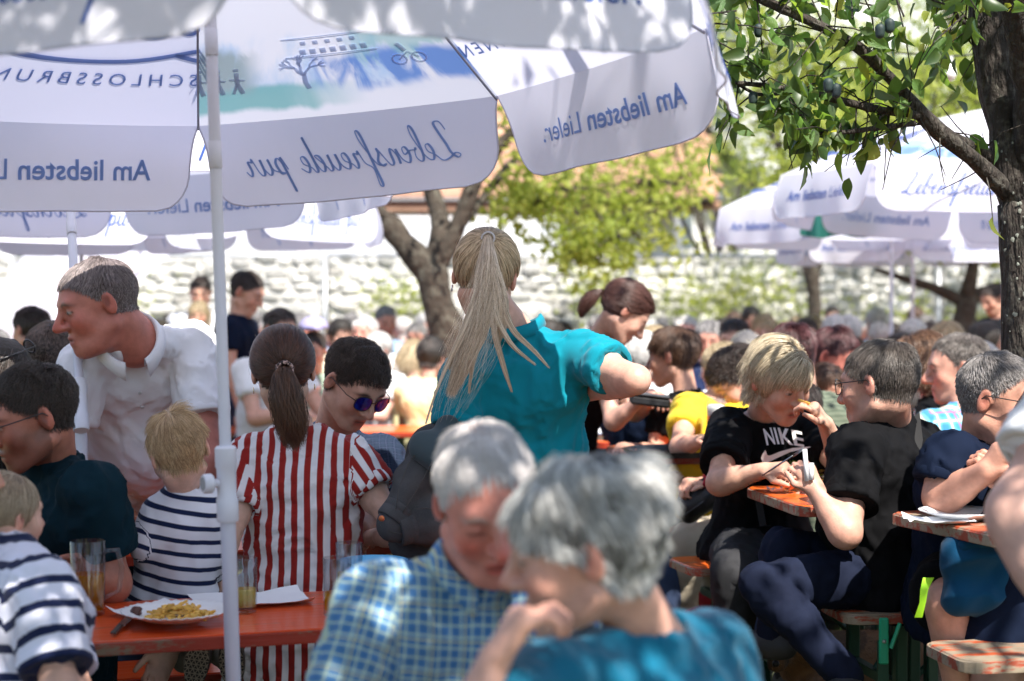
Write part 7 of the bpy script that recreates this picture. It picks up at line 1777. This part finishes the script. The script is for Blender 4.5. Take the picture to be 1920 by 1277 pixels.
# person in navy shorts behind the scuffed bench
J = pose((0, 4.35), yaw=150, sit=False)
setj(J, head=(2060, 560, 4.4), neck=(2050, 660, 4.42), shR=(1990, 720, 4.42), shL=(2130, 720, 4.42), pel=(1940, 1010, 4.38))
J['wrR'] = J['pel'] + V(.15, -.15, .1); J['wrL'] = J['pel'] + V(.3, 0, .1); J['hipR'] = P(1905, 1050, 4.36); J['hipL'] = P(1960, 1050, 4.42); J['knR'] = P(1868, 1275, 4.32); J['anR'] = P(1870, 1440, 4.4); J['knL'] = P(1960, 1270, 4.34); J['anL'] = P(1900, 1440, 4.4)
person('person in wide navy shorts standing behind the scuffed bench', J, head=(160, 10, 0), hair='short', ho=dict(n=1500), shirt=NAVYT, pants=NAVYT, shorts=.80, hw=1.2, skin=(.50, .30, .24))
def bluecloth():
    root = empty('blue_jacket', P(1830, 1090, 4.26), 'bright blue rolled jacket hanging below the worn table by the trunk', 'jacket'); S = Solid(.006); S.cap(P(1815, 1030, 4.26), P(1855, 1050, 4.28), .055, .05, .02); S.cap(P(1800, 1050, 4.26), P(1805, 1120, 4.26), .045, .05, .03); S.cap(P(1850, 1050, 4.28), P(1845, 1120, 4.28), .055, .06, .03); 
    v, f = S.mesh(); n = vnormals(v, f); v = v + n * ((-np.abs(wob(v, 28, 9, 2)) * 1.6 + .5) * .014)[:, None]; link('cloth_roll', np_mesh('cloth_roll', v, f, attrs={'st': v}), cloth_mat('brightblue', c1=(.002, .045, .105), bump=.9), root)
    S = Solid(.006); S.cap(P(1808, 1024, 4.23), P(1846, 1018, 4.23), .018, .016, .01); v, f = S.mesh(); link('collar_fold', np_mesh('collar_fold', v, f, attrs={'st': v}), cloth_mat('brightblue'), root)
bluecloth()

# dog lying under the table
def dog():
    c = P(1478, 1215, 5.35); root = empty('dog', V(c.x, c.y, gz(c.x, c.y)), 'brown short haired dog lying under the bench', 'dog'); S = Solid(.007); A = lambda x, y, z: c + V(x, y, z)
    S.ell(A(0, 0, .02), (.075, .075, .065)); S.cap(A(-.03, -.06, .0), A(-.055, -.12, -.02), .042, .030, .02); S.cap(A(.03, .05, -.02), A(.12, .16, -.10), .075, .10, .04); S.cap(A(.12, .16, -.10), A(.50, .30, -.13), .12, .13, .05)
    S.cap(A(.08, .02, -.12), A(-.02, -.16, -.20), .045, .028, .03); S.cap(A(.16, -.02, -.12), A(.08, -.2, -.20), .045, .028, .03); S.cap(A(.5, .26, -.12), A(.42, .0, -.19), .07, .035, .04); S.cap(A(.6, .35, -.14), A(.8, .3, -.2), .03, .012, .03)
    for sx in (-1, 1): S.ell(A(sx * .068, .01, .035), (.018, .03, .045), None, .015); S.ell(A(-.035 + sx * .035, -.055, .045), (.012, .012, .010), None, .01, 'sub')
    v, f = S.mesh(); col = np.tile([.26, .13, .055, 1], (len(v), 1)); rel = v - A3(c); dk = np.exp(-((rel[:, 1] + .12) / .03) ** 2) + .8 * np.exp(-(((np.abs(rel[:, 0]) - .075) / .022) ** 2 + ((rel[:, 2] - .03) / .04) ** 2)) + .7 * (wob(v, 14, 3) > .3)
    col[:, :3] = col[:, :3] * (1 - np.clip(dk, 0, 1)[:, None] * .75); body = link('body', np_mesh('body', v, f, attrs={'Col': col}), mat('fur', (.2, .1, .05), .8, attr='Col', bump=.6, bumpscale=160, bumpdist=.004), root)
    n = vnormals(v, f); r = np.random.RandomState(2); k = r.randint(0, len(v), 7000); d = n[k] * .4 + np.array([.6, .5, -.3]) + r.normal(scale=.2, size=(7000, 3)); d /= np.linalg.norm(d, axis=1, keepdims=True); L_ = .012; pts = np.stack([v[k], v[k] + d * L_ * .5, v[k] + d * L_], 1); hair_curves('fur', pts, .0008, hair_mat((.20, .10, .045), .5, .6, (.36, .20, .09)), root)
    for sx in (-1, 1): b = MB(); b.lathe([(0, .006), (.005, .004), (.006, 0), (.005, -.004), (0, -.006)], A(-.035 + sx * .032, -.060, .040), 10); b.build('eye', mat('eye_dark', (.01, .008, .006), .1), root, smooth=True)
    b = MB(); b.lathe([(0, .011), (.009, .008), (.012, 0), (.009, -.008), (0, -.011)], A(-.062, -.148, -.018), 10); b.build('nose', mat('nose_dark', (.012, .01, .01), .3), root, smooth=True)
dog()

# ------------------------------------------------------------------ people of the middle rows
def mid(label, hd, yaw, hyaw, hpitch, pelz=None, fem=0, lean=6, hair='short', ho=None, shirt=BLACKT, pants=JEANS, sit=True, s=1.0, turn=0, h=1.5, over=None, z0=None, **kw):
    c = P(*hd); F = V(math.sin(math.radians(yaw)), math.cos(math.radians(yaw)), 0)
    J = pose((0, 0), yaw=yaw, sit=sit, lean=lean, fem=fem, s=s, turn=turn, z0=z0); d = c - J['head']; dz = max(-.25, min(.35, d.z)) 
    for k, v in list(J.items()):
        if isinstance(v, Vector) and k not in ('F', 'Rt', 'U', 'Fs', 'Rs', 'up', 'plat'): J[k] = v + V(d.x, d.y, 0 if k in ('anL', 'anR') else dz)
    g0 = gz(c.x, c.y)
    for k in ('anL', 'anR'): J[k].z = g0 + .09
    J['head'] = c
    if over:
        for k, v in over.items(): J[k] = P(*v) if isinstance(v, tuple) else v
    o = dict(n=4200, seed=int(hd[0]) % 50, hrad=.0009); o.update(ho or {})
    return person(label, J, head=(hyaw, hpitch, 0), fem=fem, s=s, hair=hair, ho=o, shirt=shirt, pants=pants, h=h, **kw)
DK = dict(haircol=(.02, .013, .010), haircol2=(.07, .045, .035)); BR = dict(haircol=(.06, .03, .018), haircol2=(.16, .085, .05)); GY = dict(haircol=(.16, .15, .15), haircol2=(.42, .40, .39)); BL = dict(haircol=(.35, .26, .14), haircol2=(.7, .56, .36)); WH = dict(haircol=(.6, .58, .56), haircol2=(.85, .83, .8)); BUR = dict(haircol=(.05, .012, .016), haircol2=(.14, .05, .05))
mid('woman with short dark hair in a yellow tee lifting a fork behind the blond woman', (1380, 712, 6.45), -160, -110, 38, fem=1, lean=5, hair='curly', ho=dict(DK, n=6000, len=1.3, lift=.7), shirt=YEL, over=dict(shL=(1374, 768, 6.45), shR=(1290, 768, 6.4), che=(1331, 772, 6.45), neck=(1350, 752, 6.45), pel=(1338, 930, 6.5), elR=(1275, 838, 6.2), wrR=(1318, 826, 6.05), elL=(1392, 850, 6.3), wrL=(1350, 842, 6.1)), hands=dict(R=dict(curl=.85)), hs=1.05, wide=1.15, thick=1.05)
mid('woman with short brown hair and a black tee, her back to us beside the waitress', (1262, 668, 6.95), -50, -62, 6, fem=1, hair='short', ho=dict(BR, n=6000, len=1.4, lift=.4), shirt=BLACKT, over=dict(elL=(1226, 850, 6.75), wrL=(1180, 840, 6.5)), hs=1.05, wide=1.12)
mid('woman with grey hair facing left between the waitress and the short haired woman', (1215, 672, 7.6), 60, 70, 4, fem=1, hair='bob', hairvol=.008, ho=dict(WH, len=.12), shirt=NAVYT)
mid('man with short dark hair looking down behind the blond woman', (1566, 668, 7.6), 150, 128, 22, hair='short', ho=dict(BUR, n=6000, len=.9), shirt=WHITET, skin=RUDDY, hs=1.1)
mid('little girl in a bright pink top on a lap behind the table', (1552, 730, 7.2), 160, 150, 10, s=.6, fem=1, hair='bob', hairvol=.004, ho=dict(BR, kid=1, len=.12), shirt=PINK, hs=.92)
mid('man in an olive striped sweater seen from behind the blond woman', (1484, 668, 6.7), -20, -30, 18, lean=14, hair='short', ho=dict(BUR, n=6000), shirt=OLIVE, wide=1.2, fat=.03, hs=1.1)
mid('balding man with grey hair in a turquoise plaid shirt facing left', (1795, 690, 6.6), -25, -86, 6, hair='short', ho=dict(GY, haircol=(.05, .04, .035), haircol2=(.2, .17, .15), n=6000, len=.6, hairline=.098, temple=.02, red=.8, nose=1.2), shirt=TPLAID, skin=(.58, .31, .23), wide=1.15, fat=.03, hs=1.15)
mid('woman with long curly brown hair in a black top', (1722, 680, 7.1), -60, -72, 6, fem=1, hair='bob', hairvol=.010, ho=dict(BR, len=.20, vol=.018, lock=.7, wave=1.6, n=8000, drop=.08, haircol2=(.24, .12, .06)), shirt=BLACKT, hs=1.05)
mid('person in a coral pink top behind the plaid shirt', (1760, 708, 7.4), -40, -60, 10, fem=1, hair='bob', hairvol=.01, ho=dict(GY, len=.14), shirt=CORAL)
mid('blond woman in a yellow cardigan far behind the short dark hair', (1352, 690, 7.9), -30, -40, 5, fem=1, hair='bob', hairvol=.01, ho=dict(BL, len=.16), shirt=YEL)
mid('woman with ash blond hair behind the table looking at us', (1400, 668, 8.3), 170, 175, 12, fem=1, hair='bob', hairvol=.01, ho=dict(GY, haircol2=(.75, .68, .55), len=.14), shirt=WHITET)
# hidden sitter with beige trousers, red jacket and trainers
J = pose((0, 6.4), yaw=-100, sit=True, fem=1); setj(J, head=(1492, 775, 6.2), neck=(1480, 850, 6.3), shL=(1440, 880, 6.12), shR=(1470, 880, 6.42), pel=(1395, 1000, 6.38), elL=(1400, 905, 6.1), wrL=(1318, 905, 6.0))
J['che'] = P(1455, 885, 6.28); J['hipL'] = P(1380, 1005, 6.3); J['knL'] = P(1290, 1015, 6.2); J['anL'] = P(1283, 1140, 6.25); J['hipR'] = P(1390, 1000, 6.5); J['knR'] = P(1330, 1010, 6.6); J['anR'] = P(1330, 1110, 6.6); J['footL'] = V(.75, -.5, 0)
person('person in beige trousers and red trainers hidden behind the blond woman', J, fem=1, h=1.3, head=(-100, 20, 0), hair='short', ho=dict(DK, n=1500), shirt=cloth_mat('redjacket', c1=(.45, .01, .02)), pants=BEIGE, shoes=(.42, .012, .025), hands=dict(L=dict(curl=.8)))
b = MB(); c = P(1322, 897, 5.96); b.tube([c + V(.012 * math.cos(a), .032 * math.sin(a), .032 * math.cos(a)) for a in [i * math.pi / 8 for i in range(17)]], .007, 6, caps=False); tag(b.build('wrist_strap', mat('red_strap', (.40, .01, .03), .6), None, smooth=True), 'red wrist strap on the arm left of the blond woman', 'bracelet')
def handbag():
    root = empty('handbag', P(1310, 940, 6.0), 'black soft handbag on the knees left of the blond woman', 'bag'); S = Solid(.008); S.cap(P(1295, 950, 6.0), P(1345, 915, 6.0), .05, .065, .02, w=V(0, 1, 0), wide=1.2); S.cap(P(1290, 965, 6.0), P(1300, 930, 6.0), .03, .05, .02); v, f = S.mesh(); n = vnormals(v, f); v = v + n * (wob(v, 30, 3) * .005)[:, None]; link('pouch', np_mesh('pouch', v, f), mat('leather_black'), root)
    b = MB(); b.tube([P(1280, 945, 5.98), P(1300, 905, 5.96), P(1340, 892, 5.97), P(1375, 915, 6.0)], .006, 6); b.build('strap', mat('leather_black'), root, smooth=True)
    b = MB(); b.tube([P(1282, 968, 5.94), P(1312, 945, 5.93), P(1345, 922, 5.94)], .003, 5); b.build('zip', mat('leather_grey'), root, smooth=True)
handbag()
# left side
mid('woman in a red floral dress behind the white pole', (172, 760, 5.95), -60, -70, 10, fem=1, hair='pony', ho=dict(DK, n=5000, tie=(0, -.11, -.03)), shirt=FLOR2, wide=1.1)
mid('person in a coral red floral blouse between the dark teal tee and the polo man', (150, 800, 6.3), 150, 150, 10, fem=1, hair='bob', hairvol=.01, ho=dict(DK, len=.16, drop=.05), shirt=FLOR, wide=1.3, fat=.03, over=dict(elL=(240, 960, 6.1), wrL=(200, 1010, 5.9)), sleeve=.9)
pw = mid('dark haired woman at the left border with sunglasses pushed up', (2, 710, 5.2), 40, 40, 6, fem=1, hair='bob', hairvol=.01, ho=dict(DK, len=.24, drop=.12, lock=.12, n=6000), shirt=BLACKT, hs=1.05)
b = MB()
for sg in (-1, 1): b.tube([HQ(pw, sg * .036 + .026 * math.cos(a), .062 - .01 * math.sin(a), .100 + .018 * math.sin(a)) for a in [i * math.pi / 8 for i in range(17)]], .003, 5, caps=False)
b.tube([HQ(pw, .064, .06, .10), HQ(pw, .084, -.02, .07), HQ(pw, .082, -.07, .05)], .0028, 5); b.build('sunglasses', mat('spectacle_frame_1', (.01, .01, .01), .3), pw['root'], smooth=True)
mid('man with a shaved fade haircut behind the dark haired man', (98, 672, 5.9), 10, 10, 8, hair='buzz', ho=dict(DK, n=8000, len=1.5, haircol2=(.16, .11, .09)), shirt=NAVYT, hs=1.08, skin=RUDDY)
# standing men near the wall
mid('standing man in a navy tee looking down right beside the white pole', (463, 548, 10.2), 100, 108, 24, sit=False, lean=2, hair='short', ho=dict(DK, len=.7, n=5000), shirt=NAVYT, pants=JEANS, over=dict(elR=(432, 690, 10.0), wrR=(452, 770, 9.95)), wide=1.1, hs=1.08)
mid('standing man in a white tee far behind the white pole', (376, 548, 12.6), 175, 175, 16, sit=False, lean=0, ho=dict(DK, n=3000), shirt=WHITET, pants=JEANS, h=1.8)
mid('blond girl in front of the standing man in white', (372, 590, 12.2), 175, 175, 8, sit=False, lean=0, s=.85, fem=1, hair='bob', hairvol=.008, ho=dict(BL, n=2500, len=.2), shirt=WHITET, h=1.8)
mid('waiter in a petrol tee with grey apron standing far right behind the trunk', (1862, 560, 13.0), -120, -120, 20, sit=False, lean=8, ho=dict(DK, n=3000), shirt=NAVYT, pants=GREYJ, h=1.8)
# ------------------------------------------------------------------ the crowd farther back
def crowd():
    protos = []
    specs = [(0, 'short', dict(DK), .02, 0), (1, 'bob', dict(BR, len=.16), 0, .012), (0, 'short', dict(GY), .03, 0), (1, 'bob', dict(BL, len=.20), 0, .012), (0, 'buzz', dict(BR), .0, 0), (1, 'bob', dict(DK, len=.12), 0, .012), (1, 'bob', dict(WH, len=.12), .02, .012), (0, 'short', dict(WH, bald=.3), .03, 0)]
    sk = [(.56, .31, .22), (.60, .36, .28), (.52, .25, .18), (.62, .38, .30), (.50, .28, .19), (.56, .32, .24), (.60, .34, .27), (.60, .29, .22)]
    sp0 = bpy.data.materials.new('shirt_slot')
    for i, (fem, hair, ho, fat, hv) in enumerate(specs):
        J = pose((0, 0), yaw=0, sit=True, lean=[6, 10, 2, 8, 14, 4, 8, 3][i], fem=fem)
        o = dict(ho); o.update(n=1500 if hair != 'buzz' else 2500, seed=i, hrad=.0016, drop=.04 if fem else 0)
        p = person('x', J, head=([10, -14, 0, 20, -8, 5, -20, 12][i], [6, 14, 10, 4, 20, 12, 8, 2][i], 0), fem=fem, hair=hair, ho=o, shirt=cloth_mat('crowd%d' % i, c1=(.5, .5, .5)), pants=JEANS, h=2.1, fat=fat, skin=sk[i], hairvol=hv if hv else (.004 if hair == 'short' else 0), hands={})
        protos.append(p['root'])
    cols = {'white': (.75, .75, .75), 'black': (.015, .015, .017), 'navy': (.012, .02, .06), 'pale yellow': (.72, .66, .36), 'red': (.5, .03, .03), 'sage green': (.28, .36, .28), 'light blue': (.32, .48, .68), 'grey': (.28, .28, .30), 'orange': (.75, .22, .04), 'pink': (.7, .25, .32), 'cream': (.68, .60, .46), 'dark green': (.03, .10, .06), 'sky blue': (.25, .5, .7), 'beige': (.5, .42, .32), 'purple': (.16, .05, .25), 'brown': (.14, .07, .04)}
    CM = {k: cloth_mat('c_' + k.replace(' ', '_'), c1=v) for k, v in cols.items()}; names = list(cols)
    hn = ['dark haired man', 'brown haired woman', 'grey haired man', 'blond woman', 'cropped brown haired man', 'dark haired woman', 'white haired woman', 'balding white haired man']
    spots = []
    hand = [(497, 612, 9.6, 0, 'white', 130), (548, 612, 11.0, 2, 'grey', 60), (588, 628, 10.2, 0, 'sage green', 175), (628, 612, 12.5, 5, 'cream', 150), (655, 612, 13.2, 1, 'black', 200), (690, 612, 12.0, 7, 'white', 190), (718, 598, 13.0, 2, 'light blue', 160), (742, 626, 11.4, 6, 'white', 240), (785, 605, 13.0, 2, 'light blue', 190), (798, 645, 10.2, 5, 'pale yellow', 20), (768, 650, 11.2, 3, 'pale yellow', 10), (25, 612, 9.6, 1, 'black', 100), (92, 612, 8.6, 0, 'red', -60), (60, 640, 8.0, 5, 'red', 40), (255, 612, 10, 3, 'cream', 60),
            (1236, 628, 9.6, 3, 'white', 200), (1285, 622, 12.5, 7, 'white', 180), (1330, 632, 10.4, 2, 'navy', 190), (1378, 630, 9.5, 0, 'navy', 190), (1420, 618, 12.2, 3, 'orange', 170), (1500, 612, 12.0, 0, 'cream', 170), (1545, 612, 11.2, 6, 'white', 40), (1590, 612, 11.2, 6, 'cream', 10), (1600, 640, 9.0, 4, 'white', 10), (1666, 632, 11.0, 0, 'white', 150), (1715, 612, 12.4, 1, 'white', 60), (1765, 640, 9.2, 3, 'beige', 30), (1800, 640, 9.8, 3, 'cream', 330), (1850, 640, 9.0, 7, 'pink', 10), (1870, 620, 11, 5, 'black', 300), (1445, 640, 9.8, 1, 'white', 120), (1205, 612, 12.8, 4, 'pink', 120), (1115, 610, 12.2, 2, 'grey', 150), (1010, 612, 12, 5, 'white', 60), (1060, 612, 13, 0, 'sky blue', 200)]
    for h in hand: spots.append(h)
    rd = random.Random(17)
    for d in (9.2, 11.8, 13.4, 14.8, 16.2, 17.4, 18.4):
        px = -60 + rd.uniform(0, 60)
        while px < 1990:
            step = (.56 + rd.uniform(-.06, .22)) * FPX / d
            ok = all(abs(px - h[0]) > .42 * FPX / d or abs(h[2] - d) > .55 for h in hand) and not (d < 13 and 780 < px < 900) and not (d < 10 and (px > 1150 or 380 < px < 900 or px < 320)) and not (11.2 < d < 12.2 and 640 < px < 1000)
            if ok and rd.random() < .86: spots.append((px, None, d + rd.uniform(-.2, .2), rd.randrange(8), rd.choice(names), rd.choice((0, 180)) + rd.uniform(-35, 35)))
            px += step
    used = set(); seen = {}
    pro_used = set()
    for (px, py, d, k, cn, yaw) in spots:
        rt = protos[k]; c = rt
        if k in pro_used: c = copy_tree(rt)
        pro_used.add(k)
        z = gz((px - CX) / FPX * d, d); x = (px - CX) / FPX * d
        c.location = (x, d, z + rd.uniform(-.05, .05)); 
        if py is not None:
            top = P(px, py, d).z; c.location = (x, d, max(z - .12, min(z + .25, top - 1.275)))
        c.rotation_euler = (0, 0, -math.radians(yaw)); sc = rd.uniform(.95, 1.05); c.scale = (sc, sc, sc)
        for ch in c.children:
            if ch.name.startswith('shirt'):
                ch.material_slots[0].link = 'OBJECT'; ch.material_slots[0].material = CM[cn]
        faces = 'facing us' if math.cos(math.radians(yaw)) < -.7 else 'back turned' if math.cos(math.radians(yaw)) > .7 else 'in profile'
        row = 'in the nearer crowd' if d < 10.5 else 'in the middle crowd' if d < 13 else 'in the farther crowd' if d < 15.8 else 'in the rows by the wall'
        base = '%s in %s top, %s, %s' % (hn[k], cn, faces, row); seen.setdefault(base, []).append(c); c['label'] = base; c['group'] = 'people seated in the crowd'
    for lb, cs in seen.items():
        if len(cs) > 1:
            cs.sort(key=lambda o: o.location.x / o.location.y)
            for i, o in enumerate(cs): o['label'] = lb + ', ' + (['leftmost', 'second from left', 'third from left', 'fourth from left', 'fifth from left', 'sixth from left'][min(i, 5)] if i < len(cs) - 1 else 'rightmost')
    # the cap of the man at the centre left
    c = P(588, 616, 10.2); root = empty('cap', c, 'pale violet baseball cap on the man left of the forked tree', 'cap'); S = Solid(.01); S.ell(c + V(0, 0, .0), (.092, .105, .075)); S.cut(c, V(0, 0, -1), rad=.3); v, f = S.mesh(); link('crown', np_mesh('crown', v, f), mat('cap_violet', (.30, .28, .45), .8), root)
    S = Solid(.01); S.ell(c + V(0, -.12, .0), (.07, .07, .012)); v, f = S.mesh(); link('visor', np_mesh('visor', v, f), mat('cap_violet'), root)
crowd()
# tables between the rows of the crowd
for i, (px, d) in enumerate([(120, 9.6), (-60, 12.5), (260, 12.6), (1230, 9.9), (1560, 9.9), (1000, 12.7), (1420, 12.6), (1700, 12.8), (100, 15.5), (1000, 15.5), (1350, 15.6)]):
    c = G(px, d); board('beer_table', c, c + V(2.2, 0, 0), .5, .77, .03, ORG, EDGE, ['orange table in the crowd at the far left', 'table end beyond the left border crowd', 'orange table behind the standing navy tee man', 'orange table right of the waitress in black', 'orange table behind the man in the white tee', 'orange table far behind the teal waitress', 'far orange table under the right parasols', 'far orange table beside the apple tree', 'last orange table on the left by the wall', 'last orange table behind the waitress', 'last orange table before the ivy on the wall'][i], 'table', 'beer tables', gz0=gz(c.x + 1, d))
# glasses and bottles standing on the tables of the crowd
def crowd_drinks():
    rd = random.Random(9); k = 0
    foamm = mat('beer_foam'); sets = [(120, 9.6), (260, 12.6), (1230, 9.9), (1560, 9.9), (1000, 12.7), (1420, 12.6), (690, 11.3), (1195, 6.25), (1120, 7.5), (640, 15.5)]
    words = ['left crowd table', 'table behind the navy tee man', 'table right of the waitress in black', 'table behind the man in white tee', 'far table behind the teal waitress', 'far table under the right parasols', 'sunlit table by the forked tree', 'table with the round tray', 'table with the white paper cover', 'farther sunlit table']
    kinds = [('beer glass with foam', (.85, .38, .05), .036, .19, .7, .03), ('half full glass of cola', (.10, .02, .01), .032, .14, .5, 0), ('glass of apple spritzer', (.9, .68, .2), .034, .15, .6, 0)]
    for (px, d), wd in zip(sets, words):
        c0 = G(px, d)
        for j in range(3):
            x = c0.x + [.5, 1.05, 1.65][j] + rd.uniform(-.1, .1); g0 = gz(c0.x + 1, d) if d > 8 else (.17 if d < 7 else .12); y = c0.y + rd.uniform(.12, .38) + (x - c0.x) * (math.tan(math.radians(11 if d < 7 else 8)) if d < 8 else 0)
            kd = kinds[(j + k) % 3]
            tumbler(V(x, y, g0 + .772), kd[2], kd[3], kd[4], kd[1], '%s on the %s' % (kd[0], wd), foam=kd[5])
        k += 1
crowd_drinks()
